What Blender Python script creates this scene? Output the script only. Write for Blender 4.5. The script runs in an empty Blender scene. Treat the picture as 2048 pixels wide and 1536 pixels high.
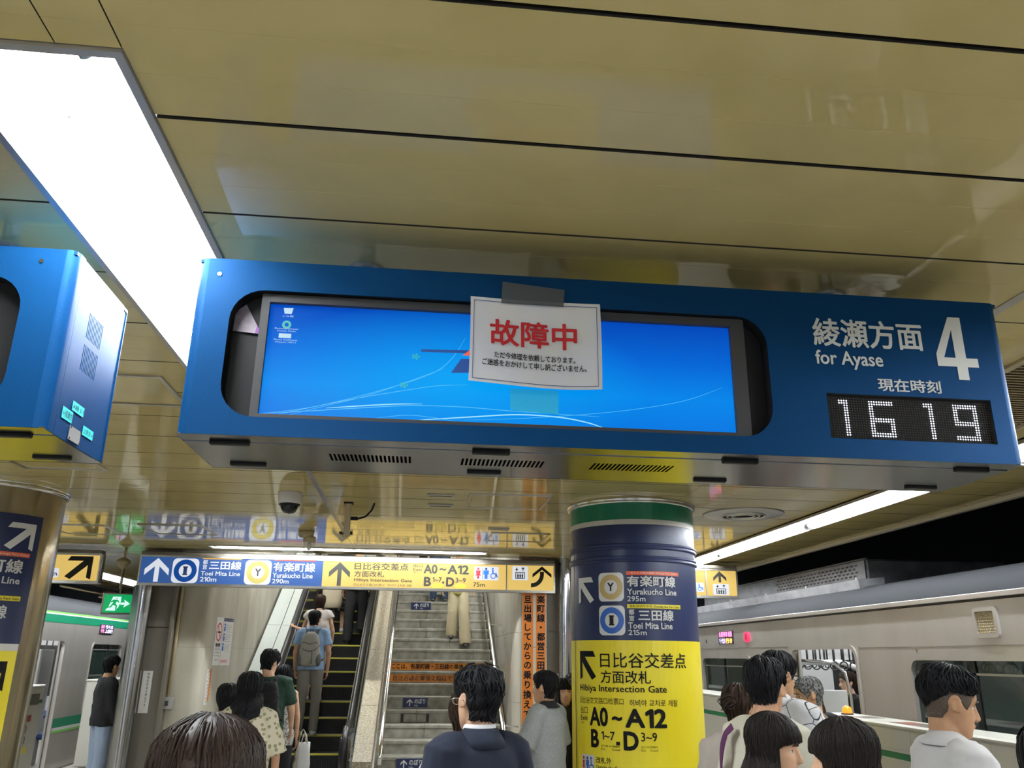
import bpy, bmesh, math, random, re
from math import sin, cos, pi, radians, sqrt, atan2, acos
from mathutils import Vector, Matrix, Euler
random.seed(11)
SC = bpy.context.scene
COL = SC.collection
EYE = 1.75          # height of the camera over the platform; all z below are relative to it until the end

# ------------------------------------------------------------------ camera
cam_d = bpy.data.cameras.new('camera'); cam = bpy.data.objects.new('camera', cam_d); COL.objects.link(cam)
_y, _p, _r = radians(6.001), radians(18.338), radians(0.690)
_f = Vector((sin(_y)*cos(_p), cos(_y)*cos(_p), sin(_p)))
_rt = _f.cross(Vector((0, 0, 1))).normalized(); _up = _rt.cross(_f)
_r2 = _rt*cos(_r) + _up*sin(_r); _u2 = _up*cos(_r) - _rt*sin(_r)
cam.matrix_world = Matrix(((_r2.x, _u2.x, -_f.x, 0), (_r2.y, _u2.y, -_f.y, 0), (_r2.z, _u2.z, -_f.z, EYE), (0, 0, 0, 1)))
cam_d.sensor_width = 36.0; cam_d.lens = 1645.7*36.0/2048.0; cam_d.clip_start = 0.05; cam_d.clip_end = 200
SC.camera = cam

# ------------------------------------------------------------------ world, light levels, exposure
W = bpy.data.worlds.new('World'); SC.world = W; W.use_nodes = True
W.node_tree.nodes['Background'].inputs[0].default_value = (0.82, 0.90, 1.0, 1)
W.node_tree.nodes['Background'].inputs[1].default_value = 0.9
SC.view_settings.view_transform = 'Standard'; SC.view_settings.look = 'None'
SC.view_settings.gamma = 1.0; SC.view_settings.use_curve_mapping = False
SC.view_settings.exposure = 0.0
TUBE = 205.0         # emission of the fluorescent tubes
SIGN_GLOW = 0.62    # emission of the backlit signs
SC.cycles.max_bounces = 8; SC.cycles.diffuse_bounces = 4; SC.cycles.glossy_bounces = 4
SC.cycles.sample_clamp_indirect = 6.0

# ------------------------------------------------------------------ materials
def mat(name, col, rough=0.5, metal=0.0, emit=None, estr=1.0, spec=0.5, coat=0.0, alpha=None, trans=0.0):
    m = bpy.data.materials.new(name); m.use_nodes = True
    b = m.node_tree.nodes['Principled BSDF']
    b.inputs['Base Color'].default_value = (*col, 1); b.inputs['Roughness'].default_value = rough
    b.inputs['Metallic'].default_value = metal; b.inputs['Specular IOR Level'].default_value = spec
    if coat: b.inputs['Coat Weight'].default_value = coat; b.inputs['Coat Roughness'].default_value = 0.05
    if emit: b.inputs['Emission Color'].default_value = (*emit, 1); b.inputs['Emission Strength'].default_value = estr
    if alpha is not None: b.inputs['Alpha'].default_value = alpha
    if trans: b.inputs['Transmission Weight'].default_value = trans
    return m
def nodes(m): return m.node_tree.nodes, m.node_tree.links, m.node_tree.nodes['Principled BSDF']
def noise_mix(m, c1, c2, scale=5, detail=4, lo=0.4, hi=0.6, stretch=(1, 1, 1), what='Base Color', tex='NOISE'):
    N, L, b = nodes(m)
    tc = N.new('ShaderNodeTexCoord'); mp = N.new('ShaderNodeMapping'); mp.inputs['Scale'].default_value = stretch
    L.new(tc.outputs['Object'], mp.inputs[0])
    if tex == 'NOISE':
        t = N.new('ShaderNodeTexNoise'); t.inputs['Detail'].default_value = detail; out = t.outputs['Fac']
    else:
        t = N.new('ShaderNodeTexVoronoi'); out = t.outputs['Distance']
    t.inputs['Scale'].default_value = scale; L.new(mp.outputs[0], t.inputs['Vector'])
    r = N.new('ShaderNodeValToRGB'); r.color_ramp.elements[0].position = lo; r.color_ramp.elements[1].position = hi
    r.color_ramp.elements[0].color = (*c1, 1); r.color_ramp.elements[1].color = (*c2, 1)
    L.new(out, r.inputs[0]); L.new(r.outputs[0], b.inputs[what])
    return m
def bump(m, scale=40, strength=0.3, dist=0.01, stretch=(1, 1, 1), detail=3):
    N, L, b = nodes(m)
    tc = N.new('ShaderNodeTexCoord'); mp = N.new('ShaderNodeMapping'); mp.inputs['Scale'].default_value = stretch
    t = N.new('ShaderNodeTexNoise'); t.inputs['Scale'].default_value = scale; t.inputs['Detail'].default_value = detail
    bp = N.new('ShaderNodeBump'); bp.inputs['Strength'].default_value = strength; bp.inputs['Distance'].default_value = dist
    L.new(tc.outputs['Object'], mp.inputs[0]); L.new(mp.outputs[0], t.inputs['Vector']); L.new(t.outputs['Fac'], bp.inputs['Height'])
    L.new(bp.outputs[0], b.inputs['Normal']); return m
def srgb(r, g, b):
    f = lambda v: (v/255/12.92) if v/255 <= 0.04045 else ((v/255+0.055)/1.055)**2.4
    return (f(r), f(g), f(b))

M = {}
M['ceil'] = bump(noise_mix(mat('ceiling_paint', (.3, .25, .14), 0.05, spec=0.22), (.49, .40, .175), (.55, .45, .20), 3, 3, .3, .7), 5, 0.03, 0.02, (0.35, 3, 1), 2)
M['gap'] = mat('dark_joint', (.02, .016, .01), 0.6)
M['tube'] = mat('fluorescent_tube', (1, 1, 1), 0.3, emit=(0.93, 0.98, 1.0), estr=TUBE)
M['reflector'] = mat('white_reflector', (.85, .86, .86), 0.35)
M['alu'] = noise_mix(mat('aluminium', (.55, .53, .5), 0.32, 1.0), (.50, .48, .45), (.62, .60, .56), 8, 3, .3, .7, (1, 1, 6))
M['graymetal'] = mat('gray_metal_frame', (.42, .41, .39), 0.35, 0.6)
M['steel'] = bump(mat('brushed_steel', (.46, .46, .47), 0.17, 1.0), 60, 0.06, 0.003, (1, 1, 14))
M['steelbottom'] = bump(mat('brushed_dark_steel', (.27, .27, .28), 0.16, 1.0), 90, 0.05, 0.002, (0.6, 12, 1))
M['chrome'] = mat('polished_steel', (.75, .75, .74), 0.12, 1.0)
M['navypaint'] = bump(noise_mix(mat('blue_metallic_paint', (.02, .09, .27), 0.36, 0.22, spec=.06), (.0038, .038, .118), (.0043, .043, .133), 300, 2), 400, 0.05, 0.001)
M['black'] = mat('black_plastic', (.008, .008, .009), 0.5, spec=.2)
M['bezel'] = mat('bezel_gray', (.045, .045, .048), 0.45, spec=.25)
M['darkglass'] = mat('dark_glass', (.008, .008, .010), 0.08, spec=0.4)
M['white'] = mat('white_lettering', (.62, .62, .60), 0.5)
M['whitepaint'] = mat('white_paint', (.72, .70, .66), 0.35)
M['ink'] = mat('black_lettering', (.008, .008, .009), 0.6, spec=.1)
M['navyfilm'] = bump(mat('navy_sign_film', srgb(34, 43, 80), 0.34, spec=0.35), 7, 0.12, 0.02)
M['greenfilm'] = mat('green_sign_film', srgb(22, 112, 82), 0.3)
M['whitefilm'] = mat('white_sign_film', (.60, .58, .55), 0.4)
M['yellowfilm'] = noise_mix(mat('yellow_sign_film', (.7, .6, .05), 0.35), srgb(226, 206, 30), srgb(230, 212, 50), 2, 2)
M['logogray'] = mat('logo_light_gray', (.66, .66, .67), 0.4)
M['gold'] = mat('gold_ring', srgb(186, 162, 105), 0.4)
M['blue'] = mat('blue_ring', srgb(38, 92, 178), 0.4)
M['orangefilm'] = mat('orange_label', srgb(214, 92, 52), 0.4)
M['ylabel'] = mat('yellow_label', srgb(232, 214, 60), 0.4)
M['red'] = mat('red_lettering', srgb(180, 24, 34), 0.5)
M['paper'] = noise_mix(mat('notice_paper', (.6, .6, .63), 0.6), (.56, .57, .63), (.62, .60, .58), 4, 2)
M['tape'] = mat('clear_tape', (.10, .11, .12), 0.25, alpha=0.6)
M['cyan'] = mat('cyan_label', srgb(60, 208, 205), 0.45)
M['plate'] = mat('metal_nameplate', (.6, .59, .57), 0.35, 0.7)
def glow(name, col, s=SIGN_GLOW): return mat(name, tuple(v*0.10 for v in col), 0.5, emit=col, estr=s, spec=.15)
M['g_blue'] = glow('backlit_blue', srgb(62, 104, 176), .62)
M['g_yellow'] = glow('backlit_yellow', srgb(250, 212, 118), .72)
M['g_white'] = glow('backlit_white', (.9, .93, 1.0), .72)
M['g_wtext'] = glow('backlit_white_lettering', (.88, .92, 1.0), .75)
M['g_gold'] = glow('backlit_gold', srgb(225, 210, 120), .7)
M['g_ring'] = glow('backlit_blue_ring', srgb(20, 82, 170), .6)
M['g_ink'] = mat('sign_ink', (.02, .02, .018), 0.8, spec=.1)
M['g_navyink'] = mat('sign_navy_ink', srgb(30, 60, 120), 0.4)
M['g_orange'] = glow('backlit_orange', srgb(250, 190, 80), .7)
M['g_red'] = glow('backlit_red', srgb(215, 90, 70), .6)
M['exitgreen'] = glow('exit_green', srgb(0, 168, 92), .9)
M['exitwhite'] = glow('exit_white', srgb(205, 250, 235), 1.1)
M['concrete'] = bump(noise_mix(mat('stained_concrete', (.4, .37, .3), 0.55), (.31, .28, .215), (.50, .465, .385), 2.2, 6, .3, .72, (1, 1, .35)), 12, 0.15, 0.01)
M['browndoor'] = mat('brown_gray_door', (.125, .108, .085), 0.38)
M['creamwall'] = noise_mix(mat('cream_enamel_wall', (.5, .46, .38), 0.2, spec=0.6), (.50, .455, .375), (.60, .555, .47), 3, 4, .3, .7, (1, 1, .4))
M['stone'] = bump(noise_mix(mat('gray_step_stone', (.25, .24, .2), 0.7), (.17, .16, .13), (.33, .315, .265), 9, 8, .3, .7), 60, 0.5, 0.004)
M['granite'] = bump(noise_mix(mat('speckled_granite', (.4, .35, .25), 0.45), (.20, .155, .10), (.48, .43, .32), 100, 2, .42, .58), 90, 0.4, 0.004)
M['escblack'] = mat('escalator_step_black', (.008, .008, .010), 0.5)
M['escyellow'] = mat('yellow_step_line', (.55, .50, .06), 0.5)
M['rubber'] = mat('black_rubber', (.015, .015, .017), 0.35)
M['decking'] = mat('enamel_decking', (.62, .66, .62), 0.16, 0.25)
M['trainside'] = noise_mix(mat('train_aluminium', (.5, .47, .44), 0.3, 0.55), (.50, .465, .435), (.58, .545, .51), 2, 5, .3, .75, (1, 1.4, .25))
M['trainroof'] = mat('train_roof_gray', (.028, .029, .033), 0.85, spec=.15)
M['traingreen'] = mat('train_green', srgb(22, 124, 92), 0.35)
M['traingreen2'] = mat('train_light_green', srgb(120, 190, 90), 0.35)
M['acunit'] = noise_mix(mat('ac_unit_metal', (.36, .36, .38), 0.5, 0.5), (.10, .10, .11), (.19, .19, .20), 5, 5, .3, .7, (1, 1, 2))
M['driplip'] = noise_mix(mat('ac_lip_metal', (.5, .5, .52), .4, .4), (.24, .24, .26), (.40, .40, .42), 5, 5, .3, .7, (1, 1, 2))
M['ledblack'] = mat('led_panel', (.02, .02, .03), 0.4)
M['pinkled'] = mat('pink_led', (.5, .1, .3), 0.4, emit=(1.0, .28, .55), estr=1.6)
M['orangeled'] = mat('orange_led', (.5, .3, .1), 0.4, emit=(1.0, .5, .12), estr=1.8)
M['purpleled'] = mat('purple_led', (.3, .2, .5), 0.4, emit=(.75, .7, 1.0), estr=1.4)
M['redlamp'] = mat('red_side_lamp', (.6, .02, .08), 0.3, emit=(1.0, .03, .13), estr=1.3)
M['yellowlamp'] = mat('orange_warning_lamp', (.35, .12, .01), 0.3, emit=(1.0, .26, .01), estr=1.5)
M['led'] = mat('white_led', (.8, .8, 1), 0.3, emit=(.88, .90, 1.0), estr=3.2)
M['leddot'] = mat('unlit_led', (.085, .08, .075), 0.4)
M['ledboard'] = mat('led_board', (.012, .011, .011), 0.6, spec=.1)
M['psd'] = mat('platform_gate_cream', (.60, .585, .53), 0.3)
M['psdline'] = mat('gate_seam', (.2, .19, .17), 0.5)
M['psdgreen'] = mat('gate_green', srgb(16, 118, 70), 0.35)
M['decal'] = mat('dark_warning_decal', (.14, .12, .11), 0.35)
M['decalred'] = mat('red_decal', srgb(140, 62, 48), 0.4)
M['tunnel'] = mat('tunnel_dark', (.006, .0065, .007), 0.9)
M['edge'] = mat('cream_edge_trim', (.60, .54, .42), 0.3)
M['floor'] = bump(noise_mix(mat('platform_floor', (.3, .28, .25), 0.35), (.40, .38, .33), (.50, .475, .42), 3, 6), 20, .1)
M['interior'] = mat('train_interior_white', (.62, .64, .64), 0.35)
M['interiorlight'] = mat('train_lamp', (1, 1, 1), .3, emit=(1, 1, 1), estr=15)
M['strap'] = mat('strap_gray', (.03, .03, .032), .4)
M['seat'] = mat('seat_blue', (.03, .06, .2), .8)
M['camwhite'] = mat('camera_white', (.68, .65, .66), 0.35)
M['beige'] = mat('beige_painted_metal', (.42, .34, .20), 0.35)
M['clear'] = mat('clear_plastic', (.85, .85, .85), 0.05, alpha=0.30, spec=0.8)
M['sockets'] = mat('lamp_holder', (.35, .37, .40), 0.25, .7)
def glass_mat(name, tint, a=0.35, rough=0.04):
    m = mat(name, tint, rough, spec=0.6, alpha=a); return m
M['pane'] = glass_mat('dark_glass_green_reflection', (.008, .028, .02), .80)  # dark glass; its green imitates greenish reflections on the windows
M['paneclear'] = glass_mat('clear_glass', (.1, .12, .12), .12)
# screen: light the display itself gives off
def screen_mat():
    m = mat('display_blue', (.0, .01, .03), 0.3, spec=.1)
    N, L, b = nodes(m)
    tc = N.new('ShaderNodeTexCoord'); sp = N.new('ShaderNodeSeparateXYZ'); L.new(tc.outputs['Generated'], sp.inputs[0])
    def ramp(src, stops):
        r = N.new('ShaderNodeValToRGB'); e = r.color_ramp.elements
        e[0].position, e[0].color = stops[0][0], (*stops[0][1], 1); e[1].position, e[1].color = stops[-1][0], (*stops[-1][1], 1)
        for p, c in stops[1:-1]:
            q = e.new(p); q.color = (*c, 1)
        L.new(src, r.inputs[0]); return r
    base = ramp(sp.outputs['Z'], [(0, srgb(0, 122, 232)), (.3, srgb(0, 138, 240)), (.62, srgb(0, 104, 220)), (1, srgb(0, 70, 190))])
    vec = N.new('ShaderNodeVectorMath'); vec.operation = 'DISTANCE'
    mp = N.new('ShaderNodeMapping'); mp.inputs['Scale'].default_value = (1.0, 0, .62); L.new(tc.outputs['Generated'], mp.inputs[0])
    L.new(mp.outputs[0], vec.inputs[0]); vec.inputs[1].default_value = (.40, 0, .25)
    rr = ramp(vec.outputs['Value'], [(0, (1, 1, 1)), (.42, (0, 0, 0))])
    mx = N.new('ShaderNodeMixRGB'); mx.inputs[2].default_value = (*srgb(10, 176, 255), 1); L.new(base.outputs[0], mx.inputs[1])
    mul = N.new('ShaderNodeMath'); mul.operation = 'MULTIPLY'; mul.inputs[1].default_value = .8; L.new(rr.outputs[0], mul.inputs[0]); L.new(mul.outputs[0], mx.inputs[0])
    L.new(mx.outputs[0], b.inputs['Emission Color']); b.inputs['Emission Strength'].default_value = .92
    return m
M['screen'] = screen_mat()
M['swoosh'] = mat('display_light_curve', (0, 0, 0), .4, emit=srgb(90, 205, 255), estr=.9)
M['swoosh2'] = mat('display_bright_curve', (0, 0, 0), .4, emit=srgb(150, 225, 255), estr=1.0)
M['iconwhite'] = mat('display_white', (0, 0, 0), .4, emit=srgb(190, 225, 245), estr=.9)
M['iconcyan'] = mat('display_teal', (0, 0, 0), .4, emit=srgb(60, 200, 190), estr=.8)
M['icondark'] = mat('display_navy', (.01, .03, .1), .4, emit=srgb(22, 66, 135), estr=.8)
M['iconred'] = mat('display_red', (.3, .05, .02), .4, emit=srgb(235, 90, 55), estr=.8)
M['screenpatch'] = mat('screen_tape_patch', (.0, .2, .3), .5, emit=srgb(30, 140, 190), estr=.75)
M['photo'] = noise_mix(mat('photo_print', (.3, .25, .3), .4), (.10, .08, .11), (.42, .35, .42), 9, 3, .35, .65)
M['purple'] = mat('purple_print', (.22, .07, .33), .5)

# ------------------------------------------------------------------ mesh building
class MB:
    def __init__(s): s.v = []; s.f = []; s.smooth = False
    def add(s, vs, fs):
        n = len(s.v); s.v += [tuple(v) for v in vs]; s.f += [tuple(i+n for i in f) for f in fs]; return s
    def box(s, x0, x1, y0, y1, z0, z1):
        return s.add([(x, y, z) for x in (x0, x1) for y in (y0, y1) for z in (z0, z1)],
                     [(0, 1, 3, 2), (4, 6, 7, 5), (0, 4, 5, 1), (2, 3, 7, 6), (0, 2, 6, 4), (1, 5, 7, 3)])
    def bbox(s, x0, x1, y0, y1, z0, z1, b=0.005):   # box with chamfered edges
        xs, ys, zs = (x0, x1), (y0, y1), (z0, z1); V = []
        cs = {}
        for i in range(2):
            for j in range(2):
                for k in range(2):
                    sx, sy, sz = (1, -1)[i], (1, -1)[j], (1, -1)[k]
                    c = (xs[i], ys[j], zs[k]); n = len(V)
                    V += [(c[0], c[1]+sy*b, c[2]+sz*b), (c[0]+sx*b, c[1], c[2]+sz*b), (c[0]+sx*b, c[1]+sy*b, c[2])]
                    cs[i, j, k] = n
        F = [(cs[k], cs[k]+1, cs[k]+2) for k in cs]
        for a in range(2):
            F.append((cs[a, 0, 0], cs[a, 1, 0], cs[a, 1, 1], cs[a, 0, 1])); F.append((cs[0, a, 0]+1, cs[0, a, 1]+1, cs[1, a, 1]+1, cs[1, a, 0]+1)); F.append((cs[0, 0, a]+2, cs[1, 0, a]+2, cs[1, 1, a]+2, cs[0, 1, a]+2))
            for q in range(2):
                F.append((cs[a, q, 0], cs[a, q, 1], cs[a, q, 1]+1, cs[a, q, 0]+1))
                F.append((cs[a, 0, q], cs[a, 1, q], cs[a, 1, q]+2, cs[a, 0, q]+2))
                F.append((cs[0, a, q]+1, cs[1, a, q]+1, cs[1, a, q]+2, cs[0, a, q]+2))
        return s.add(V, F)
    def tube(s, p, q, r, r2=None, n=12, cap=True):
        p, q = Vector(p), Vector(q); d = (q-p).normalized(); a = d.orthogonal().normalized(); b = d.cross(a); r2 = r if r2 is None else r2
        V = []
        for c, rr in ((p, r), (q, r2)):
            for i in range(n): t = 2*pi*i/n; V.append(c+(a*cos(t)+b*sin(t))*rr)
        F = [(i, (i+1) % n, n+(i+1) % n, n+i) for i in range(n)]
        if cap: F += [tuple(range(n))[::-1], tuple(range(n, 2*n))]
        return s.add(V, F)
    def path(s, pts, r, n=8, rs=None, cap=True, flat=1.0, up=None):
        pts = [Vector(p) for p in pts]; V = []; m = len(pts); a = None
        for i, p in enumerate(pts):
            d = (pts[min(i+1, m-1)]-pts[max(i-1, 0)]).normalized()
            if up is not None: a = (Vector(up)-d*Vector(up).dot(d)).normalized()
            elif a is None: a = d.orthogonal().normalized()
            else:
                a = a-d*a.dot(d); a = a.normalized() if a.length > 1e-6 else d.orthogonal().normalized()
            b = d.cross(a); rr = rs[i] if rs else r
            for k in range(n): t = 2*pi*k/n; V.append(p+a*cos(t)*rr*flat+b*sin(t)*rr)
        F = [(i*n+k, i*n+(k+1) % n, (i+1)*n+(k+1) % n, (i+1)*n+k) for i in range(m-1) for k in range(n)]
        if cap: F += [tuple(range(n))[::-1], tuple((m-1)*n+k for k in range(n))]
        return s.add(V, F)
    def rings(s, R, n=20, e=2.0, cap=True):      # R: (cx,cy,cz,rx,ry) stacked in z
        V = []
        for cx, cy, cz, rx, ry in R:
            for k in range(n):
                t = 2*pi*k/n; c, sn = cos(t), sin(t)
                V.append((cx+rx*math.copysign(abs(c)**(2/e), c), cy+ry*math.copysign(abs(sn)**(2/e), sn), cz))
        m = len(R)
        F = [(i*n+k, i*n+(k+1) % n, (i+1)*n+(k+1) % n, (i+1)*n+k) for i in range(m-1) for k in range(n)]
        if cap: F += [tuple(range(n))[::-1], tuple((m-1)*n+k for k in range(n))]
        return s.add(V, F)
    def ell(s, c, r, n=14, m=10, M3=None):
        V = []; c = Vector(c)
        for i in range(m+1):
            ph = pi*i/m
            for k in range(n):
                t = 2*pi*k/n; v = Vector((r[0]*sin(ph)*cos(t), r[1]*sin(ph)*sin(t), r[2]*cos(ph)))
                V.append(c+(M3 @ v if M3 else v))
        F = [(i*n+k, (i+1)*n+k, (i+1)*n+(k+1) % n, i*n+(k+1) % n) for i in range(m) for k in range(n)]
        return s.add(V, F)
    def lathe(s, prof, c, n=48, a0=0, a1=2*pi):  # prof: (r,z)
        V = []; full = abs(a1-a0-2*pi) < 1e-6; m = n if full else n+1
        for r, z in prof:
            for k in range(m): t = a0+(a1-a0)*k/n; V.append((c[0]+r*sin(t), c[1]-r*cos(t), c[2]+z))
        F = [(i*m+k, i*m+(k+1) % m, (i+1)*m+(k+1) % m, (i+1)*m+k) for i in range(len(prof)-1) for k in range(m if full else n)]
        return s.add(V, F)
    def mesh(s, name, off=(0, 0, 0), merge=False):
        me = bpy.data.meshes.new(name)
        me.from_pydata([(v[0]-off[0], v[1]-off[1], v[2]-off[2]) for v in s.v], [], s.f)
        bm = bmesh.new(); bm.from_mesh(me)
        if merge: bmesh.ops.remove_doubles(bm, verts=bm.verts, dist=1e-5)
        bmesh.ops.recalc_face_normals(bm, faces=bm.faces); bm.to_mesh(me); bm.free()
        if s.smooth:
            for p in me.polygons: p.use_smooth = True
        return me
ORG = {}
def link(name, me, m, parent=None, loc=None):
    o = bpy.data.objects.new(name, me); COL.objects.link(o)
    if m is not None: me.materials.append(M[m] if isinstance(m, str) else m)
    if parent is not None: o.parent = parent; ORG[o.name] = ORG[parent.name]
    else:
        ORG[o.name] = tuple(loc) if loc else (0, 0, 0); o.location = ORG[o.name]
    return o
def part(name, mb, m, parent, label=None, smooth=False):
    mb.smooth = smooth or mb.smooth
    o = link(name, mb.mesh(name, ORG[parent.name] if parent is not None else (0, 0, 0), merge=mb.smooth), m, parent)
    if label: o['label'] = label
    return o
def tag(o, label=None, cat=None, group=None, kind=None):
    if label: o['label'] = label
    if cat: o['category'] = cat
    if group: o['group'] = group
    if kind: o['kind'] = kind
    return o
def thing(name, label, cat, loc, group=None):
    o = bpy.data.objects.new(name, None); COL.objects.link(o); o.location = loc; ORG[o.name] = tuple(loc)
    o.empty_display_size = .1
    return tag(o, label, cat, group)
def solo(name, mb, m, label, cat, group=None, loc=None, smooth=False):
    mb.smooth = smooth or mb.smooth
    if loc is None:
        n = len(mb.v); loc = (sum(v[0] for v in mb.v)/n, sum(v[1] for v in mb.v)/n, min(v[2] for v in mb.v))
    o = link(name, mb.mesh(name, loc, merge=mb.smooth), m, None, loc); return tag(o, label, cat, group)
def struct(name, mb, m, smooth=False, empty=False):
    if empty: o = bpy.data.objects.new(name, None); COL.objects.link(o); ORG[o.name] = (0, 0, 0)
    else:
        mb.smooth = smooth; o = link(name, mb.mesh(name, merge=smooth), m)
    o['kind'] = 'structure'; return o
def copies(name, me, m, parent, locs, scales=None):      # pieces that share one mesh
    out = []
    for i, l in enumerate(locs):
        o = bpy.data.objects.new(name, me); COL.objects.link(o)
        if i == 0 and not me.materials: me.materials.append(M[m])
        og = ORG[parent.name] if parent is not None else (0, 0, 0)
        o.parent = parent; o.location = (l[0]-og[0], l[1]-og[1], l[2]-og[2])
        if scales: o.scale = scales[i]
        ORG[o.name] = og; out.append(o)
    return out

# flat shapes with holes, extruded; map(u,v,w) -> 3D
def slice_uv(V, F, step=.028):
    bm = bmesh.new(); vs = [bm.verts.new((v[0], v[1], v[2] if len(v) > 2 else 0)) for v in V]
    for f in F:
        try: bm.faces.new([vs[i] for i in f])
        except ValueError: pass
    x0, x1 = min(v[0] for v in V), max(v[0] for v in V); k = math.floor(x0/step)+1
    while k*step < x1:
        bmesh.ops.bisect_plane(bm, geom=bm.verts[:]+bm.edges[:]+bm.faces[:], plane_co=(k*step, 0, 0), plane_no=(1, 0, 0), dist=1e-6); k += 1
    bm.verts.index_update(); V2 = [(v.co.x, v.co.y, v.co.z) for v in bm.verts]; F2 = [tuple(v.index for v in f.verts) for f in bm.faces]; bm.free(); return V2, F2
def rrect(u0, v0, u1, v1, r=0, n=5):
    if r <= 0: return [(u0, v0), (u1, v0), (u1, v1), (u0, v1)]
    P = []
    for cu, cv, a in ((u1-r, v0+r, -pi/2), (u1-r, v1-r, 0), (u0+r, v1-r, pi/2), (u0+r, v0+r, pi)):
        for k in range(n+1): t = a+pi/2*k/n; P.append((cu+r*cos(t), cv+r*sin(t)))
    return P
def plate(outer, holes, t, fmap, mb=None):
    bm = bmesh.new(); loops = [outer]+holes; es = []
    for lp in loops:
        vs = [bm.verts.new((p[0], p[1], 0)) for p in lp]
        es += [bm.edges.new((vs[i], vs[(i+1) % len(vs)])) for i in range(len(vs))]
    bmesh.ops.triangle_fill(bm, use_beauty=True, use_dissolve=False, edges=es)
    bm.verts.index_update(); V = [(v.co.x, v.co.y) for v in bm.verts]; F = [tuple(v.index for v in f.verts) for f in bm.faces]; bm.free()
    if getattr(fmap, 'curved', False):
        V, F = slice_uv(V, F); return (mb or MB()).add([fmap(u, v, 0) for u, v, _ in V], F)
    n = len(V); mb = mb or MB()
    verts = [fmap(u, v, 0) for u, v in V]+[fmap(u, v, t) for u, v in V]
    fs = F+[tuple(i+n for i in f[::-1]) for f in F]; k = 0
    for lp in loops:
        m = len(lp); fs += [(k+i, k+(i+1) % m, n+k+(i+1) % m, n+k+i) for i in range(m)]; k += m
    if t == 0: fs = F
    return mb.add(verts, fs)
def front(Y): return lambda u, v, w=0: (u, Y+w, v)            # faces the camera side (-y)
def sideR(X): return lambda u, v, w=0: (X+w, u, v)            # plane x = X, u along y
def under(Z): return lambda u, v, w=0: (u, v, Z+w)            # seen from below
def drum(cx, cy, R):
    f = lambda u, v, w=0: (cx+(R-w)*sin(u/R), cy-(R-w)*cos(u/R), v)
    f.curved = True; return f
def keep(f, g):
    g.curved = getattr(f, 'curved', False); return g
def sheet(u0, v0, u1, v1, fmap, w=0.0, nu=1, t=0.0015, mb=None):  # thin raised rectangle (film, panel)
    mb = mb or MB(); V = []; nu = max(nu, 1)
    for ww in (w, w-t):
        for i in range(nu+1):
            u = u0+(u1-u0)*i/nu; V += [fmap(u, v0, ww), fmap(u, v1, ww)]
    n = 2*(nu+1); F = []
    for i in range(nu):
        a = 2*i; F += [(a, a+1, a+3, a+2), (n+a, n+a+2, n+a+3, n+a+1), (a, a+2, n+a+2, n+a), (a+1, n+a+1, n+a+3, a+3)]
    F += [(0, n, n+1, 1), (n-2, n-1, 2*n-1, 2*n-2)]
    return mb.add(V, F)
def poly(pts, fmap, w=0.0, t=0.0012, mb=None, sub=0):
    return plate([(p[0], p[1]) for p in pts], [], t, keep(fmap, lambda u, v, ww: fmap(u, v, w-ww)), mb)
_fc = bpy.data.curves.new('lettering', 'FONT'); _fo = bpy.data.objects.new('lettering', _fc); COL.objects.link(_fo)
_TXT = {}
def glyphs(body, bold=0.0):
    key = (body, bold)
    if key not in _TXT and '1' in body and body != '1':      # the numeral one gets its flag
        V, F, x = [], [], 0.0
        for pc in re.split('(1)', body):
            if not pc: continue
            if pc == '1': v_, f_ = [(.17, 0, 0), (.27, 0, 0), (.27, .68, 0), (.18, .68, 0), (.02, .57, 0), (.02, .47, 0), (.17, .55, 0)], [(0, 1, 2, 3, 6), (3, 4, 5, 6)]; lead = tail = 0
            else:
                st_ = pc.strip(' '); lead = .28*(len(pc)-len(pc.lstrip(' '))); tail = .28*(len(pc)-len(pc.rstrip(' ')))
                if not st_: x += .28*len(pc); continue
                v_, f_ = glyphs(st_, 0)
            m0, m1 = min(p[0] for p in v_), max(p[0] for p in v_); n = len(V); x += lead
            V = V+[(p[0]-m0+x, p[1], 0) for p in v_]; F = F+[tuple(i+n for i in f) for f in f_]; x += m1-m0+.075+tail
        if bold > 0:
            n = len(V); B = bold*.95; V0, F0, V, F = V, F, [], []
            for k in range(8): V = V+[(p[0]+B*1.15*cos(k*pi/4+.39), p[1]+B*1.15*sin(k*pi/4+.39), k) for p in V0]; F = F+[tuple(i+k*n for i in f) for f in F0]
        _TXT[key] = (V, F)
    if key not in _TXT:
        _fc.body = body; _fc.size = 1; _fc.offset = 0; _fc.resolution_u = 3 if len(body) < 12 else 2
        bpy.context.view_layer.update()
        me = bpy.data.meshes.new_from_object(_fo.evaluated_get(bpy.context.evaluated_depsgraph_get()))
        V = [(v.co.x, v.co.y, 0) for v in me.vertices]; F = [tuple(p.vertices) for p in me.polygons]; bpy.data.meshes.remove(me)
        if bold > 0:      # heavier strokes: the glyph laid down again, shifted a little
            n = len(V); B = bold*.95; V0, F0 = V, F; V, F = [], []
            for k, (dx, dy) in enumerate([(B*1.15*cos(q*pi/4+.39), B*1.15*sin(q*pi/4+.39)) for q in range(8)] if bold > .012 else ((-B, -B*.8), (B, -B*.8), (-B, B*.8), (B, B*.8))):
                V = V+[(x+dx, y+dy, k) for x, y, _ in V0]; F = F+[tuple(i+k*n for i in f) for f in F0]
        _TXT[key] = (V, F)
    return _TXT[key]
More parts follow.
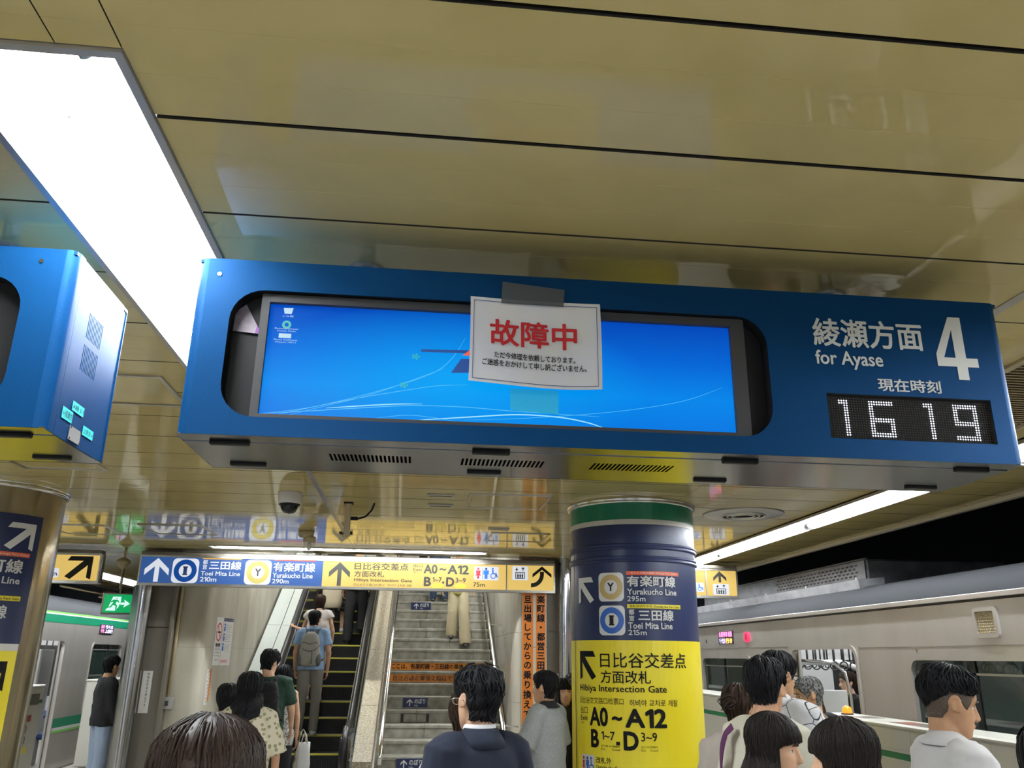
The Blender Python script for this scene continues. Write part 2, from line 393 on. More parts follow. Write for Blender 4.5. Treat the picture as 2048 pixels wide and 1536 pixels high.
def text(body, u0, v0, u1, v1, fmap, w=0.002, bold=0.012, mb=None, keep=False):
    """lettering stretched into the box (u0,v0)-(u1,v1) of a surface"""
    V, F = glyphs(body, bold); xs = [p[0] for p in V]; ys = [p[1] for p in V]
    X0, X1, Y0, Y1 = min(xs), max(xs), min(ys), max(ys); sx = (u1-u0)/(X1-X0); sy = (v1-v0)/(Y1-Y0)
    mb = mb or MB(); P = [(u0+(x-X0)*sx, v0+(y-Y0)*sy, k) for x, y, k in V]
    if getattr(fmap, 'curved', False): P, F = slice_uv(P, F)
    return mb.add([fmap(u, v, -w-k*.00015) for u, v, k in P], F)
def vtext(body, uc, vtop, size, pitch, fmap, w=0.002, bold=0.02, mb=None):   # written downwards
    mb = mb or MB()
    for i, ch in enumerate(body):
        V, F = glyphs(ch, bold); cx = (min(p[0] for p in V)+max(p[0] for p in V))/2
        cy = 0.38 if ch in '・一' else ((min(p[1] for p in V)+max(p[1] for p in V))/2 if ch != '。' else 0.38)
        ox = 0.28 if ch == '。' else 0
        mb.add([fmap(uc+((x-cx)+ox)*size, vtop-i*pitch+(y-cy)*size, -w-k*.00015) for x, y, k in V], F)
    return mb
def arrow_up(u0, v0, u1, v1, fmap, w=.002):
    W2 = u1-u0; c = (u0+u1)/2; s = W2*.095; k = W2*.26; d = W2*.46
    P = [(c-s, v0), (c+s, v0), (c+s, v1-k-s*.92), (u1, v1-d-k), (u1, v1-d), (c, v1), (u0, v1-d), (u0, v1-d-k), (c-s, v1-k-s*.92)]
    return poly(P, fmap, -w, 0.0005)
def arrow_diag(u0, v0, u1, v1, fmap, left=True, w=.002):   # arrow to the upper corner
    a = [(0, 1), (.86, 1), (.98, .80), (.36, .80), (1, .12), (.78, 0), (.17, .62), (.17, .08), (0, .0)]
    P = [(u0+(x if left else 1-x)*(u1-u0), v0+y*(v1-v0)) for x, y in a]
    return poly(P, fmap, -w, 0.0005)
def disc(cu, cv, r, fmap, w, r0=0, n=36, mb=None):
    o = [(cu+r*cos(2*pi*k/n), cv+r*sin(2*pi*k/n)) for k in range(n)]
    h = [[(cu+r0*cos(2*pi*k/n), cv+r0*sin(2*pi*k/n)) for k in range(n)]] if r0 else []
    return plate(o, h, 0.0005, keep(fmap, lambda u, v, ww: fmap(u, v, -w+ww)), mb)
def sideL(X): return lambda u, v, w=0: (X-w, u, v)
def sideRt(X): return lambda u, v, w=0: (X+w, -u, v)     # lettering on a plane facing -x
CZ = 1.25   # ceiling above the eye
FL = -EYE   # floor

# ------------------------------------------------------------------ the setting
floor = struct('floor', None, None, empty=True)
me = MB().bbox(-.2975, .2975, -.2975, .2975, -.05, 0, .003).mesh('tile')
fl = []
for i in range(-8, 8):
    for j in range(-2, 19):
        x, y = -.86+i*.6, j*.6+.3
        if y > 10.6 and -2.4 < x < 1.2: continue
        fl.append((x+.3, y, FL))
copies('tile', me, 'floor', floor, fl[:300])
part('floor_bed', MB().box(-5.66, 3.94, -6, 26, FL-.3, FL-.045), 'floor', floor)

ceiling = struct('ceiling', None, None, empty=True)
FIX = [(-1.125, -.70, 1.56, 4.03), (-1.125, -.70, -3.2, -.73), (3.46, 3.87, -2.0, 2.94), (3.46, 3.87, 2.94, 7.92), (3.46, 3.87, 7.92, 12.9), (3.46, 3.87, 12.9, 17.9),
       (-5.59, -5.18, -2.0, 7.9), (-5.59, -5.18, 7.9, 17.9), (-2.6, .82, 10.47, 10.72), (1.62, 2.9, 12.35, 12.6), (2.54, 3.30, 3.05, 4.9)]
def subtract(r, f):
    x0, x1, y0, y1 = r; a0, a1, b0, b1 = f
    if a1 <= x0 or a0 >= x1 or b1 <= y0 or b0 >= y1: return [r]
    o = []
    if a0 > x0: o.append((x0, a0, y0, y1))
    if a1 < x1: o.append((a1, x1, y0, y1))
    m0, m1 = max(a0, x0), min(a1, x1)
    if b0 > y0: o.append((m0, m1, y0, b0))
    if b1 < y1: o.append((m0, m1, b1, y1))
    return o
XS = [-6.28, -3.95, -.84, 2.09, 4.56]
npan = 0
for j in range(-9, 44):
    ya = 1.325+j*.466; yb = ya+.466
    for a, b in zip(XS, XS[1:]):
        R = [(a, b, ya, yb)]
        for f in FIX: R = [q for r in R for q in subtract(r, f)]
        if yb > 10.9 and a > -4 and b < 2.2:   # the stair well opens above the escalator
            R = [q for r in R for q in subtract(r, (-3.2, 1.7, 11.1, 30))]
        for (x0, x1, y0, y1) in R:
            g = .0016; e = .0045 if j % 2 == 0 else .003
            g0 = .012 if abs(y0-ya) < 1e-6 and j in (0, 1) else e*1.6 if abs(y0-ya) < 1e-6 else 0
            mb = MB(); zt = CZ+.03
            # profile across y: lip, two shallow folds
            ys = [y0+g0, y0+g0+.0015]; zs = [CZ+.006, CZ]
            for k in (1, 2):
                yf = ya+.466*k/3
                if y0+.02 < yf < y1-.02: ys += [yf-.0012, yf, yf+.0012]; zs += [CZ, CZ+.0011, CZ]
            ys += [y1-.002, y1-.0005]; zs += [CZ, CZ+.006]
            V = []; n = len(ys)
            for x in (x0+g, x1-g):
                V += [(x, y, z) for y, z in zip(ys, zs)]+[(x, ys[-1], zt), (x, ys[0], zt)]
            m = n+2
            F = [(i, (i+1) % m, m+(i+1) % m, m+i) for i in range(m)]+[tuple(range(m)), tuple(range(m, 2*m))]
            mb.add(V, F); npan += 1
            mz = mb.mesh('panel'); mz.materials.append(M['ceil']); mz.materials.append(M['gap'])
            for p in mz.polygons:
                if p.normal.z > -.45: p.material_index = 1
            o = link('panel', mz, None, ceiling)
mb = MB()
for r in [(-6.28, 4.56, -3, 11.1), (-6.28, -3.2, 11.1, 22), (1.7, 4.56, 11.1, 22)]:
    R = [r]
    for f in FIX: R = [q for rr in R for q in subtract(rr, f)]
    for x0, x1, y0, y1 in R: mb.box(x0, x1, y0, y1, CZ+.031, CZ+.05)
part('backing', mb, 'gap', ceiling)
part('joint_strip', MB().bbox(-.86, -.82, 4.9, 9.3, CZ-.006, CZ+.004, .002), 'alu', ceiling)
part('joint_strip', MB().bbox(2.075, 2.115, 1.4, 5.2, CZ-.006, CZ+.004, .002), 'alu', ceiling)
part('edge_trim', MB().bbox(4.56, 4.62, -6, 22, CZ-.03, CZ+.06, .006), 'edge', ceiling)
part('edge_trim', MB().bbox(-6.34, -6.28, -6, 22, CZ-.03, CZ+.06, .006), 'edge', ceiling)
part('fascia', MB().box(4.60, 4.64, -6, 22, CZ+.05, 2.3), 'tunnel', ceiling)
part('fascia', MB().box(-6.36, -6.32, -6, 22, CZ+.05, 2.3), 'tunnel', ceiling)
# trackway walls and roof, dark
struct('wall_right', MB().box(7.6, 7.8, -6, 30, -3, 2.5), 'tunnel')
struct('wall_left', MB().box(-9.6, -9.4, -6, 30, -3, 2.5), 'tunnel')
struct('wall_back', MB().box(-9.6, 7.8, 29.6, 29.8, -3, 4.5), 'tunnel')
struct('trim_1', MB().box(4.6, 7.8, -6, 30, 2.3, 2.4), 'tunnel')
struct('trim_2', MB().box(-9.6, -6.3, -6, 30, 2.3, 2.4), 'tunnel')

# ------------------------------------------------------------------ ceiling lights
def trough(name, label, x0, x1, y0, y1, tubes, depth=.085, rim=.022, group=None, alongx=False, dark=False, slope=.05):
    t = thing(name, label, 'ceiling light', ((x0+x1)/2, (y0+y1)/2, CZ), group)
    z0, z1 = CZ, CZ+depth
    part('frame', plate(rrect(x0, y0, x1, y1), [rrect(x0+rim, y0+rim, x1-rim, y1-rim)], -.014, under(z0+.004)), 'graymetal', t)
    a, b, c, d = x0+rim, x1-rim, y0+rim, y1-rim; s = slope
    V = [(a, c, z0), (b, c, z0), (b, d, z0), (a, d, z0)]
    if alongx: V += [(a+.02, c+s, z1), (b-.02, c+s, z1), (b-.02, d-s, z1), (a+.02, d-s, z1)]
    else: V += [(a+s, c+.02, z1), (b-s, c+.02, z1), (b-s, d-.02, z1), (a+s, d-.02, z1)]
    part('reflector', MB().add(V, [(0, 1, 5, 4), (1, 2, 6, 5), (2, 3, 7, 6), (3, 0, 4, 7), (4, 5, 6, 7)]), 'reflector', t)
    for (p, q) in tubes:
        part('fluorescent_tube', MB().tube(p, q, .0155, n=12), 'tube', t, smooth=False)
        d3 = (Vector(q)-Vector(p)).normalized()
        for e, sg in ((p, 1), (q, -1)):
            e = Vector(e); part('lamp_holder', MB().tube(e-d3*sg*.045, e-d3*sg*.002, .021, n=14), 'sockets', t)
    return t
TZ = CZ+.045
L1 = trough('ceiling_light', 'large white double-tube ceiling light with gray frame beside the blue departure board', -1.125, -.70, 1.56, 4.03,
       [((-1.03, 1.64, TZ), (-1.03, 3.95, TZ)), ((-.815, 1.64, TZ), (-.815, 3.95, TZ))])
part('center_ridge', MB().add([(-.955, 1.6, CZ+.083), (-.885, 1.6, CZ+.083), (-.92, 1.6, CZ+.05), (-.955, 3.99, CZ+.083), (-.885, 3.99, CZ+.083), (-.92, 3.99, CZ+.05)],
     [(0, 1, 2), (3, 5, 4), (0, 2, 5, 3), (1, 4, 5, 2), (0, 3, 4, 1)]), 'reflector', L1)
for xx in (-1.03, -.82):
    for yy in (1.95,): part('screw', MB().tube((xx+.05, yy, CZ+.084), (xx+.05, yy, CZ+.078), .008), 'graymetal', L1)
trough('ceiling_light', 'added out-of-view double-tube fill light with gray frame over the platform behind the photographer', -1.125, -.70, -3.2, -.73,  # out-of-view copy of the overhead light, added as fill
       [((-1.03, -3.1, TZ), (-1.03, -.8, TZ)), ((-.815, -3.1, TZ), (-.815, -.8, TZ))])
def edge_run(x0, x1, tx, y0, y1, label, n=2):
    L = (y1-y0-.04)/n; tb = []
    for k in range(n): tb.append(((tx, y0+.02+k*L+.06, CZ+.022), (tx, y0+.02+(k+1)*L-.06, CZ+.022)))
    t = trough('ceiling_light', label, x0, x1, y0, y1, tb, depth=.07, rim=.012, slope=.03)
    part('channel_side', MB().box(x0, x0+.012, y0, y1, CZ-.03, CZ+.02), 'graymetal', t)
    return t
edge_run(3.46, 3.87, 3.815, -2.0, 2.94, 'fluorescent light run above the right platform edge, section nearest the photographer')
edge_run(3.46, 3.87, 3.815, 2.94, 7.92, 'bright fluorescent light run coming out from behind the departure board at right')
edge_run(3.46, 3.87, 3.815, 7.92, 12.9, 'bright fluorescent light run ending behind the yellow and navy round pillar')
edge_run(3.46, 3.87, 3.815, 12.9, 17.9, 'distant fluorescent light run seen between the steel post and the round pillar')
edge_run(-5.59, -5.18, -5.23, -2.0, 7.9, 'fluorescent light run above the left platform edge beside the photographer', 4)
edge_run(-5.59, -5.18, -5.23, 7.9, 17.9, 'fluorescent light run above the left train beyond the hanging exit sign', 4)
trough('ceiling_light', 'long slim ceiling light running crosswise just in front of the blue and yellow sign', -2.6, .82, 10.47, 10.72,
       [((-2.52, 10.6, CZ+.02), (-.87, 10.6, CZ+.02)), ((-.83, 10.6, CZ+.02), (.76, 10.6, CZ+.02))], depth=.06, rim=.01, alongx=True, slope=.03)
trough('ceiling_light', 'short ceiling light half hidden behind the left side of the navy and yellow pillar', 1.62, 2.9, 12.35, 12.6,
       [((1.68, 12.5, CZ+.02), (2.85, 12.5, CZ+.02))], depth=.06, rim=.01, alongx=True, slope=.03)

# louvred vent, inspection hatches, loudspeaker and small ceiling fittings
t = thing('ceiling_vent', 'louvred ceiling vent with thin dark slats at the right end of the departure board', 'vent', (2.92, 3.97, CZ))
part('frame', plate(rrect(2.54, 3.05, 3.30, 4.9), [rrect(2.58, 3.09, 3.26, 4.86)], -.016, under(CZ+.004)), 'beige', t)
part('backing', MB().box(2.55, 3.29, 3.06, 4.89, CZ+.05, CZ+.06), 'gap', t)
sl = MB().add([(2.58, -.012, .0), (3.26, -.012, .0), (3.26, .012, .022), (2.58, .012, .022), (2.58, -.010, -.003), (3.26, -.010, -.003), (3.26, .014, .019), (2.58, .014, .019)],
              [(0, 1, 2, 3), (4, 7, 6, 5), (0, 4, 5, 1), (2, 6, 7, 3), (0, 3, 7, 4), (1, 5, 6, 2)]).mesh('slat')
copies('slat', sl, 'beige', t, [(0, 3.11+k*.035, CZ+.004) for k in range(50)])
def hatch(x0, x1, y0, y1, label, r=.018):
    t = thing('ceiling_hatch', label, 'hatch', ((x0+x1)/2, (y0+y1)/2, CZ-.01))
    part('frame', plate(rrect(x0, y0, x1, y1), [rrect(x0+r, y0+r, x1-r, y1-r)], -.01, under(CZ)), 'alu', t)
    part('cover', MB().bbox(x0+r+.004, x1-r-.004, y0+r+.004, y1-r-.004, CZ-.004, CZ+.001, .001), 'ceil', t)
hatch(.36, 1.03, 6.58, 7.22, 'metal-framed inspection hatch in the ceiling left of the pillar top')
hatch(-2.92, -2.28, 8.83, 9.53, 'metal-framed ceiling hatch in front of the blue line sign')
hatch(-2.86, -2.28, 5.78, 6.13, 'metal-framed ceiling hatch below the left blue board')
hatch(-1.95, -1.27, 3.86, 4.36, 'dusty metal-framed ceiling hatch between the two blue boards')
hatch(.72, 1.35, 8.75, 9.4, 'metal-framed ceiling hatch reflecting the yellow sign')
hatch(-3.95, -3.3, 9.0, 9.7, 'metal-framed ceiling hatch above the left yellow sign')
for i, (x, y, lb) in enumerate([(.13, 6.68, 'small slotted steel ceiling fitting, nearer of the pair left of the hatch'), (.14, 7.15, 'small slotted steel ceiling fitting, farther of the pair left of the hatch'), (.77, 8.46, 'small slotted steel ceiling fitting above the yellow sign')]):
    t = thing('ceiling_clip', lb, 'fitting', (x, y, CZ-.02))
    part('body', MB().bbox(x-.11, x+.11, y-.03, y+.03, CZ-.016, CZ, .004), 'alu', t)
    part('slot', MB().box(x-.09, x+.09, y-.012, y+.012, CZ-.0175, CZ-.015), 'gap', t)
t = thing('loudspeaker', 'round flush ceiling loudspeaker with concentric rings right of the pillar', 'loudspeaker', (2.87, 7.17, CZ-.03))
part('rim', MB().lathe([(.20, -.018), (.345, -.012), (.36, 0), (.20, 0)], (2.87, 7.17, CZ), 48), 'graymetal', t, smooth=True)
for k, r in enumerate((.20, .155, .11)):
    part('ring', MB().lathe([(r, -.018), (r-.012, -.03), (r-.024, -.018), (r-.012, -.008), (r, -.018)], (2.87, 7.17, CZ), 40), 'alu', t, smooth=True)
part('cone', MB().lathe([(.198, -.004), (.001, -.004)], (2.87, 7.17, CZ), 32), 'black', t)

# dome camera, warning lamp, hanging post, small hanging fitting
t = thing('dome_camera', 'white dome security camera with black bubble on the ceiling', 'security camera', (-1.09, 6.82, CZ-.17))
part('housing', MB().lathe([(.001, 0), (.098, 0), (.1, -.006), (.097, -.045), (.098, -.05), (.092, -.085), (.08, -.095), (.001, -.095)], (-1.09, 6.82, CZ), 36), 'camwhite', t, smooth=True)
part('collar', MB().lathe([(.085, -.093), (.083, -.104), (.07, -.108), (.001, -.108)], (-1.09, 6.82, CZ), 36), 'black', t, smooth=True)
part('bubble', MB().lathe([(.071, -.1), (.069, -.125), (.056, -.15), (.035, -.166), (.001, -.172)], (-1.09, 6.82, CZ), 32), 'darkglass', t, smooth=True)
t = thing('emergency_lamp', 'small beige ceiling lamp with clear ribbed glass above the sign', 'lamp', (-1.2, 9.03, CZ-.25))
part('base', MB().lathe([(.001, 0), (.085, 0), (.08, -.05), (.06, -.07), (.001, -.07)], (-1.24, 9.03, CZ), 24), 'beige', t, smooth=True)
part('collar', MB().lathe([(.06, -.06), (.068, -.075), (.066, -.12), (.001, -.12)], (-1.2, 9.03, CZ), 24), 'beige', t, smooth=True)
part('glass', MB().lathe([(.062, -.12), (.06, -.2), (.045, -.235), (.001, -.24)], (-1.2, 9.03, CZ), 24), 'clear', t, smooth=True)
part('bulb', MB().lathe([(.001, -.12), (.02, -.13), (.028, -.17), (.015, -.2), (.001, -.205)], (-1.2, 9.03, CZ), 16), 'whitepaint', t, smooth=True)
t = thing('hanging_post', 'short beige square post hanging from the ceiling with a black cable', 'post', (-.65, 7.2, CZ-.30))
part('post', MB().bbox(-.675, -.625, 7.17, 7.23, CZ-.29, CZ, .004), 'beige', t)
part('collar', MB().bbox(-.69, -.61, 7.155, 7.245, CZ-.012, CZ, .003), 'black', t)
part('cable', MB().path([(-.60, 7.2, CZ-.135), (-.56, 7.2, CZ-.135), (-.50, 7.2, CZ-.115), (-.45, 7.19, CZ-.06), (-.43, 7.18, CZ)], .009, 8), 'black', t, smooth=True)
part('cable_gland', MB().tube((-.625, 7.2, CZ-.135), (-.565, 7.2, CZ-.135), .016), 'black', t)
t = thing('hanging_post', 'beige square post hanging from the ceiling just behind the one with a cable', 'post', (-.83, 9.1, CZ-.06))
part('post', MB().bbox(-.855, -.805, 9.07, 9.13, CZ-.05, CZ, .004), 'beige', t)
part('collar', MB().bbox(-.90, -.76, 9.05, 9.15, CZ-.014, CZ, .003), 'black', t)
t = thing('hanging_lantern', 'small beige teardrop fitting on a thin rod above the exit sign', 'fitting', (-3.9, 11.5, .84))
part('rod', MB().tube((-3.9, 11.5, .78), (-3.9, 11.5, CZ), .007), 'beige', t)
part('body', MB().lathe([(.001, 1.265-.08), (.03, 1.26-.08), (.085, 1.225-.08), (.09, 1.195-.08), (.05, 1.15-.08), (.012, 1.11-.08), (.001, 1.10-.08)], (-3.9, 11.5, 0), 20), 'beige', t, smooth=True)

# ------------------------------------------------------------------ departure boards
def board(X0, X1, label, mirror=False):
    Y0, Y1, Z0, Z1 = 2.25, 2.69, .567, 1.096; r = .03
    t = thing('departure_board', label, 'departure board', ((X0+X1)/2, (Y0+Y1)/2, Z0))
    fx = (lambda x: x) if not mirror else (lambda x: X0+X1-x)      # main board numbers, mirrored layout if asked
    def rr(a, b, c, d, rad):
        a, c = sorted((fx(a), fx(c))); return rrect(a, b, c, d, rad, 7)
    if mirror: win = rrect(X1-1.72, .621, X1-.125, 1.003, .095, 7); holes = [win]
    else: win = rrect(-.579, .621, 1.019, 1.003, .095, 7); holes = [win, rrect(1.191, .627, 1.719, .767, .002, 1)]
    part('front_panel', plate(rrect(X0+r, Z0, X1-r, Z1), holes, .004, front(Y0)), 'navypaint', t)
    for sx, X in ((-1, X0), (1, X1)):
        mb = MB(); P = []
        for k in range(7): a = pi/2*k/6; P.append((X-sx*r+sx*r*sin(a), Y0+r-r*cos(a)))
        P.append((X, Y0+.06)); V = [(x, y, z) for x, y in P for z in (Z0, Z1)]
        V += [(x-sx*.004, y+.004, z) for x, y in P for z in (Z0, Z1)]; n = len(P); F = []
        for k in range(n-1): F += [(2*k, 2*k+1, 2*k+3, 2*k+2), (2*n+2*k, 2*n+2*k+2, 2*n+2*k+3, 2*n+2*k+1)]
        part('corner_panel', mb.add(V, F), 'navypaint', t, smooth=True)
        holes2 = []
        for z0, z1 in ((.885, .965), (.785, .865)):
            for k in range(11): holes2.append(rrect(2.40+k*.0105, z0, 2.4045+k*.0105, z1, .002, 2))
        fm = (lambda X, sx: (lambda u, v, w=0: (X-sx*w, u, v)))(X, sx)
        part('side_panel', plate(rrect(Y0+.0615, Z0, Y1-.045, Z1-.004, .004), holes2, .004, fm), 'navypaint', t)
        fm2 = (lambda X, sx: (lambda u, v, w=0: (X-sx*(w+.006), u, v)))(X, sx)
        part('side_edge', plate(rrect(Y1-.043, Z0+.003, Y1, Z1-.012, .004), [], .006, fm2), 'navypaint', t)
        part('vent_backing', MB().box(*sorted((X-sx*.02, X-sx*.016)), Y0+.07, Y1-.05, Z0+.02, Z1-.02), 'gap', t)
    part('top_panel', MB().box(X0+.003, X1-.003, Y0+.005, Y1-.002, Z1-.012, Z1-.002), 'navypaint', t)
    part('back_panel', MB().box(X0+.003, X1-.003, Y1-.006, Y1-.001, Z0, Z1-.01), 'navypaint', t)
    # stainless underside: three strips with seams, slots and black catches
    vents = []
    W2 = X1-X0
    for c0 in ((.395, .63), (.79, 1.035), (1.195, 1.44)):
        for k in range(20): u = X0+c0[0]+(c0[1]-c0[0])*k/19; vents.append(rrect(u, 2.425, u+.0070, 2.515, .002, 2))
    part('underside_front', plate(rrect(X0+.002, Y0+.004, X1-.002, 2.3285), [], .004, under(Z0)), 'steelbottom', t)
    part('underside', plate(rrect(X0+.002, 2.3305, X1-.002, 2.6005), vents, .004, under(Z0-.002)), 'steelbottom', t)
    part('underside_rear', plate(rrect(X0+.002, 2.6025, X1-.002, Y1), [], .004, under(Z0)), 'steelbottom', t)
    part('vent_backing', MB().box(X0+.02, X1-.02, 2.34, 2.6, Z0+.02, Z0+.024), 'gap', t)
    for y in (2.3295, 2.6015):
        for u in (.13, .87, 1.62, 2.36):
            if X0+u < X1-.05: part('latch', MB().bbox(X0+u-.055, X0+u+.055, y-.011, y+.011, Z0-.010, Z0+.002, .003), 'black', t)
    # display recess
    a0, a1 = (win[0][0], 0), 0
    xs = [p[0] for p in win]; wx0, wx1 = min(xs), max(xs)
    part('recess', MB().box(wx0-.01, wx1+.01, Y0+.05, Y0+.055, .60, 1.02), 'black', t)
    part('recess_rim', plate(rrect(wx0-.004, .617, wx1+.004, 1.007, .097, 7), [rrect(wx0, .621, wx1, 1.003, .095, 7)], .046, front(Y0+.004)), 'black', t)
    for z in (CZ,):
        for u in (.45, 2.10):
            part('hanger_pipe', MB().tube((X0+u, 2.60, Z1-.01), (X0+u, 2.60, CZ), .028, n=16), 'alu', t, smooth=True)
            part('flange', MB().lathe([(.001, 0), (.068, 0), (.068, -.009), (.001, -.010)], (X0+u, 2.60, CZ), 24), 'graymetal', t)
    return t
B = board(-.684, 1.80, 'blue departure board with lit blue display, out of order notice and platform 4 clock')
YF = 2.25; F0 = front(YF)
# lit display
sx0, sx1, sz0, sz1 = -.474, .912, .636, .975
sb = part('display_bezel', plate(rrect(-.497, .6145, .955, 1.0, .004, 2), [rrect(sx0, sz0, sx1, sz1)], .022, front(YF+.018)), 'bezel', B)
scr = part('display_screen', MB().box(sx0-.004, sx1+.004, YF+.034, YF+.038, sz0-.004, sz1+.004), 'screen', B)
FS = front(YF+.034)
def curve_line(pts, r, m):
    P = []
    for i in range(len(pts)-1):
        p0 = pts[max(i-1, 0)]; p1, p2 = pts[i], pts[i+1]; p3 = pts[min(i+2, len(pts)-1)]
        for k in range(8):
            t = k/8; P.append(tuple(.5*((2*p1[j])+(-p0[j]+p2[j])*t+(2*p0[j]-5*p1[j]+4*p2[j]-p3[j])*t*t+(-p0[j]+3*p1[j]-3*p2[j]+p3[j])*t**3) for j in (0, 1)))
    P.append(pts[-1]); mb = MB(); V = []; n = len(P)
    for i, p in enumerate(P):
        q0, q1 = P[max(i-1, 0)], P[min(i+1, n-1)]; d = Vector((q1[0]-q0[0], q1[1]-q0[1])).normalized(); rr = r*min(1, .35+min(i, n-1-i)/10)
        V += [FS(p[0]-d.y*rr, p[1]+d.x*rr, -.0008), FS(p[0]+d.y*rr, p[1]-d.x*rr, -.0008)]
    return part('screen_curve', mb.add(V, [(2*i, 2*i+1, 2*i+3, 2*i+2) for i in range(n-1)]), m, scr)
for pts, r, m in [([(-.47, .640), (-.33, .665), (-.15, .72), (0, .78), (.06, .83), (.10, .90)], .0007, 'swoosh'),
                  ([(-.46, .641), (-.35, .652), (-.2, .668), (-.05, .682), (.1, .684), (.25, .678), (.5, .672)], .0009, 'swoosh'),
                  ([(-.42, .640), (-.34, .662), (-.2, .698), (-.08, .725), (.02, .745), (.11, .752)], .0007, 'swoosh'),
                  ([(-.39, .640), (-.3, .668), (-.18, .705), (-.06, .755), (.04, .80)], .0006, 'swoosh'),
                  ([(-.29, .664), (-.2, .674), (-.1, .684), (-.02, .688)], .0016, 'swoosh2'),
                  ([(-.16, .638), (-.07, .652), (0, .650), (.08, .640)], .0006, 'swoosh'),
                  ([(-.05, .637), (.12, .655), (.26, .668), (.38, .665), (.46, .653), (.515, .637)], .0018, 'swoosh2'),
                  ([(.1, .645), (.3, .66), (.55, .69), (.75, .73), (.88, .78)], .0006, 'swoosh')]:
    curve_line(pts, r, m)
icon = MB()
part('bin_icon', poly([(-.436, .964), (-.408, .965), (-.412, .946), (-.432, .946)], FS, -.001, .0004), 'iconwhite', scr)
part('icon_caption', text('ごみ箱', -.437, .936, -.406, .942, FS, .001, .0), 'iconwhite', scr)
part('round_icon', disc(-.423, .912, .013, FS, .001, .006), 'iconcyan', scr)
part('icon_caption', text('RemoteViewer', -.455, .897, -.388, .902, FS, .001, 0), 'iconwhite', scr)
part('icon_caption', text('Display Media', -.448, .889, -.395, .894, FS, .001, 0), 'iconwhite', scr)
part('key_icon', poly([(-.442, .884), (-.407, .884), (-.407, .870), (-.442, .870)], FS, -.001, .0004), 'iconwhite', scr)
part('icon_caption', text('Pixel CtlView', -.455, .862, -.388, .867, FS, .001, 0), 'iconwhite', scr)
part('icon_caption', text('Player-101.1', -.450, .854, -.392, .859, FS, .001, 0), 'iconwhite', scr)
part('laptop_lid', poly([(-.03, .856), (.115, .860), (.115, .850), (-.03, .848)], FS, -.001, .0004), 'icondark', scr)
part('laptop_keyboard', poly([(.06, .787), (.12, .79), (.13, .832), (.088, .832)], FS, -.001, .0004), 'icondark', scr)
part('laptop_flower', poly([(.092, .843), (.118, .843), (.122, .872), (.108, .856)], FS, -.0012, .0004), 'iconred', scr)
for cx, cz in ((-.075, .743), (-.045, .832)):
    mb = MB()
    for k in range(5):
        a = 2*pi*k/5; poly([(cx, cz), (cx+.011*cos(a-.3), cz+.009*sin(a-.3)), (cx+.013*cos(a+.3), cz+.010*sin(a+.3))], FS, -.001, .0004, mb)
    part('leaf_mark', mb, 'iconcyan', scr)
part('tape_patch', poly([(.236, .676+.005), (.377, .672), (.377, .745), (.234, .745)], FS, -.004, .0004), 'screenpatch', B)
part('photo_scrap', poly([(-.575, .888), (-.493, .882), (-.545, .972), (-.563, .958), (-.574, .94)], front(YF+.045), -.002, .001), 'photo', B)
part('photo_edge', poly([(-.512, .883), (-.493, .882), (-.508, .9075)], front(YF+.043), -.002, .001), 'purple', B)
# lettering on the panel
part('lettering', text('綾瀬方面', 1.168, .918, 1.527, 1.012, F0, .001, .018), 'white', B)
part('lettering', text('for Ayase', 1.168, .845, 1.385, .905, F0, .001, .016), 'white', B)
part('lettering', text('現在時刻', 1.358, .780, 1.562, .822, F0, .001, .016), 'white', B)
def four(u0, v0, u1, v1):
    q = [(0, .235), (.60, 1), (.80, 1), (.80, .345), (1.0, .345), (1.0, .22), (.80, .22), (.80, 0), (.59, 0), (.59, .22), (0, .22)]
    q = [(.0, .40), (.42, 1.0), (.72, 1.0), (.72, .345), (1.0, .345), (1.0, .205), (.72, .205), (.72, 0), (.46, 0), (.46, .205), (0, .205)]
    return plate([(u0+x*(u1-u0), v0+y*(v1-v0)) for x, y in q], [[(u0+x*(u1-u0), v0+y*(v1-v0)) for x, y in ((.18, .345), (.46, .345), (.46, .80))]], .0008, lambda u, v, w=0: F0(u, v, -.0018+w))
part('platform_number', four(1.565, .829, 1.700, 1.038), 'white', B)
for u in (-.621,): part('screw', MB().tube((u, YF-.003, 1.046), (u, YF+.001, 1.046), .006), 'chrome', B)
# LED clock: 16 19
lb = part('led_clock', MB().box(1.18, 1.73, YF+.016, YF+.02, .615, .78), 'ledboard', B)
part('clock_rim', plate(rrect(1.187, .623, 1.723, .771), [rrect(1.191, .627, 1.719, .767)], .014, front(YF+.003)), 'gap', B)
NC, NR = 66, 17; px = (1.719-1.191)/NC; pz = .130/NR
DIG = {'1': ['##', '##', ' #', ' #'], }
def seg_on(c, r):
    # digits as two-dot-wide strokes on a 17 row matrix
    def one(c0): return (r in (1, 2) and c0 <= c <= c0+3) or (c in (c0+2, c0+3) and 1 <= r <= 15)
    def bx(c0, segs):
        w = 9
        for s_ in segs:
            if s_ == 'T' and r in (1, 2) and c0 <= c <= c0+w: return True
            if s_ == 'M' and r in (8, 9) and c0 <= c <= c0+w: return True
            if s_ == 'B' and r in (14, 15) and c0 <= c <= c0+w: return True
            if s_ == 'L' and c in (c0, c0+1) and 1 <= r <= 9: return True
            if s_ == 'l' and c in (c0, c0+1) and 8 <= r <= 15: return True
            if s_ == 'R' and c in (c0+w-1, c0+w) and 1 <= r <= 9: return True
            if s_ == 'r' and c in (c0+w-1, c0+w) and 8 <= r <= 15: return True
        return False
    return one(5) or bx(17, 'TMBLlr') or one(39) or bx(51, 'TMBLRr')
on, off = MB(), MB()
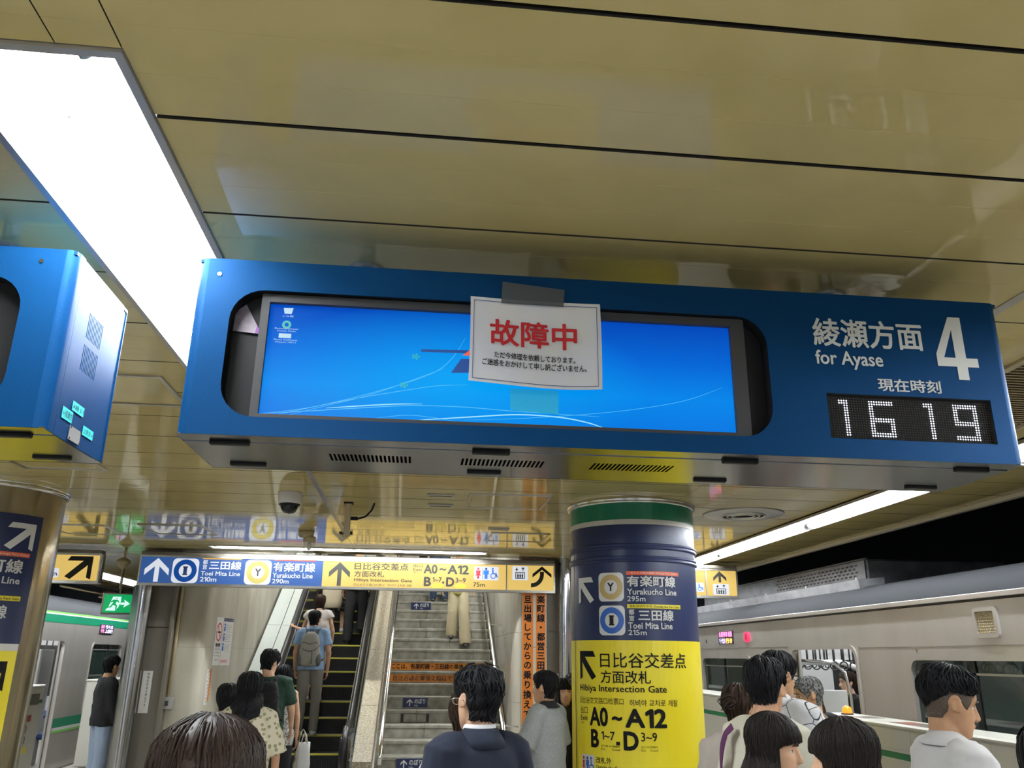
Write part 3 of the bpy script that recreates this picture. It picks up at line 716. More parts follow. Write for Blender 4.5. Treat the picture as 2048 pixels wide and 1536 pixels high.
for r in range(NR):
    for c in range(NC):
        u, v = 1.191+(c+.5)*px, .761-(r+.5)*pz; m = on if seg_on(c, r) else off; q = .0027 if m is on else .0022
        m.add([(u-q, YF+.0145, v), (u, YF+.0145, v-q), (u+q, YF+.0145, v), (u, YF+.0145, v+q), (u, YF+.0125, v)], [(0, 1, 4), (1, 2, 4), (2, 3, 4), (3, 0, 4)])
p_ = part('lit_dot', on, 'led', lb, 'white LED dots reading 16 19'); p_['kind'] = 'stuff'
p_ = part('unlit_dot', off, 'leddot', lb); p_['kind'] = 'stuff'
# paper notice taped over the screen
nt = thing('notice', 'white paper notice with red characters taped over the lit display', 'notice', (.305, YF-.01, .74))
def pap(u, v, w=0):   # gently curled sheet leaning out at the bottom
    s_ = (u-.109)/.391; q = (v-.745)/.27
    return (u+.002*sin(q*3), YF-.006-.010*(1-q)-.006*sin(s_*5.5)*(1-q)+w, v-.004*s_-.012*sin(s_*pi*.9)*(1-q)*1.0+.004*sin(s_*pi)*q*-1)
mb = MB(); V = []; n = 24; m = 10
for k in (0, .0006):
    for i in range(n+1):
        for j in range(m+1): V.append(pap(.109+.391*i/n, .750+.268*j/m, k))
o1 = (n+1)*(m+1)
F = [(i*(m+1)+j, i*(m+1)+j+1, (i+1)*(m+1)+j+1, (i+1)*(m+1)+j) for i in range(n) for j in range(m)]
part('sheet', mb.add(V, F+[tuple(a+o1 for a in f[::-1]) for f in F]), 'paper', nt, smooth=True)
part('lettering', text('故障中', .166, .868, .426, .951, pap, .0015, .021), 'red', nt, 'red characters')
part('lettering', text('ただ今修理を依頼しております。', .180, .828, .420, .848, pap, .0015, .012), 'ink', nt)
part('lettering', text('ご迷惑をおかけして申し訳ございません。', .146, .803, .454, .824, pap, .0015, .012), 'ink', nt)
mb = MB()
for (a, b, c, d) in ((.119, .759, .1205, 1.007), (.488, .759, .4895, 1.007)): sheet(a, b, c, d, pap, -.0012, 1, .0005, mb)
for (a, b, c, d) in ((.119, .7585, .4895, .760), (.119, 1.006, .4895, 1.0075)): sheet(a, b, c, d, pap, -.0012, 20, .0005, mb)
part('border_line', mb, 'g_navyink', nt)
part('tape', poly([(.200, .998), (.388, .996), (.391, 1.052), (.203, 1.068)], front(YF-.012), 0, .0004), 'tape', nt)
# left board
B2 = board(-3.50, -1.022, 'blue departure board cut off at the left edge, with a vented side panel', mirror=True)
part('screw', MB().tube((-1.115, YF-.003, 1.055), (-1.115, YF+.001, 1.055), .006), 'chrome', B2)
SS = sideL(-1.022)
def slabel(u0, v0, u1, v1, body, sl=0, m='cyan'):
    p = part('label_sticker', sheet(u0, v0, u1, v1, SS, -.0012, 1, .0006), m, B2)
    part('lettering', text(body, u0+.004, v0+.006, u1-.004, v1-.006, SS, .0022, .0), 'ink', p)
slabel(2.395, .660, 2.478, .688, 'A線 3-1'); slabel(2.338, .622, 2.408, .655, '←綾瀬方'); slabel(2.492, .612, 2.572, .640, '上原方→')
pl = part('nameplate', sheet(2.400, .558+.018, 2.480, .618-.002, SS, -.002, 1, .001), 'plate', B2)
mb = MB()
for k in range(5): sheet(2.408, .582+k*.0062, 2.472-(.02 if k == 0 else 0), .5835+k*.0062, SS, -.0022, 1, .0004, mb)
part('engraved_lines', mb, 'ink', pl)
for u, v in ((2.405, .580), (2.475, .580), (2.405, .612), (2.475, .612)): part('screw', MB().tube((-1.020, u, v), (-1.017, u, v), .0035, n=8), 'chrome', pl)
# ------------------------------------------------------------------ round pillars with direction films
def pict(kind, u0, v0, u1, v1, fm, w, par, glowing=False):
    """toilet / wheelchair and lift pictograms on a white tile"""
    t = part('pictogram_tile', plate(rrect(u0, v0, u1, v1, (u1-u0)*.06, 3), [], .0008, keep(fm, lambda u, v, ww=0: fm(u, v, -w+ww))), 'g_white' if glowing else 'whitefilm', par)
    W_, H_ = u1-u0, v1-v0
    def P(pts, m, name='pictogram'): part(name, poly([(u0+x*W_, v0+y*H_) for x, y in pts], fm, -w-.001, .0004), m, t)
    def D(x, y, r, m, r0=0): part('pictogram', disc(u0+x*W_, v0+y*H_, r*H_, fm, w+.001, r0*H_, 20), m, t)
    if kind == 'toilet':
        D(.17, .82, .085, 'red'); P([(.07, .70), (.27, .70), (.24, .45), (.29, .33), (.21, .33), (.21, .1), (.13, .1), (.13, .33), (.05, .33), (.10, .45)], 'red')
        P([(.335, .1), (.35, .1), (.35, .9), (.335, .9)], 'g_navyink')
        D(.49, .82, .085, 'g_ring' if glowing else 'blue'); P([(.38, .72), (.60, .72), (.60, .42), (.55, .42), (.55, .1), (.43, .1), (.43, .42), (.38, .42)], 'blue')
        D(.76, .84, .07, 'blue'); D(.78, .32, .21, 'blue', .15)
        P([(.73, .76), (.79, .76), (.80, .52), (.92, .52), (.97, .22), (.92, .20), (.88, .45), (.74, .45)], 'blue')
    else:
        P([(.25, .68), (.31, .68), (.31, .88), (.25, .88)], 'g_ink'); P([(.16, .78), (.40, .78), (.28, .66)], 'g_ink')
        P([(.65, .68), (.71, .68), (.71, .86), (.65, .86)], 'g_ink'); P([(.56, .82), (.80, .82), (.68, .93)], 'g_ink')
        part('pictogram', plate([(u0+x*W_, v0+y*H_) for x, y in ((.2, .1), (.8, .1), (.8, .58), (.2, .58))], [[(u0+x*W_, v0+y*H_) for x, y in ((.25, .15), (.75, .15), (.75, .53), (.25, .53))]], .0005, keep(fm, lambda u, v, ww=0: fm(u, v, -w-.001+ww))), 'g_ink', t)
        for x in (.36, .5, .64): D(x, .46, .035, 'g_ink'); P([(x-.055, .41), (x+.055, .41), (x+.035, .15), (x-.035, .15)], 'g_ink')
def line_logo(letter, u0, v0, u1, v1, fm, par, ring, nu=10, glowing=False):
    t = part('line_symbol', plate(rrect(u0, v0, u1, v1, (u1-u0)*.17, 4), [], .0006, keep(fm, lambda u, v, ww=0: fm(u, v, -.003+ww))), 'g_white' if glowing else 'logogray', par)
    cu, cv, r = (u0+u1)/2, (v0+v1)/2, min(u1-u0, v1-v0)*.46
    part('ring', disc(cu, cv, r, fm, .0045, r*.56), ring, t)
    part('lettering', text(letter, cu-r*(.27 if letter == 'Y' else .16), cv-r*.33, cu+r*(.27 if letter == 'Y' else .16), cv+r*.33, fm, .005, .03), 'g_ink' if letter != 'I' or not glowing else 'g_navyink', t)
    if letter == 'I':
        for s_ in (-1, 1): part('letter_serif', poly([(cu-r*.22, cv+s_*r*.33-r*.05), (cu+r*.22, cv+s_*r*.33-r*.05), (cu+r*.22, cv+s_*r*.33+r*.05), (cu-r*.22, cv+s_*r*.33+r*.05)], fm, -.0052, .0004), 'g_ink', t)
def subdiv_rr(u0, v0, u1, v1, fm, w, m, name, par, nu=12): return part(name, sheet(u0, v0, u1, v1, fm, -w, nu, .001), m, par)
PX, PY, PR = 1.80, 7.05, .53
P1 = thing('pillar', 'round pillar wrapped in navy and yellow direction film with a green top band', 'pillar', (PX, PY, FL))
part('shaft', MB().lathe([(PR-.004, FL), (PR-.004, CZ)], (PX, PY, 0), 72), 'navyfilm', P1, smooth=True)
part('top_ring', MB().lathe([(PR, CZ-.045), (PR+.018, CZ-.04), (PR+.018, CZ-.028), (PR+.010, CZ-.024), (PR+.024, CZ-.018), (PR+.024, CZ), (PR, CZ)], (PX, PY, 0), 72), 'chrome', P1, smooth=True)
def band(z0, z1, m, name='film_band', off=.0, label=None): return part(name, MB().lathe([(PR+off-.002, z0), (PR+off, z0), (PR+off, z1), (PR+off-.002, z1)], (PX, PY, 0), 72), m, P1, label, smooth=False)
band(1.071, 1.206, 'greenfilm', label='green band'); band(1.031, 1.071, 'whitefilm', label='white band')
for z in (.855, .756):
    part('hoop', MB().lathe([(PR, z-.024), (PR+.010, z-.020), (PR+.013, z-.010), (PR+.005, z-.004), (PR+.005, z+.004), (PR+.013, z+.010), (PR+.010, z+.020), (PR, z+.024)], (PX, PY, 0), 72), 'navyfilm', P1, smooth=True)
def arc(z0, z1, a0, a1, m, name, label=None, off=.002):
    for_ = MB().lathe([(PR+off, z0), (PR+off, z1)], (PX, PY, 0), 48, a0, a1); o = part(name, for_, m, P1, label, smooth=True); return o
band(FL+.05, .132, 'yellowfilm', 'yellow_film', .001, 'yellow direction film')
D_ = drum(PX, PY, PR+.002)
part('film_edge', MB().lathe([(PR+.002, FL+.05), (PR+.006, FL+.05), (PR+.006, .95), (PR+.002, .95)], (PX, PY, 0), 2, -1.385, -1.365), 'ink', P1)
part('arrow', arrow_diag(-.655, .417, -.468, .622, D_), 'logogray', P1)
line_logo('Y', -.419, .425, -.206, .648, D_, P1, 'gold'); line_logo('I', -.420, .168, -.203, .393, D_, P1, 'blue')
o = subdiv_rr(-.184, .627, .264, .657, D_, .002, 'orangefilm', 'orange_strip', P1)
part('lettering', text('オレンジ色の改札 Orange Fare Gates', -.15, .632, .24, .652, D_, .0045, .004), 'white', o)
part('lettering', text('有楽町線', -.181, .537, .226, .622, D_, .003, .02), 'white', P1)
part('lettering', text('Yurakucho Line', -.181, .475, .232, .522, D_, .003, .018), 'white', P1)
part('lettering', text('295m', -.181, .424, -.040, .464, D_, .003, .01), 'white', P1)
o = subdiv_rr(-.184, .372, .268, .403, D_, .002, 'ylabel', 'yellow_strip', P1)
part('lettering', text('改札外のりかえ Outside the Fare Gate', -.165, .377, .255, .398, D_, .0045, .01), 'ink', o)
part('lettering', vtext('都営', -.152, .343, .044, .047, D_, .003, .02), 'white', P1)
part('lettering', text('三田線', -.100, .278, .193, .362, D_, .003, .02), 'white', P1)
part('lettering', text('Toei Mita Line', -.181, .217, .178, .266, D_, .003, .018), 'white', P1)
part('lettering', text('215m', -.181, .170, -.040, .210, D_, .003, .01), 'white', P1)
part('arrow', arrow_diag(-.650, -.165, -.462, .050, D_), 'ink', P1)
part('lettering', text('日比谷交差点', -.420, -.072, .298, .040, D_, .003, .008), 'ink', P1)
part('lettering', text('方面改札', -.418, -.185, -.022, -.092, D_, .003, .008), 'ink', P1)
part('lettering', text('Hibiya Intersection Gate', -.652, -.262, .102, -.198, D_, .003, .012), 'ink', P1)
part('lettering', text('日比谷交叉路口检票口', -.652, -.338, -.235, -.290, D_, .003, .0), 'ink', P1)
part('lettering', text('히비야 교차로 개찰', -.19, -.345, .193, -.297, D_, .003, .0), 'ink', P1)
part('lettering', text('出口', -.650, -.415, -.558, -.362, D_, .003, .0), 'ink', P1)
part('lettering', text('Exit', -.648, -.462, -.560, -.425, D_, .003, .004), 'ink', P1)
part('lettering', text('출구', -.640, -.490, -.600, -.470, D_, .003, .0), 'ink', P1)
part('lettering', text('A0', -.533, -.497, -.362, -.360, D_, .003, .03), 'ink', P1)
part('lettering', text('~', -.330, -.452, -.248, -.420, D_, .003, .04), 'ink', P1)
part('lettering', text('A12', -.225, -.497, .091, -.362, D_, .003, .03), 'ink', P1)
part('lettering', text('B', -.524, -.650, -.446, -.520, D_, .003, .035), 'ink', P1)
part('lettering', text('1~7', -.422, -.590, -.310, -.530, D_, .003, .01), 'ink', P1)
part('lettering', sheet(-.300, -.622, -.270, -.597, D_, -.003, 2, .0005), 'ink', P1)
part('lettering', text('D', -.243, -.655, -.130, -.522, D_, .003, .035), 'ink', P1)
part('lettering', text('3~9', -.112, -.590, .008, -.528, D_, .003, .01), 'ink', P1)
part('lettering', text('出口B3-B4 閉鎖中', -.425, -.640, -.272, -.624, D_, .003, 0), 'ink', P1)
part('lettering', text('Exit        Closed', -.425, -.662, -.272, -.646, D_, .003, 0), 'ink', P1)
part('lettering', text('出口 D1 閉鎖中', -.112, -.636, .012, -.620, D_, .003, 0), 'ink', P1)
part('lettering', text('Exit     Closed', -.112, -.658, .012, -.642, D_, .003, 0), 'ink', P1)
pict('toilet', -.640, -.845, -.492, -.705, D_, .003, P1)
part('lettering', text('改札外', -.478, -.757, -.340, -.712, D_, .003, .005), 'ink', P1)
part('lettering', text('Outside the Gate', -.478, -.795, -.255, -.768, D_, .003, .006), 'ink', P1)
part('lettering', text('검찰구 외', -.478, -.835, -.33, -.808, D_, .003, .0), 'ink', P1)

QX, QY = -3.50, 7.10
P2 = thing('pillar', 'bare bronze-toned round pillar at the left edge carrying a navy and yellow film', 'pillar', (QX, QY, FL))
M['bronze'] = noise_mix(mat('worn_bronze_steel', (.3, .25, .15), .16, .8), (.30, .255, .165), (.40, .345, .235), 3, 5, .3, .7, (3, 3, .35))
part('shaft', MB().lathe([(PR-.004, FL), (PR-.004, CZ)], (QX, QY, 0), 72), 'bronze', P2, smooth=True)
part('top_ring', MB().lathe([(PR, CZ-.045), (PR+.018, CZ-.035), (PR+.018, CZ-.015), (PR+.008, CZ-.012), (PR+.022, CZ-.006), (PR+.022, CZ), (PR, CZ)], (QX, QY, 0), 72), 'chrome', P2, smooth=True)
R2 = PR+.002
part('navy_film', MB().lathe([(R2, .049), (R2, 1.006)], (QX, QY, 0), 48, -1.2, .638/PR), 'navyfilm', P2, smooth=True)
part('white_film', MB().lathe([(R2, -.002), (R2, .049)], (QX, QY, 0), 48, -1.2, .630/PR), 'whitefilm', P2, smooth=True)
part('yellow_film', MB().lathe([(R2, FL+.05), (R2, -.002)], (QX, QY, 0), 48, -1.2, .630/PR), 'yellowfilm', P2, smooth=True)
E_ = drum(QX, QY, R2)
part('arrow', arrow_diag(.370, .735, .590, .940, E_, left=False), 'logogray', P2)
o = subdiv_rr(.02, .683, .578, .715, E_, .002, 'orangefilm', 'orange_strip', P2)
part('lettering', text('オレンジ色の改札 Orange Fare Gates', .10, .687, .565, .711, E_, .0045, .008), 'white', o)
part('lettering', text('有楽町線', .02, .558, .540, .662, E_, .003, .02), 'white', P2)
part('lettering', text('Yurakucho Line', .02, .480, .535, .532, E_, .003, .018), 'white', P2)
o = subdiv_rr(.02, .357, .568, .392, E_, .002, 'ylabel', 'yellow_strip', P2)
part('lettering', text('改札外のりかえ Outside the Fare Gate', .08, .362, .555, .387, E_, .0045, .01), 'ink', o)
part('lettering', text('都営三田線', -.02, .225, .482, .325, E_, .003, .02), 'white', P2)
part('lettering', text('Toei Mita Line', -.02, .145, .452, .198, E_, .003, .018), 'white', P2)
part('arrow', arrow_diag(.36, -.285, .565, -.075, E_, left=False), 'ink', P2)
line_logo('Y', -.22, .45, 0.0, .67, E_, P2, 'gold'); line_logo('I', -.28, .12, -.06, .34, E_, P2, 'blue')

# ------------------------------------------------------------------ hanging signs across the platform (Y = 10.9)
SY = 10.9; G = front(SY)
def lightbox(name, label, x0, x1, z0, z1, segs, slope=0):
    t = thing(name, label, 'sign', ((x0+x1)/2, SY+.06, z0))
    part('frame', plate(rrect(x0, z0, x1, z1), [rrect(x0+.02, z0+.03, x1-.02, z1-.022)], .03, front(SY-.012)), 'alu', t)
    part('housing', MB().bbox(x0, x1, SY+.018, SY+.13, z0, z1, .008), 'alu', t)
    part('top_cap', MB().bbox(x0+.01, x1-.01, SY-.02, SY+.13, z1, z1+.045, .006), 'browndoor', t)
    for a, b, m in segs: part('lit_panel', MB().box(a, b, SY, SY+.012, z0+.025, z1-.018), m, t)
    return t
S1 = lightbox('line_sign', 'long lit blue and yellow hanging sign spanning the escalator and stairs', -3.50, 1.743, .79, 1.16, [(-3.48, -1.25, 'g_blue'), (-1.25, 1.098, 'g_yellow'), (1.110, 1.723, 'g_yellow')])
part('divider', MB().box(1.096, 1.112, SY-.006, SY+.01, .815, 1.14), 'alu', S1)
part('arrow', arrow_up(-3.430, .835, -3.136, 1.125, G, .003), 'g_wtext', S1)
line_logo('I', -3.100, .825, -2.780, 1.127, G, S1, 'g_ring', glowing=True)
part('yellow_bar', sheet(-2.745, 1.124, -2.265, 1.137, G, -.002, 1, .001), 'g_orange', S1)
part('lettering', vtext('都営', -2.708, 1.086, .060, .060, G, .003, .015), 'g_wtext', S1)
part('lettering', text('三田線', -2.655, .998, -2.262, 1.104, G, .003, .02), 'g_wtext', S1)
part('lettering', text('Toei Mita Line', -2.748, .922, -2.268, .976, G, .003, .016), 'g_wtext', S1)
part('lettering', text('210m', -2.748, .848, -2.549, .905, G, .003, .016), 'g_wtext', S1)
line_logo('Y', -2.215, .823, -1.888, 1.127, G, S1, 'g_gold', glowing=True)
part('red_bar', sheet(-1.860, 1.124, -1.345, 1.137, G, -.002, 1, .001), 'g_red', S1)
part('lettering', text('有楽町線', -1.867, .990, -1.345, 1.106, G, .003, .02), 'g_wtext', S1)
part('lettering', text('Yurakucho Line', -1.867, .912, -1.369, .976, G, .003, .016), 'g_wtext', S1)
part('lettering', text('290m', -1.867, .843, -1.661, .900, G, .003, .016), 'g_wtext', S1)
part('arrow', arrow_up(-1.170, .830, -.905, 1.125, G, .003), 'g_ink', S1)
part('lettering', text('日比谷交差点', -.853, 1.035, -.168, 1.125, G, .003, .014), 'g_ink', S1)
part('lettering', text('方面改札', -.853, .948, -.473, 1.022, G, .003, .014), 'g_ink', S1)
part('lettering', text('Hibiya Intersection Gate', -.850, .880, -.115, .930, G, .003, .014), 'g_ink', S1)
part('lettering', text('日比谷交叉路口检票口   히비야 교차로 개찰', -.850, .832, -.115, .866, G, .003, 0), 'g_ink', S1)
part('lettering', text('出口', -.106, 1.082, .012, 1.126, G, .003, .008), 'g_ink', S1)
part('lettering', text('Exit', -.106, 1.036, .010, 1.070, G, .003, .008), 'g_ink', S1)
part('lettering', text('출구', -.100, 1.008, -.04, 1.026, G, .003, 0), 'g_ink', S1)
part('lettering', text('A0', .029, 1.005, .205, 1.122, G, .003, .03), 'g_ink', S1)
part('lettering', text('~', .232, 1.048, .318, 1.078, G, .003, .035), 'g_ink', S1)
part('lettering', text('A12', .336, 1.005, .612, 1.122, G, .003, .03), 'g_ink', S1)
part('lettering', text('B', .036, .848, .130, .965, G, .003, .035), 'g_ink', S1)
part('lettering', text('1~7', .148, .900, .266, .962, G, .003, .016), 'g_ink', S1)
part('lettering', sheet(.272, .885, .298, .910, G, -.003, 1, .0005), 'g_ink', S1)
part('lettering', text('D', .322, .848, .428, .965, G, .003, .035), 'g_ink', S1)
part('lettering', text('3~9', .445, .900, .575, .962, G, .003, .016), 'g_ink', S1)
for a in (.148, .445):
    o = part('yellow_patch', sheet(a, .835, a+.125, .878, G, -.002, 1, .001), 'ylabel', S1)
    part('lettering', text('出口 閉鎖中', a+.006, .857, a+.118, .872, G, .0045, 0), 'g_ink', o)
    part('lettering', text('Exit Closed', a+.006, .840, a+.118, .853, G, .0045, 0), 'g_ink', o)
pict('toilet', .680, .938, 1.000, 1.112, G, .003, S1, True)
part('lettering', text('75m', .672, .853, .826, .908, G, .003, .012), 'g_ink', S1)
pict('lift', 1.180, .948, 1.385, 1.125, G, .003, S1, True)
# curved arrow
mb = MB(); Pc = []
for k in range(11): t_ = pi/2*k/10; Pc.append((1.43+.155*sin(t_), 1.03-.155*cos(t_)+.0))
cen = [(1.425, .885)]+[(1.43+.14*sin(pi/2*k/8), 1.025-.14*cos(pi/2*k/8)) for k in range(9)]+[(1.57, 1.06)]
V = []
for i, p in enumerate(cen):
    q0, q1 = cen[max(i-1, 0)], cen[min(i+1, len(cen)-1)]; d = Vector((q1[0]-q0[0], q1[1]-q0[1])).normalized()
    V += [G(p[0]-d.y*.026, p[1]+d.x*.026, -.003), G(p[0]+d.y*.026, p[1]-d.x*.026, -.003)]
mb.add(V, [(2*i, 2*i+1, 2*i+3, 2*i+2) for i in range(len(cen)-1)])
poly([(1.445, 1.005), (1.57, 1.128), (1.695, 1.005), (1.695, 1.055), (1.57, 1.128), (1.445, 1.055)][:3]+[(1.695, 1.052), (1.57, 1.13), (1.445, 1.052)], G, -.003, .0005, mb) if False else None
for s_ in (-1, 1): poly([(1.57, 1.13), (1.57+s_*.125, 1.03), (1.57+s_*.125, .985), (1.57, 1.085)], G, -.003, .0005, mb)
part('curved_arrow', mb, 'g_ink', S1)
S2 = lightbox('gate_sign', 'lit yellow exit sign with diagonal arrow beside the left pillar', -5.6, -3.96, .80, 1.16, [(-5.58, -3.98, 'g_yellow')])
part('arrow', arrow_diag(-4.37, .845, -4.06, 1.125, G, left=False), 'g_ink', S2)
part('lettering', text('A0~A12', -5.35, .99, -4.56, 1.12, G, .003, .03), 'g_ink', S2)
pict('toilet', -4.75, .86, -4.44, .975, G, .003, S2, True)
part('lettering', text('75m', -4.80, .828, -4.66, .855, G, .003, .01), 'g_ink', S2)
S3 = lightbox('gate_sign', 'lit yellow exit sign with lift symbol poking out right of the pillar', 2.3, 4.215, .77, 1.15, [(2.32, 3.77, 'g_yellow'), (3.79, 4.195, 'g_yellow')])
part('divider', MB().box(3.772, 3.788, SY-.006, SY+.01, .8, 1.13), 'alu', S3)
part('lettering', text('A0~A12', 2.85, .98, 3.63, 1.10, G, .003, .03), 'g_ink', S3)
part('lettering', text('B1~7 ・ D3~9', 2.75, .86, 3.42, .94, G, .003, .02), 'g_ink', S3)
pict('toilet', 3.475, .845, 3.745, .965, G, .003, S3, True)
part('lettering', text('75m', 3.47, .805, 3.61, .838, G, .003, .008), 'g_ink', S3)
part('arrow', arrow_up(3.88, .975, 4.06, 1.12, G, .003), 'g_ink', S3); pict('lift', 3.87, .81, 4.09, .955, G, .003, S3, True)
# posts
t = thing('steel_post', 'polished steel post at the left end of the blue sign', 'post', (-3.44, 11.0, FL)); part('pole', MB().tube((-3.44, 11.0, FL+.01), (-3.44, 11.0, .79), .115, n=28, cap=False), 'steel', t, smooth=True); part('foot_plate', MB().lathe([(.001, .012), (.15, .012), (.15, 0), (.001, 0)], (-3.44, 11.0, FL), 24), 'chrome', t)
t = thing('steel_post', 'polished steel post between the yellow sign and the round pillar', 'post', (1.875, 11.0, FL)); part('pole', MB().tube((1.875, 11.0, FL+.01), (1.875, 11.0, CZ), .075, n=28, cap=False), 'steel', t, smooth=True); part('foot_plate', MB().lathe([(.001, .012), (.11, .012), (.11, 0), (.001, 0)], (1.875, 11.0, FL), 24), 'chrome', t)
# exit sign
t = thing('exit_sign', 'hanging green exit sign with white running figure and right arrow', 'exit sign', (-4.4, 13.04, .53))
part('housing', MB().bbox(-4.63, -4.165, 13.0, 13.08, .52, .825, .01), 'browndoor', t)
part('lit_face', MB().box(-4.595, -4.21, 12.99, 13.0, .545, .80), 'exitgreen', t)
part('hanger', MB().box(-4.41, -4.39, 13.03, 13.05, .82, CZ), 'browndoor', t)
GE = front(12.988)
def PE(pts, m, nm): part(nm, poly([(-4.595+x*.385, .545+y*.255) for x, y in pts], GE, -.001, .0008), m, t)
PE([(.20, .30), (.32, .88), (.62, .88), (.62, .60), (.56, .30), (.44, .10), (.10, .12)], 'exitwhite', 'doorway_shape')
PE([(.43, .80), (.50, .80), (.50, .74), (.43, .74)], 'exitgreen', 'figure_head')
GE = front(12.986)
PE([(.24, .60), (.36, .72), (.52, .70), (.58, .58), (.54, .55), (.49, .63), (.44, .50), (.52, .38), (.50, .18), (.45, .18), (.46, .36), (.36, .42), (.30, .28), (.16, .25), (.16, .31), (.26, .34), (.36, .58), (.28, .56)], 'exitgreen', 'running_figure')
PE([(.62, .56), (.78, .56), (.74, .72), (.97, .50), (.74, .28), (.78, .44), (.62, .44)], 'exitwhite', 'arrow')
# ------------------------------------------------------------------ stairs, escalator and the walls around them
zs = lambda y: -7.083+.533333*y          # line through the stair nosings
ze = lambda y: -8.223+.577*y             # line through the escalator nosings
TILT = .012
st = struct('floor_stairs', None, None, empty=True); st.name = 'staircase'; st['kind'] = 'thing'
tag(st, 'worn gray stone staircase climbing right of the escalator', 'staircase'); ORG[st.name] = (0, 0, 0)
SXA, SXB = -.43, 1.13
blockmesh = {}
for i in range(-3, 19):
    y = 11.08+.3*i; z = -1.177+.16*i
    cuts = [SXA, .13, .86, SXB] if i % 2 == 0 else [SXA, -.05+.2, .48, SXB]
    if i % 2: cuts = [SXA, .50, SXB] if i % 4 == 1 else [SXA, .02, .78, SXB]
    zb = z-.16 if i > -3 else FL
    for a, b in zip(cuts, cuts[1:]):
        key = round(b-a, 3)
        w = (b-a)/2-.0025
        k2 = (key, i == -3)
        if k2 not in blockmesh:
            # tread with a worn rounded nose and a riser set back a little
            P = [(.0, -.012), (.006, -.004), (.018, 0), (.335, -.002), (.335, -.05), (.018, -.05), (.018, -(.16 if i > -3 else z-FL)), (.012, -(.16 if i > -3 else z-FL)), (.012, -.045), (.0, -.040)]
            V = [(x, p[0], p[1]) for x in (-w, w) for p in P]; n = len(P)
            F = [(k, (k+1) % n, n+(k+1) % n, n+k) for k in range(n)]+[tuple(range(n)), tuple(range(n, 2*n))]
            blockmesh[k2] = MB().add(V, F).mesh('stone_block')
        copies('stone_block', blockmesh[k2], 'stone', st, [((a+b)/2, y+random.uniform(-.002, .002), z+random.uniform(-.002, .001))])
part('landing', MB().box(SXA, SXB, 16.7, 21.4, 1.6, 1.7), 'stone', st)
part('support', MB().add([(SXA, 10.5, FL), (SXB, 10.5, FL), (SXB, 16.8, 1.55), (SXA, 16.8, 1.55), (SXA, 16.8, FL), (SXB, 16.8, FL)], [(0, 1, 2, 3), (3, 2, 5, 4), (0, 3, 4), (1, 5, 2), (0, 4, 5, 1)]), 'gap', st)
M['stairorange'] = noise_mix(mat('worn_orange_strip', srgb(205, 120, 30), .5), srgb(196, 112, 30), srgb(226, 140, 36), 5, 4)
M['wornink'] = noise_mix(mat('worn_brown_lettering', (.08, .04, .02), .5), srgb(205, 122, 32), (.06, .03, .012), 22, 3, .36, .44)
for i, txt, x0, x1, lb in ((7, 'ここは、有楽町線・三田線の乗換え階段です', -.40, 1.09, 'orange strip with a full line of dark characters on a stair riser'), (6, '日比谷線の乗換え階段で', -.42, 1.09, 'orange strip with half worn-off characters on the riser below the other')):
    y = 11.08+.3*i+.012; z = -1.177+.16*i; f_ = front(y)
    t = thing('riser_strip', lb, 'floor sticker', ((x0+x1)/2, y-.002, z-.155)); 
    part('strip', sheet(x0, z-.148, x1, z-.046, f_, -.001, 1, .001), 'stairorange', t)
    part('lettering', text(txt, x0+(.02 if i == 7 else .08), z-.135, (x1-.03) if i == 7 else .52, z-.058, f_, .003, .025), 'wornink' if i == 6 else 'ink', t)
for i, x0, x1, lb in ((4, -.17, .165, 'navy sign with up arrow on the riser below the orange strips'), (0, -.20, .145, 'navy sign with up arrow on the lowest visible riser'), (13, -.15, .19, 'dim navy sign with up arrow near the top of the stairs')):
    y = 11.08+.3*i+.012; z = -1.177+.16*i; f_ = front(y)
    t = thing('riser_sign', lb, 'sign', ((x0+x1)/2, y-.002, z-.155))
    part('plate', sheet(x0, z-.152, x1, z-.012, f_, -.014, 1, .004), 'navyfilm', t)
    part('arrow', arrow_up(x0+.05, z-.125, x0+.13, z-.035, f_, .019), 'white', t)
    part('lettering', text('のぼり', x0+.155, z-.095, x1-.03, z-.030, f_, .019, .02), 'white', t)
    part('lettering', text('Up', x0+.155, z-.135, x0+.205, z-.105, f_, .019, .01), 'white', t)
    mb = MB()
    for q in (z-.150, z-.018): sheet(x0+.005, q, x1-.005, q+.004, f_, -.0186, 1, .0005, mb)
    part('border', mb, 'white', t)
y = 11.08+.9+.012; z = -1.177+.48
tag(solo('patch_frame', plate(rrect(-.19, z-.155, .19, z-.045), [rrect(-.15, z-.150, .15, z-.05)], .004, front(y-.006)), 'gap', None, None), 'dark adhesive marks of a missing sign on a stair riser', 'residue')

def incl(x0, x1, h0, h1, ya, yb, line, mb=None, b=.0):
    mb = mb or MB()
    V = [(x, y_, line(y_)+h) for x in (x0, x1) for y_ in (ya, yb) for h in (h0, h1)]
    return mb.add(V, [(0, 1, 3, 2), (4, 6, 7, 5), (0, 4, 5, 1), (2, 3, 7, 6), (0, 2, 6, 4), (1, 5, 7, 3)])
dv = thing('stair_divider', 'speckled granite sloping divider between escalator and stairs', 'divider', (-.55, 10.1, FL))
ys_ = [10.05, 11.05, 12.3, 13.6, 14.9, 16.6]
for a, b in zip(ys_, ys_[1:]): part('granite_slab', incl(-.665, -.46, .02, .60, a+.004, b-.004, zs), 'granite', dv)
part('core', incl(-.655, -.47, -2.2, .06, 10.07, 16.58, zs), 'granite', dv)
part('steel_skirt', incl(-.455, -.435, -.25, .42, 10.1, 16.6, zs), 'alu', dv)
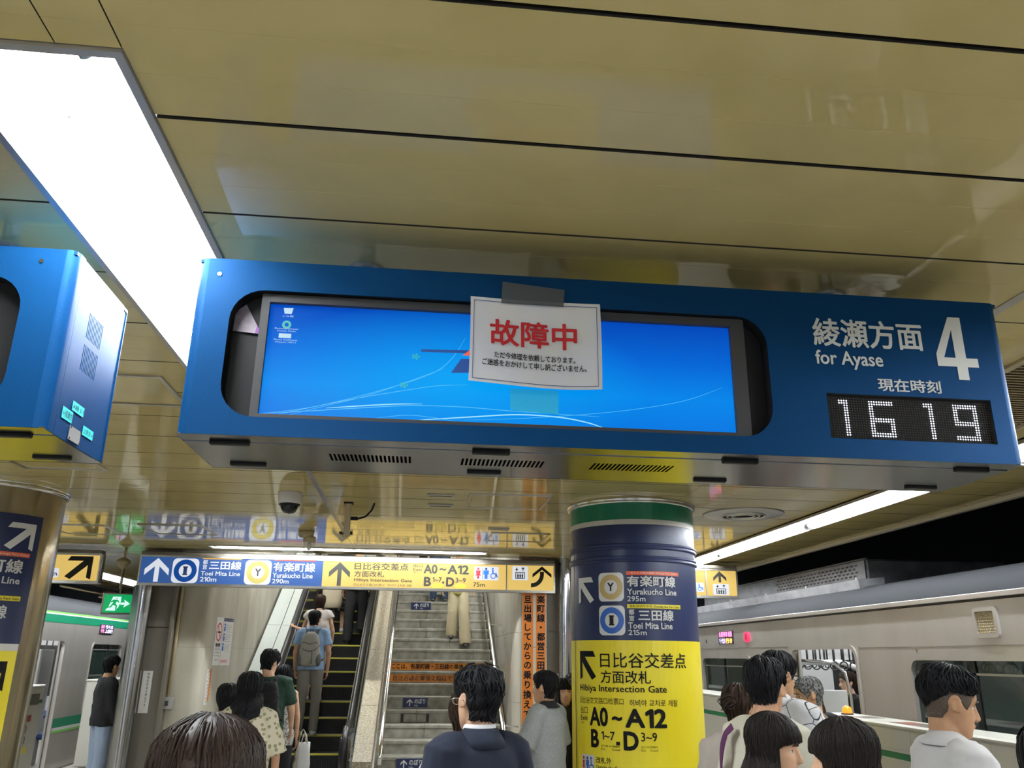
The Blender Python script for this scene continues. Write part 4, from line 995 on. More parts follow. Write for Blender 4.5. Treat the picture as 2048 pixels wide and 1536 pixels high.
def stair_rail(X, y0, y1, label, wallx):
    t = thing('stair_handrail', label, 'handrail', (X, y0, zs(y0)+.3))
    part('rail', MB().path([(X, y0, zs(y0)+.70), (X, y0+.02, zs(y0)+.80), (X, y0+.08, zs(y0+.08)+.85), (X, y1, zs(y1)+.85)], .024, 14), 'chrome', t, smooth=True)
    k = y0+.5
    while k < y1: part('bracket', MB().path([(X, k, zs(k)+.83), (X, k, zs(k)+.74), (wallx, k, zs(k)+.72)], .010, 8), 'chrome', t, smooth=True); k += 1.15
stair_rail(1.02, 9.95, 16.5, 'bright steel handrail along the right side of the stairs', 1.22)
stair_rail(-.36, 9.85, 16.5, 'bright steel handrail along the granite divider', -.44)

es = thing('escalator', 'black escalator with yellow step edges carrying people up', 'escalator', (-1.37, 11.0, FL))
sm = None
for i in range(-2, 16):
    y = 12.09+.3466*i; z = -1.247+.2*i
    if sm is None:
        mb = MB(); mb.box(-.455, .455, .0, .40, -.012, 0)
        # riser, gently curved with cleats
        for k in range(6):
            a0, a1 = k/6, (k+1)/6; mb.add([(-.455, .02*sin(a0*pi/2), -.2*a0), (.455, .02*sin(a0*pi/2), -.2*a0), (.455, .02*sin(a1*pi/2), -.2*a1), (-.455, .02*sin(a1*pi/2), -.2*a1)], [(0, 1, 2, 3)])
        n_ = 30
        for k in range(n_): x = -.45+.9*k/(n_-1); mb.box(x-.004, x+.004, -.002, .0, -.19, 0)
        sm = mb.mesh('step'); ym = MB().bbox(-.455, .455, -.004, .028, -.022, .003, .003).mesh('yellow_line')
    s_ = copies('step', sm, 'escblack', es, [(-1.37, y, z)])[0]
    q = bpy.data.objects.new('yellow_line', ym); COL.objects.link(q)
    if not ym.materials: ym.materials.append(M['escyellow'])
    q.parent = s_; ORG[q.name] = ORG[es.name]
part('comb_plate', MB().bbox(-1.83, -.91, 10.6, 11.38, FL+.01, FL+.08, .01), 'alu', es)
for sx, X in ((1, -.80), (-1, -1.93)):
    a, b = (X-.06, X+.055)
    mb = incl(a, b, -.45, .80, 11.35, 18.0, ze)
    part('balustrade', mb, 'steel', es)
    part('balustrade_end', MB().bbox(a, b, 10.62, 11.36, FL+.01, -.92, .012), 'steel', es)
    part('skirt', incl(*( (a-.022, a-.002) if sx == 1 else (b+.002, b+.022)), -.35, .22, 11.3, 18.0, ze), 'black', es)
    hy = 11.35
    pts = [(X, 18.0, ze(18.0)+.87), (X, 11.7, ze(11.7)+.87), (X, 11.5, ze(11.5)+.882), (X, 11.3, -.80), (X, 11.1, -.825), (X, 10.75, -.83)]
    pts += [(X, 10.75-.24*sin(pi*k/10), -1.07+.24*cos(pi*k/10)) for k in range(1, 11)]
    part('handrail', MB().path(pts, .040, 12, up=(1, 0, 0)), 'rubber', es, smooth=True)
    part('handrail_guide', MB().path([(p[0], p[1], p[2]-.042) for p in pts[:6]], .026, 8, up=(1, 0, 0)), 'chrome', es, smooth=True)
    if sx == 1:
        for k in range(6): part('newel_rib', MB().bbox(X-.07, X+.065, 10.66, 11.1, -1.60+k*.11, -1.60+k*.11+.095, .01), 'chrome', es)
ys_ = [10.7, 11.6, 12.55, 13.75, 15.0, 16.6, 18.0]
for a, b in zip(ys_, ys_[1:]):
    for x0, x1 in ((-2.14, -1.99), (-2.36, -2.15)):
        part('deck_panel', incl(x0, x1, .60, .72, a+.005, b-.005, ze), 'decking', es)
    part('deck_panel', incl(-.738, -.67, .55, .66, a+.005, b-.005, ze), 'decking', es)
part('truss_cover', incl(-2.30, -2.0, -.6, .59, 10.7, 18, ze), 'decking', es)

# walls round the well
def wallpanels(name, pts, zcuts, m, thick=.05):
    s_ = struct(name, None, None, empty=True)
    for (p, q) in zip(pts, pts[1:]):
        d = Vector((q[0]-p[0], q[1]-p[1], 0)); L = d.length; d.normalize(); n = Vector((d.y, -d.x, 0)); nn = max(1, round(L/.92)) if L > .5 else 1
        for k in range(nn):
            a = Vector((p[0], p[1], 0))+d*(L*k/nn+(.002 if L > .3 else 0)); b = Vector((p[0], p[1], 0))+d*(L*(k+1)/nn-(.002 if L > .3 else 0))
            for z0, z1 in zip(zcuts, zcuts[1:]):
                V = [(a.x, a.y, z0+.0015), (b.x, b.y, z0+.0015), (b.x, b.y, z1-.0015), (a.x, a.y, z1-.0015)]
                V += [(v[0]-n.x*thick, v[1]-n.y*thick, v[2]) for v in V]
                part('panel', MB().add(V, [(0, 1, 2, 3), (4, 7, 6, 5), (0, 4, 5, 1), (2, 6, 7, 3), (0, 3, 7, 4), (1, 2, 6, 5)]), m, s_)
    return s_
cor = [(-3.07, 11.28), (-2.80, 11.28)]+[(-2.80+.12*sin(a*pi/2*.8/5), 11.40-.12*cos(a*pi/2*.8/5)) for a in range(1, 6)]+[(-2.50, 12.05), (-2.42, 12.45), (-2.40, 12.8), (-2.40, 21.5)]
wallpanels('wall_escalator', cor, [FL, -.9, .07, 1.2, 3.0, 5.0], 'concrete')
wallpanels('wall_stairs', [(1.23, 21.5), (1.23, 11.35)]+[(1.23+.09*(1-cos(a*pi/2/5)), 11.35-.28*sin(a*pi/2/5)) for a in range(1, 6)], [FL, -.55, .3, 1.2, 3.0, 5.0], 'creamwall')
s_ = struct('wall_front', None, None, empty=True)
for a, b in ((1.325, 1.655),):
    for z0, z1 in ((FL, .12), (.124, 1.25)): part('panel', MB().bbox(a, b, 11.06, 11.12, z0, z1, .002), 'creamwall', s_)
M['brownwall'] = M['browndoor']
for a, b in ((1.67, 2.0),):
    for z0, z1 in ((FL, .31), (.318, 1.25)): part('panel', MB().bbox(a, b, 11.14, 11.2, z0, z1, .002), 'browndoor', s_)
for z0, z1 in ((FL, .295), (.303, 1.25)): part('panel', MB().bbox(-3.52, -3.10, 11.14, 11.2, z0, z1, .002), 'browndoor', s_)
part('door_jamb', MB().bbox(-3.10, -3.06, 11.10, 11.3, FL, 1.25, .003), 'browndoor', s_)
struct('wall_core_left', MB().box(-3.56, -3.50, 11.2, 21.5, FL, 2.3), 'browndoor')
struct('wall_core_right', MB().box(1.96, 2.0, 11.2, 21.5, FL, 2.3), 'browndoor')
struct('wall_well_end', MB().box(-3.5, 2.0, 21.5, 21.6, FL, 8), 'creamwall')
struct('trim_3', MB().add([(-3.5, 11.12, 1.32), (2, 11.12, 1.32), (2, 21.5, 7.2), (-3.5, 21.5, 7.2), (-3.5, 11.12, 1.36), (2, 11.12, 1.36), (2, 21.5, 7.24), (-3.5, 21.5, 7.24)], [(0, 1, 2, 3), (4, 7, 6, 5), (0, 4, 5, 1), (2, 6, 7, 3), (0, 3, 7, 4), (1, 2, 6, 5)]), 'creamwall')
for X, nm in ((-2.0, 'escalator'), (.95, 'stairs')):  # unseen lamps added to brighten the escalator and stair well
    t = thing('ceiling_light', 'added unseen fluorescent fill light on the sloping roof over the %s' % nm, 'ceiling light', (X, 12.5, 2.0))
    for k in range(3):
        y0 = 12.2+k*2.2; z0 = 1.24+(y0-11.12)*.567; y1 = y0+1.6; z1 = 1.24+(y1-11.12)*.567
        part('fluorescent_tube', MB().tube((X, y0, z0-.06), (X, y1, z1-.06), .016, n=10), 'tube', t)
        part('reflector', MB().add([(X-.07, y0, z0+.03), (X+.07, y0, z0+.03), (X+.07, y1, z1+.03), (X-.07, y1, z1+.03)], [(0, 1, 2, 3)]), 'reflector', t)
# conduit and junction box, notices, posters
t = thing('conduit_pipe', 'rusty vertical conduit pipe ending in a junction box on the concrete wall', 'pipe', (-3.04, 11.24, -.66))
part('pipe', MB().tube((-3.035, 11.245, -.5), (-3.035, 11.245, 1.24), .022, n=12), 'beige', t, smooth=True)
part('junction_box', MB().bbox(-3.09, -2.97, 11.19, 11.275, -.66, -.52, .006), 'graymetal', t)
part('socket', MB().bbox(-3.05, -3.01, 11.18, 11.19, -.62, -.56, .003), 'bezel', t)
def flat_sign(name, label, cat, u0, v0, u1, v1, fm, m='whitefilm', w=.003):
    c = fm((u0+u1)/2, v0, -w/2); t = thing(name, label, cat, c)
    part('sheet', sheet(u0, v0, u1, v1, fm, -.0005, 1, w), m, t); return t
f1 = front(11.138)
t = flat_sign('paper_notice', 'tall narrow white paper taped to the brown panel beside the left post', 'notice', -3.34, -.70, -3.225, -.215, f1)
part('lettering', vtext('係員以外立入禁止です', -3.27, -.25, .03, .040, f1, .005, 0), 'ink', t)
t = flat_sign('paper_notice', 'small white paper taped to the brown panel beside the right post', 'notice', 1.79, -.52, 1.85, -.20, f1)
f2 = front(11.058)
M['banner'] = mat('orange_banner', srgb(206, 116, 34), .35); M['bannerred'] = mat('faded_orange_banner', srgb(176, 92, 44), .4)
t = thing('wall_banner', 'left vertical orange banner ending with a small circle mark', 'banner', (1.32, 11.05, -.965))
part('sheet', sheet(1.335, -.965, 1.476, 1.24, f2, -.0005, 1, .002), 'banner', t)
part('lettering', vtext('一旦出場してからの乗り換えです。', 1.405, .835, .105, .117, f2, .004, .03), 'ink', t)
t = thing('wall_banner', 'right vertical orange banner partly hidden by the man in gray', 'banner', (1.55, 11.05, -.9))
part('sheet', sheet(1.515, -.9, 1.64, 1.24, f2, -.0005, 1, .002), 'banner', t)
part('lettering', vtext('有楽町線・都営三田線', 1.578, .835, .105, .117, f2, .004, .03), 'ink', t)
def segmap(p, q):
    d = Vector((q[0]-p[0], q[1]-p[1], 0)).normalized(); n = Vector((-d.y, d.x, 0))
    return lambda u, v, w=0: (p[0]+d.x*u+n.x*w, p[1]+d.y*u+n.y*w, v)
pw = segmap(cor[-4-1+0], cor[-4]) if False else segmap((cor[6][0], cor[6][1]), (-2.50, 12.05))
t = flat_sign('smoking_notice', 'white no-smoking notice with red circle on the concrete wall', 'notice', .20, -.15, .385, .45, pw)
part('red_circle', disc(.293, .265, .075, lambda u, v, w=0: pw(u, v+(v-.265)*.55, w), .004, .062, 32), 'red', t)
part('red_bar', poly([(.245, .345), (.258, .352), (.342, .19), (.329, .183)], pw, -.004, .0005), 'red', t)
part('cigarette', poly([(.25, .255), (.335, .255), (.335, .272), (.25, .272)], pw, -.0045, .0005), 'ink', t)
part('lettering', text('禁煙', .232, .075, .355, .125, pw, .004, .02), 'ink', t)
mb = MB()
for a, s_ in ((.045, '終日禁煙'), (.005, 'お客様の健康'), (-.035, 'No Smoking'), (-.085, 'ご協力を')): text(s_, .225, a-.008, .36, a+.014, pw, .004, .0, mb)
part('lettering', mb, 'ink', t)
t = flat_sign('escalator_notice', 'white escalator safety notice with three blue symbols on the concrete wall', 'notice', .395, -.15, .665, .45, pw)
part('header', sheet(.397, .405, .663, .447, pw, -.004, 1, .001), 'navyfilm', t)
part('lettering', text('エスカレーターのご利用', .405, .413, .655, .438, pw, .006, .0), 'white', t)
for k in range(3):
    z = .30-k*.125
    part('symbol', sheet(.415, z-.02, .455, z+.075, pw, -.004, 1, .001), 'blue', t)
    part('symbol_figure', disc(.435, z+.045, .012, pw, .006, 0, 12), 'white', t)
    mb = MB()
    for q, s_ in enumerate(('手すりにつかまり', '黄色い線の内側に', 'お乗りください')): text(s_, .475, z+.05-q*.026, .64-q*.02, z+.064-q*.026, pw, .004, 0, mb)
    sheet(.475, z-.028, .64, z-.026, pw, -.0035, 1, .0005, mb)
    part('lettering', mb, 'ink', t)
for k in range(4): part('red_symbol', disc(.43+k*.045, -.10, .018, pw, .004, .010, 14), 'red', t)
t = flat_sign('wall_sticker', 'narrow white sticker strip with dark writing below the posters', 'sticker', .10, -.62, .175, -.20, pw)
part('lettering', vtext('駆け込み乗車はご遠慮', .155, -.225, .03, .040, pw, .005, 0), 'ink', t)
part('lettering', vtext('おやめください', .122, -.235, .03, .052, pw, .005, 0), 'red', t)
t = flat_sign('wall_sticker', 'narrow mustard sticker strip beside the white one', 'sticker', .19, -.58, .22, -.19, pw, 'banner')
part('lettering', vtext('足元にご注意下さい', .205, -.215, .026, .040, pw, .005, 0), 'ink', t)
t = thing('wall_sticker', 'faded vertical white writing on the shiny curved wall', 'sticker', (1.228, 11.9, -.35))
fw = lambda u, v, w=0: (1.228+w, -u, v)
part('lettering', vtext('階段ではありません', -12.2, .42, .10, .11, fw, .003, .02), 'white', t)

# ------------------------------------------------------------------ platform gates
def gate(x0, x1, y0, y1, zt, label, front_sign, lamp=None, dec=True, ends=0):
    t = thing('platform_gate', label, 'platform gate', ((x0+x1)/2, (y0+y1)/2, FL))
    fx = x0 if front_sign < 0 else x1; f_ = sideRt(fx) if front_sign < 0 else sideL(fx); U = (lambda a: -a) if front_sign < 0 else (lambda a: a)
    part('body', MB().bbox(x0+.012, x1-.012, y0+.01, y1-.01, FL+.02, zt-.03, .012), 'psd', t)
    part('top_cover', MB().bbox(x0, x1, y0, y1, zt-.03, zt, .012), 'psd', t)
    k = y0+.02
    L = 1.55; n = max(1, round((y1-y0)/L)); L = (y1-y0)/n
    for i in range(n):
        a, b = y0+i*L+.02, y0+(i+1)*L-.02; u0, u1 = sorted((U(a), U(b)))
        part('panel', plate(rrect(u0, zt-.17, u1, zt-.045, .004, 2), [], .004, lambda u, v, w=0: f_(u, v, w+.008)), 'psd', t)
        part('panel', plate(rrect(u0, FL+.1, u1, zt-.178, .004, 2), [], .004, lambda u, v, w=0: f_(u, v, w+.008)), 'psd', t)
        part('green_stripe', sheet(u0, zt-.236, u1, zt-.192, lambda u, v, w=0: f_(u, v, w+.008), -.0005, 1, .001), 'psdgreen', t)
    return t, f_, U
PG, fg, U = gate(3.46, 3.78, -3.0, 7.40, -.43, 'long cream platform gate with a lit orange lamp beside the right train', -1)
part('lamp_base', MB().lathe([(.001, 0), (.05, 0), (.05, .012), (.001, .012)], (3.62, 7.1, -.43), 20), 'bezel', PG)
part('warning_lamp', MB().ell((3.62, 7.1, -.40), (.040, .040, .042), 16, 10), 'yellowlamp', PG, 'lit orange lamp', smooth=True)
part('dark_decal', MB().box(3.50, 3.68, 5.72, 6.25, -.4299, -.428), 'decal', PG)
part('decal_picture', MB().box(3.53, 3.64, 6.02, 6.2, -.4279, -.427), 'decalred', PG)
part('dark_decal', MB().box(3.52, 3.70, 6.65, 6.9, -.4299, -.428), 'decal', PG)
part('lock_plate', plate(rrect(-5.24, -.535, -5.06, -.47, .003, 2), [], .002, lambda u, v, w=0: fg(u, v, w+.003)), 'psd', PG)
part('keyhole', MB().ell((3.460, 5.145, -.498), (.010, .025, .025), 12, 8), 'chrome', PG, smooth=True)
part('keyhole', MB().ell((3.462, 6.5, -.48), (.006, .010, .010), 10, 6), 'gap', PG, smooth=True)
gate(3.46, 3.78, 9.55, 16.5, -.38, 'cream platform gate beyond the open train door, right of the pillar', -1)
PL, fl_, U = gate(-5.35, -5.03, 5.0, 12.6, -.43, 'cream platform gate with red and dark stickers beside the left pillar', 1)
part('green_sticker', sheet(11.9, -.64, 12.12, -.56, fl_, -.0005, 1, .002), 'psdgreen', PL)
part('dark_sticker', sheet(12.2, -.68, 12.45, -.54, fl_, -.0005, 1, .002), 'decal', PL)
part('red_sticker', sheet(11.85, -.88, 12.3, -.80, fl_, -.0005, 1, .002), 'decalred', PL)
o = part('pictogram_sticker', sheet(11.85, -1.18, 12.3, -.90, fl_, -.0005, 1, .002), 'whitefilm', PL)
for k in range(2):
    for j in range(2): part('pictogram', disc(11.97+k*.2, -1.10+j*.13, .05, fl_, .004, .025, 14), 'decal', o)
part('yellow_sticker', sheet(11.85, -1.26, 12.3, -1.19, fl_, -.0005, 1, .002), 'ylabel', PL)
gate(-5.35, -5.03, 14.9, 19.5, -.43, 'far cream platform gate seen behind the steel post at left', 1)

# ------------------------------------------------------------------ trains
def train(side, X, y0, y1, doors, wins, ztop, label, dtop, wz0, wz1):
    """side=+1: body extends to +x and its near side faces -x"""
    t = thing('train', label, 'train', (X+side*1.4, (y0+y1)/2, FL-.1))
    f_ = (lambda u, v, w=0: (X+side*w, u, v))
    holes = [rrect(d-.68, FL-.02, d+.68, dtop, .0) for d in doors]
    holes = []
    for d in doors: holes.append([(d-.68, FL-.02), (d+.68, FL-.02)]+[(d+.68-.1+.1*cos(a), dtop-.1+.1*sin(a)) for a in [pi/2*k/5 for k in range(6)]]+[(d-.68+.1-.1*sin(a), dtop-.1+.1*cos(a)) for a in [pi/2*k/5 for k in range(6)]])
    for a, b in wins: holes.append(rrect(a, wz0, b, wz1, .09, 5))
    part('side_wall', plate(rrect(y0, FL-.95, y1, ztop), holes, .05, f_), 'trainside', t)
    W_ = 2.8
    part('far_wall', MB().box(*sorted((X+side*(W_-.05), X+side*W_)), y0, y1, FL-.95, ztop), 'interior', t)
    for yy in (y0, y1-.05): part('end_wall', MB().box(*sorted((X+side*.02, X+side*W_)), yy, yy+.05, FL-.95, ztop), 'trainside', t)
    part('cabin_floor', MB().box(*sorted((X+side*.03, X+side*(W_-.05))), y0, y1, FL-.08, FL), 'floor', t)
    part('cabin_ceiling', MB().box(*sorted((X+side*.055, X+side*(W_-.05))), y0, y1, .36, .39), 'interior', t)
    for xx in (.75, 2.0):
        part('ceiling_lamp', MB().box(*sorted((X+side*(xx-.05), X+side*(xx+.05))), y0+.3, y1-.3, .335, .358), 'interiorlight', t)
    # roof
    pr = [(0, ztop), (.015, ztop+.05), (.07, ztop+.14), (.2, ztop+.22), (.45, ztop+.29), (.9, ztop+.335), (1.4, ztop+.35)]
    pr = pr+[(W_-x, z) for x, z in pr[-2::-1]]
    V = [(X+side*x, yy, z) for yy in (y0, y1) for x, z in pr]; n = len(pr)
    part('roof', MB().add(V, [(k, k+1, n+k+1, n+k) for k in range(n-1)]+[tuple(range(n)), tuple(range(n, 2*n))]), 'trainroof', t, smooth=True)
    # door surrounds, leaves slid open, windows
    for d in doors:
        oo = [(d-.715, FL-.03), (d+.715, FL-.03)]+[(d+.715-.12+.12*cos(a), dtop+.035-.12+.12*sin(a)) for a in [pi/2*k/5 for k in range(6)]]+[(d-.715+.12-.12*sin(a), dtop+.035-.12+.12*cos(a)) for a in [pi/2*k/5 for k in range(6)]]
        hh = [(d-.68, FL-.025), (d+.68, FL-.025)]+[(d+.68-.1+.1*cos(a), dtop-.1+.1*sin(a)) for a in [pi/2*k/5 for k in range(6)]]+[(d-.68+.1-.1*sin(a), dtop-.1+.1*cos(a)) for a in [pi/2*k/5 for k in range(6)]]
        part('door_frame', plate(oo, [hh], .012, lambda u, v, w=0: f_(u, v, w-.012)), 'trainside', t)
        for s_ in (-1, 1):
            lf = part('sliding_door', MB().box(*sorted((X+side*.052, X+side*.075)), *sorted((d+s_*.66, d+s_*1.3)), FL, dtop+.02), 'bezel', t)
            part('door_edge', MB().bbox(*sorted((X+side*.050, X+side*.078)), *sorted((d+s_*.63, d+s_*.66)), FL, dtop+.02, .003), 'graymetal', lf)
    for a, b in wins:
        fr = part('window_frame', plate(rrect(a-.035, wz0-.035, b+.035, wz1+.035, .11, 5), [rrect(a, wz0, b, wz1, .09, 5)], .014, lambda u, v, w=0: f_(u, v, w-.012)), 'trainside', t)
        part('pane', plate(rrect(a-.01, wz0-.01, b+.01, wz1+.01, .09, 5), [], .006, lambda u, v, w=0: f_(u, v, w+.022)), 'pane', fr)
        mu = a+(b-a)*(.55)
        part('mullion', MB().box(*sorted((X+side*.012, X+side*.03)), mu-.03, mu+.03, wz0, wz1), 'black', fr)
        part('top_bar', MB().box(*sorted((X+side*.012, X+side*.03)), a+.05, b-.05, wz1-.10, wz1-.085), 'graymetal', fr)
        bench = part('bench', MB().bbox(*sorted((X+side*.07, X+side*.55)), a-.7, b+.7, FL+.38, FL+.46, .03), 'seat', t)
        part('bench', MB().bbox(*sorted((X+side*(W_-.55), X+side*(W_-.07))), a-.7, b+.7, FL+.38, FL+.46, .03), 'seat', t)
        part('far_window', MB().box(*sorted((X+side*(W_-.056), X+side*(W_-.05))), a, b, wz0, wz1), 'darkglass', t)
    for d in doors: part('far_door', MB().box(*sorted((X+side*(W_-.056), X+side*(W_-.05))), d-.5, d+.5, FL+.5, wz1), 'darkglass', t)
    return t, f_
TR, fr_ = train(1, 4.0, 1.0, 21.0, [3.43, 8.25, 13.07, 17.89], [(5.0, 6.68), (10.1, 11.85), (14.7, 16.4)], .42,
                'brushed metal commuter train with open door at the right platform', .105, -.95, .01)
R_ = sideRt(4.0)
part('gutter', MB().box(3.985, 4.0, 1.0, 21.0, .425, .437), 'gap', TR)
part('cantrail', MB().bbox(3.975, 4.0, 1.0, 21.0, .437, .475, .004), 'trainside', TR)
for z, a, b in ((.137, 9.0, 12.35), (.113, 4.2, 7.5), (.137, 13.8, 17.1)): part('seam', MB().box(3.997, 3.9995, a, b, z, z+.004), 'psdline', TR)
for y in (7.50, 9.02, 4.2, 12.35): part('seam', MB().box(3.997, 3.9995, y, y+.005, FL-.5, .13), 'psdline', TR)
d_ = part('destination_display', MB().bbox(3.992, 4.01, 10.62, 11.16, .187, .353, .003), 'ledblack', TR, 'lit pink and orange destination display')
part('lettering', text('各駅停車', -11.13, .275, -10.80, .345, R_, .010, .03), 'pinkled', d_); part('lettering', text('綾瀬', -10.78, .275, -10.65, .345, R_, .010, .03), 'pinkled', d_)
part('lettering', text('千代田', -11.13, .195, -10.90, .262, R_, .010, .03), 'purpleled', d_); part('lettering', text('行き', -10.88, .195, -10.65, .262, R_, .010, .05), 'orangeled', d_)
part('side_lamp', plate(rrect(-10.24, .205, -10.08, .32, .05, 5), [], .02, lambda u, v, w=0: R_(u, v, w-.015)), 'redlamp', TR, 'lit red side lamp')
part('side_lamp_core', plate(rrect(-10.19, .225, -10.13, .30, .028, 5), [], .004, lambda u, v, w=0: R_(u, v, w-.02)), 'red', TR)
part('round_recess', disc(-11.67, .233, .028, R_, .002), 'gap', TR)
lv = part('louver', plate(rrect(-5.79, .165, -5.53, .375, .03, 4), [rrect(-5.765, .195, -5.565, .345, .01, 3)], .02, lambda u, v, w=0: R_(u, v, w-.02)), 'trainside', TR, 'perforated metal grille with rounded frame')
part('grille_back', MB().box(3.994, 3.998, 5.56, 5.77, .19, .35), 'beige', lv)
mb = MB()
for i in range(10):
    for j in range(8):
        y, z = 5.575+i*.021+(.0105 if j % 2 else 0), .203+j*.019
        if y < 5.76: mb.add([(3.992, y-.007, z), (3.992, y, z-.006), (3.992, y+.007, z), (3.992, y, z+.006), (3.986, y, z)], [(0, 1, 4), (1, 2, 4), (2, 3, 4), (3, 0, 4)])
q = part('mesh_bump', mb, 'beige', lv); q['kind'] = 'stuff'
part('triangle_mark', poly([(-6.595, .095), (-6.565, .095), (-6.58, .055)], R_, -.002, .0005), 'decal', TR)
# roof air conditioner
ac = part('air_conditioner', MB().bbox(4.62, 6.2, 8.31, 13.4, .70, 1.02, .02), 'acunit', TR, 'gray roof air conditioner')
AH = []
for r in range(4):
    for c in range(22): u = -10.55+c*.095+(.045 if r % 2 else 0); v = .845+r*.036; AH.append(rrect(u, v, u+.06, v+.018, .008, 2))
part('perforated_panel', plate(rrect(-13.4, .80, -8.31, 1.0), AH, .004, lambda u, v, w=0: (4.60+w, -u, v)), 'acunit', ac)
part('panel_backing', MB().box(4.607, 4.6085, 8.4, 13.3, .83, .975), 'gap', ac)
part('drip_lip', MB().add([(4.36, 8.0, .645), (4.36, 13.6, .645), (4.34, 13.6, .775), (4.34, 8.0, .775), (4.62, 8.0, .66), (4.62, 13.6, .66), (4.62, 13.6, .80), (4.62, 8.0, .80)], [(0, 1, 2, 3), (4, 7, 6, 5), (0, 4, 5, 1), (2, 6, 7, 3), (0, 3, 7, 4), (1, 2, 6, 5)]), 'driplip', ac)
part('top_edge', MB().tube((4.63, 8.31, 1.02), (4.63, 13.4, 1.02), .012, n=8), 'acunit', ac)
for y in (12.2, 11.3, 10.9, 9.7, 8.5): part('bolt', MB().tube((4.59, y, .825), (4.61, y, .825), .018, n=10), 'whitepaint', ac)
# inside: rails with straps, partitions
def strap_mesh():
    mb = MB(); mb.bbox(-.012, .012, -.004, .004, -.20, .0, .002); mb.bbox(-.03, .03, -.022, .022, -.02, .02, .006)
    pts = [(.045*sin(a), 0, -.245+.045*cos(a)) for a in [2*pi*k/14 for k in range(15)]]
    mb.path(pts, .008, 6); mb.smooth = True; return mb.mesh('hanging_strap', merge=False)
smesh = strap_mesh()
for xx in (4.62, 5.95):
    part('strap_rail', MB().tube((xx, 2.0, .20), (xx, 19.5, .20), .014, n=8), 'chrome', TR, smooth=True)
    L_ = []
    for k in range(70):
        y = 2.2+k*.22; L_.append((xx, y, .19))
    copies('hanging_strap', smesh, 'strap', TR, L_)
for y in (9.02, 7.40, 3.43+.78, 3.43-.78):
    part('seat_partition', MB().bbox(4.10, 4.62, y-.015, y+.015, FL+.3, -.30, .01), 'interior', TR)
    part('partition_pane', MB().box(4.12, 4.60, y-.004, y+.004, -.30, -.06), 'paneclear', TR)
    part('grab_pole', MB().path([(4.66, y, FL), (4.66, y, -.35), (4.62, y, -.12), (4.50, y, -.02), (4.12, y, .0)], .016, 10), 'chrome', TR, smooth=True)
part('seat_partition', MB().path([(4.15, 9.25, -.15), (4.15, 9.25, -.02), (4.75, 9.3, -.02), (4.95, 9.35, -.08), (5.1, 9.4, -.35)], .03, 10), 'interior', TR, 'white arched frame inside the door', smooth=True)
for y in (9.6, 10.3, 11.0): part('poster', MB().box(6.73, 6.745, y, y+.5, -.1, .18), 'whitefilm', TR)
TL, fq = train(-1, -5.7, 3.0, 24.0, [4.4, 9.2, 14.02, 18.84], [(5.9, 7.6), (10.8, 12.5), (15.93, 17.42), (20.3, 21.9)], .60,
                'metal commuter train with green stripes at the left platform', .157, -.98, .129)
FL_ = sideL(-5.7)
def stripe(z0, z1, m, lb=None, segs=((3.0, 24.0),)):
    for a, b in segs: part('color_stripe', MB().box(-5.699, -5.697, a, b, z0, z1), m, TL, lb)
stripe(.435, .555, 'traingreen', 'green stripe'); stripe(.555, .575, 'white'); stripe(.575, .60, 'traingreen2')
lo = ((3, 3.7), (5.12, 8.48), (9.92, 13.3), (14.75, 18.1), (19.6, 24))
stripe(-1.16, -1.02, 'traingreen', None, lo); stripe(-1.205, -1.16, 'white', None, lo); stripe(-1.24, -1.205, 'traingreen2', None, lo)
d_ = part('destination_display', MB().bbox(-5.70, -5.685, 16.13, 16.80, .318, .475, .003), 'ledblack', TL, 'lit destination display')
part('lettering', text('急行', 16.15, .40, 16.32, .465, FL_, .018, .05), 'pinkled', d_); part('lettering', text('代々木', 16.36, .40, 16.76, .468, FL_, .018, .05), 'purpleled', d_)
part('lettering', text('千代', 16.15, .325, 16.32, .39, FL_, .018, .05), 'pinkled', d_); part('lettering', text('上原行', 16.36, .325, 16.76, .392, FL_, .018, .05), 'purpleled', d_)
part('cabin_cabinet', MB().bbox(-6.9, -6.1, 14.9, 15.4, FL, .03, .02), 'interior', TL, 'white cabinet inside the door')
part('sticker', MB().box(-6.4, -6.35, 14.88, 14.9, -.28, -.12), 'navyfilm', TL)
part('strap_rail', MB().tube((-6.3, 4, .22), (-6.3, 22, .22), .014, n=8), 'chrome', TL, smooth=True)
copies('hanging_strap', smesh, 'strap', TL, [(-6.3, 10.5+k*.25, .21) for k in range(40)])
# cables and boxes on the dark tunnel side over the left train
for k, (y, z, m, lb) in enumerate([(15.2, 1.15, 'graymetal', 'dusty junction box in the dark above the left train'), (18.5, 1.05, 'beige', 'pale junction box in the dark above the left train')]):
    t = thing('junction_box', lb, 'box', (-6.45, y, z)); part('box', MB().bbox(-6.6, -6.38, y-.2, y+.2, z, z+.15, .01), m, t); part('conduit', MB().tube((-6.45, y-2.5, z+.07), (-6.45, y+2.5, z+.07), .02, n=8), m, t); part('rod', MB().tube((-6.5, y, z+.14), (-6.5, y, 2.3), .012, n=8), m, t)
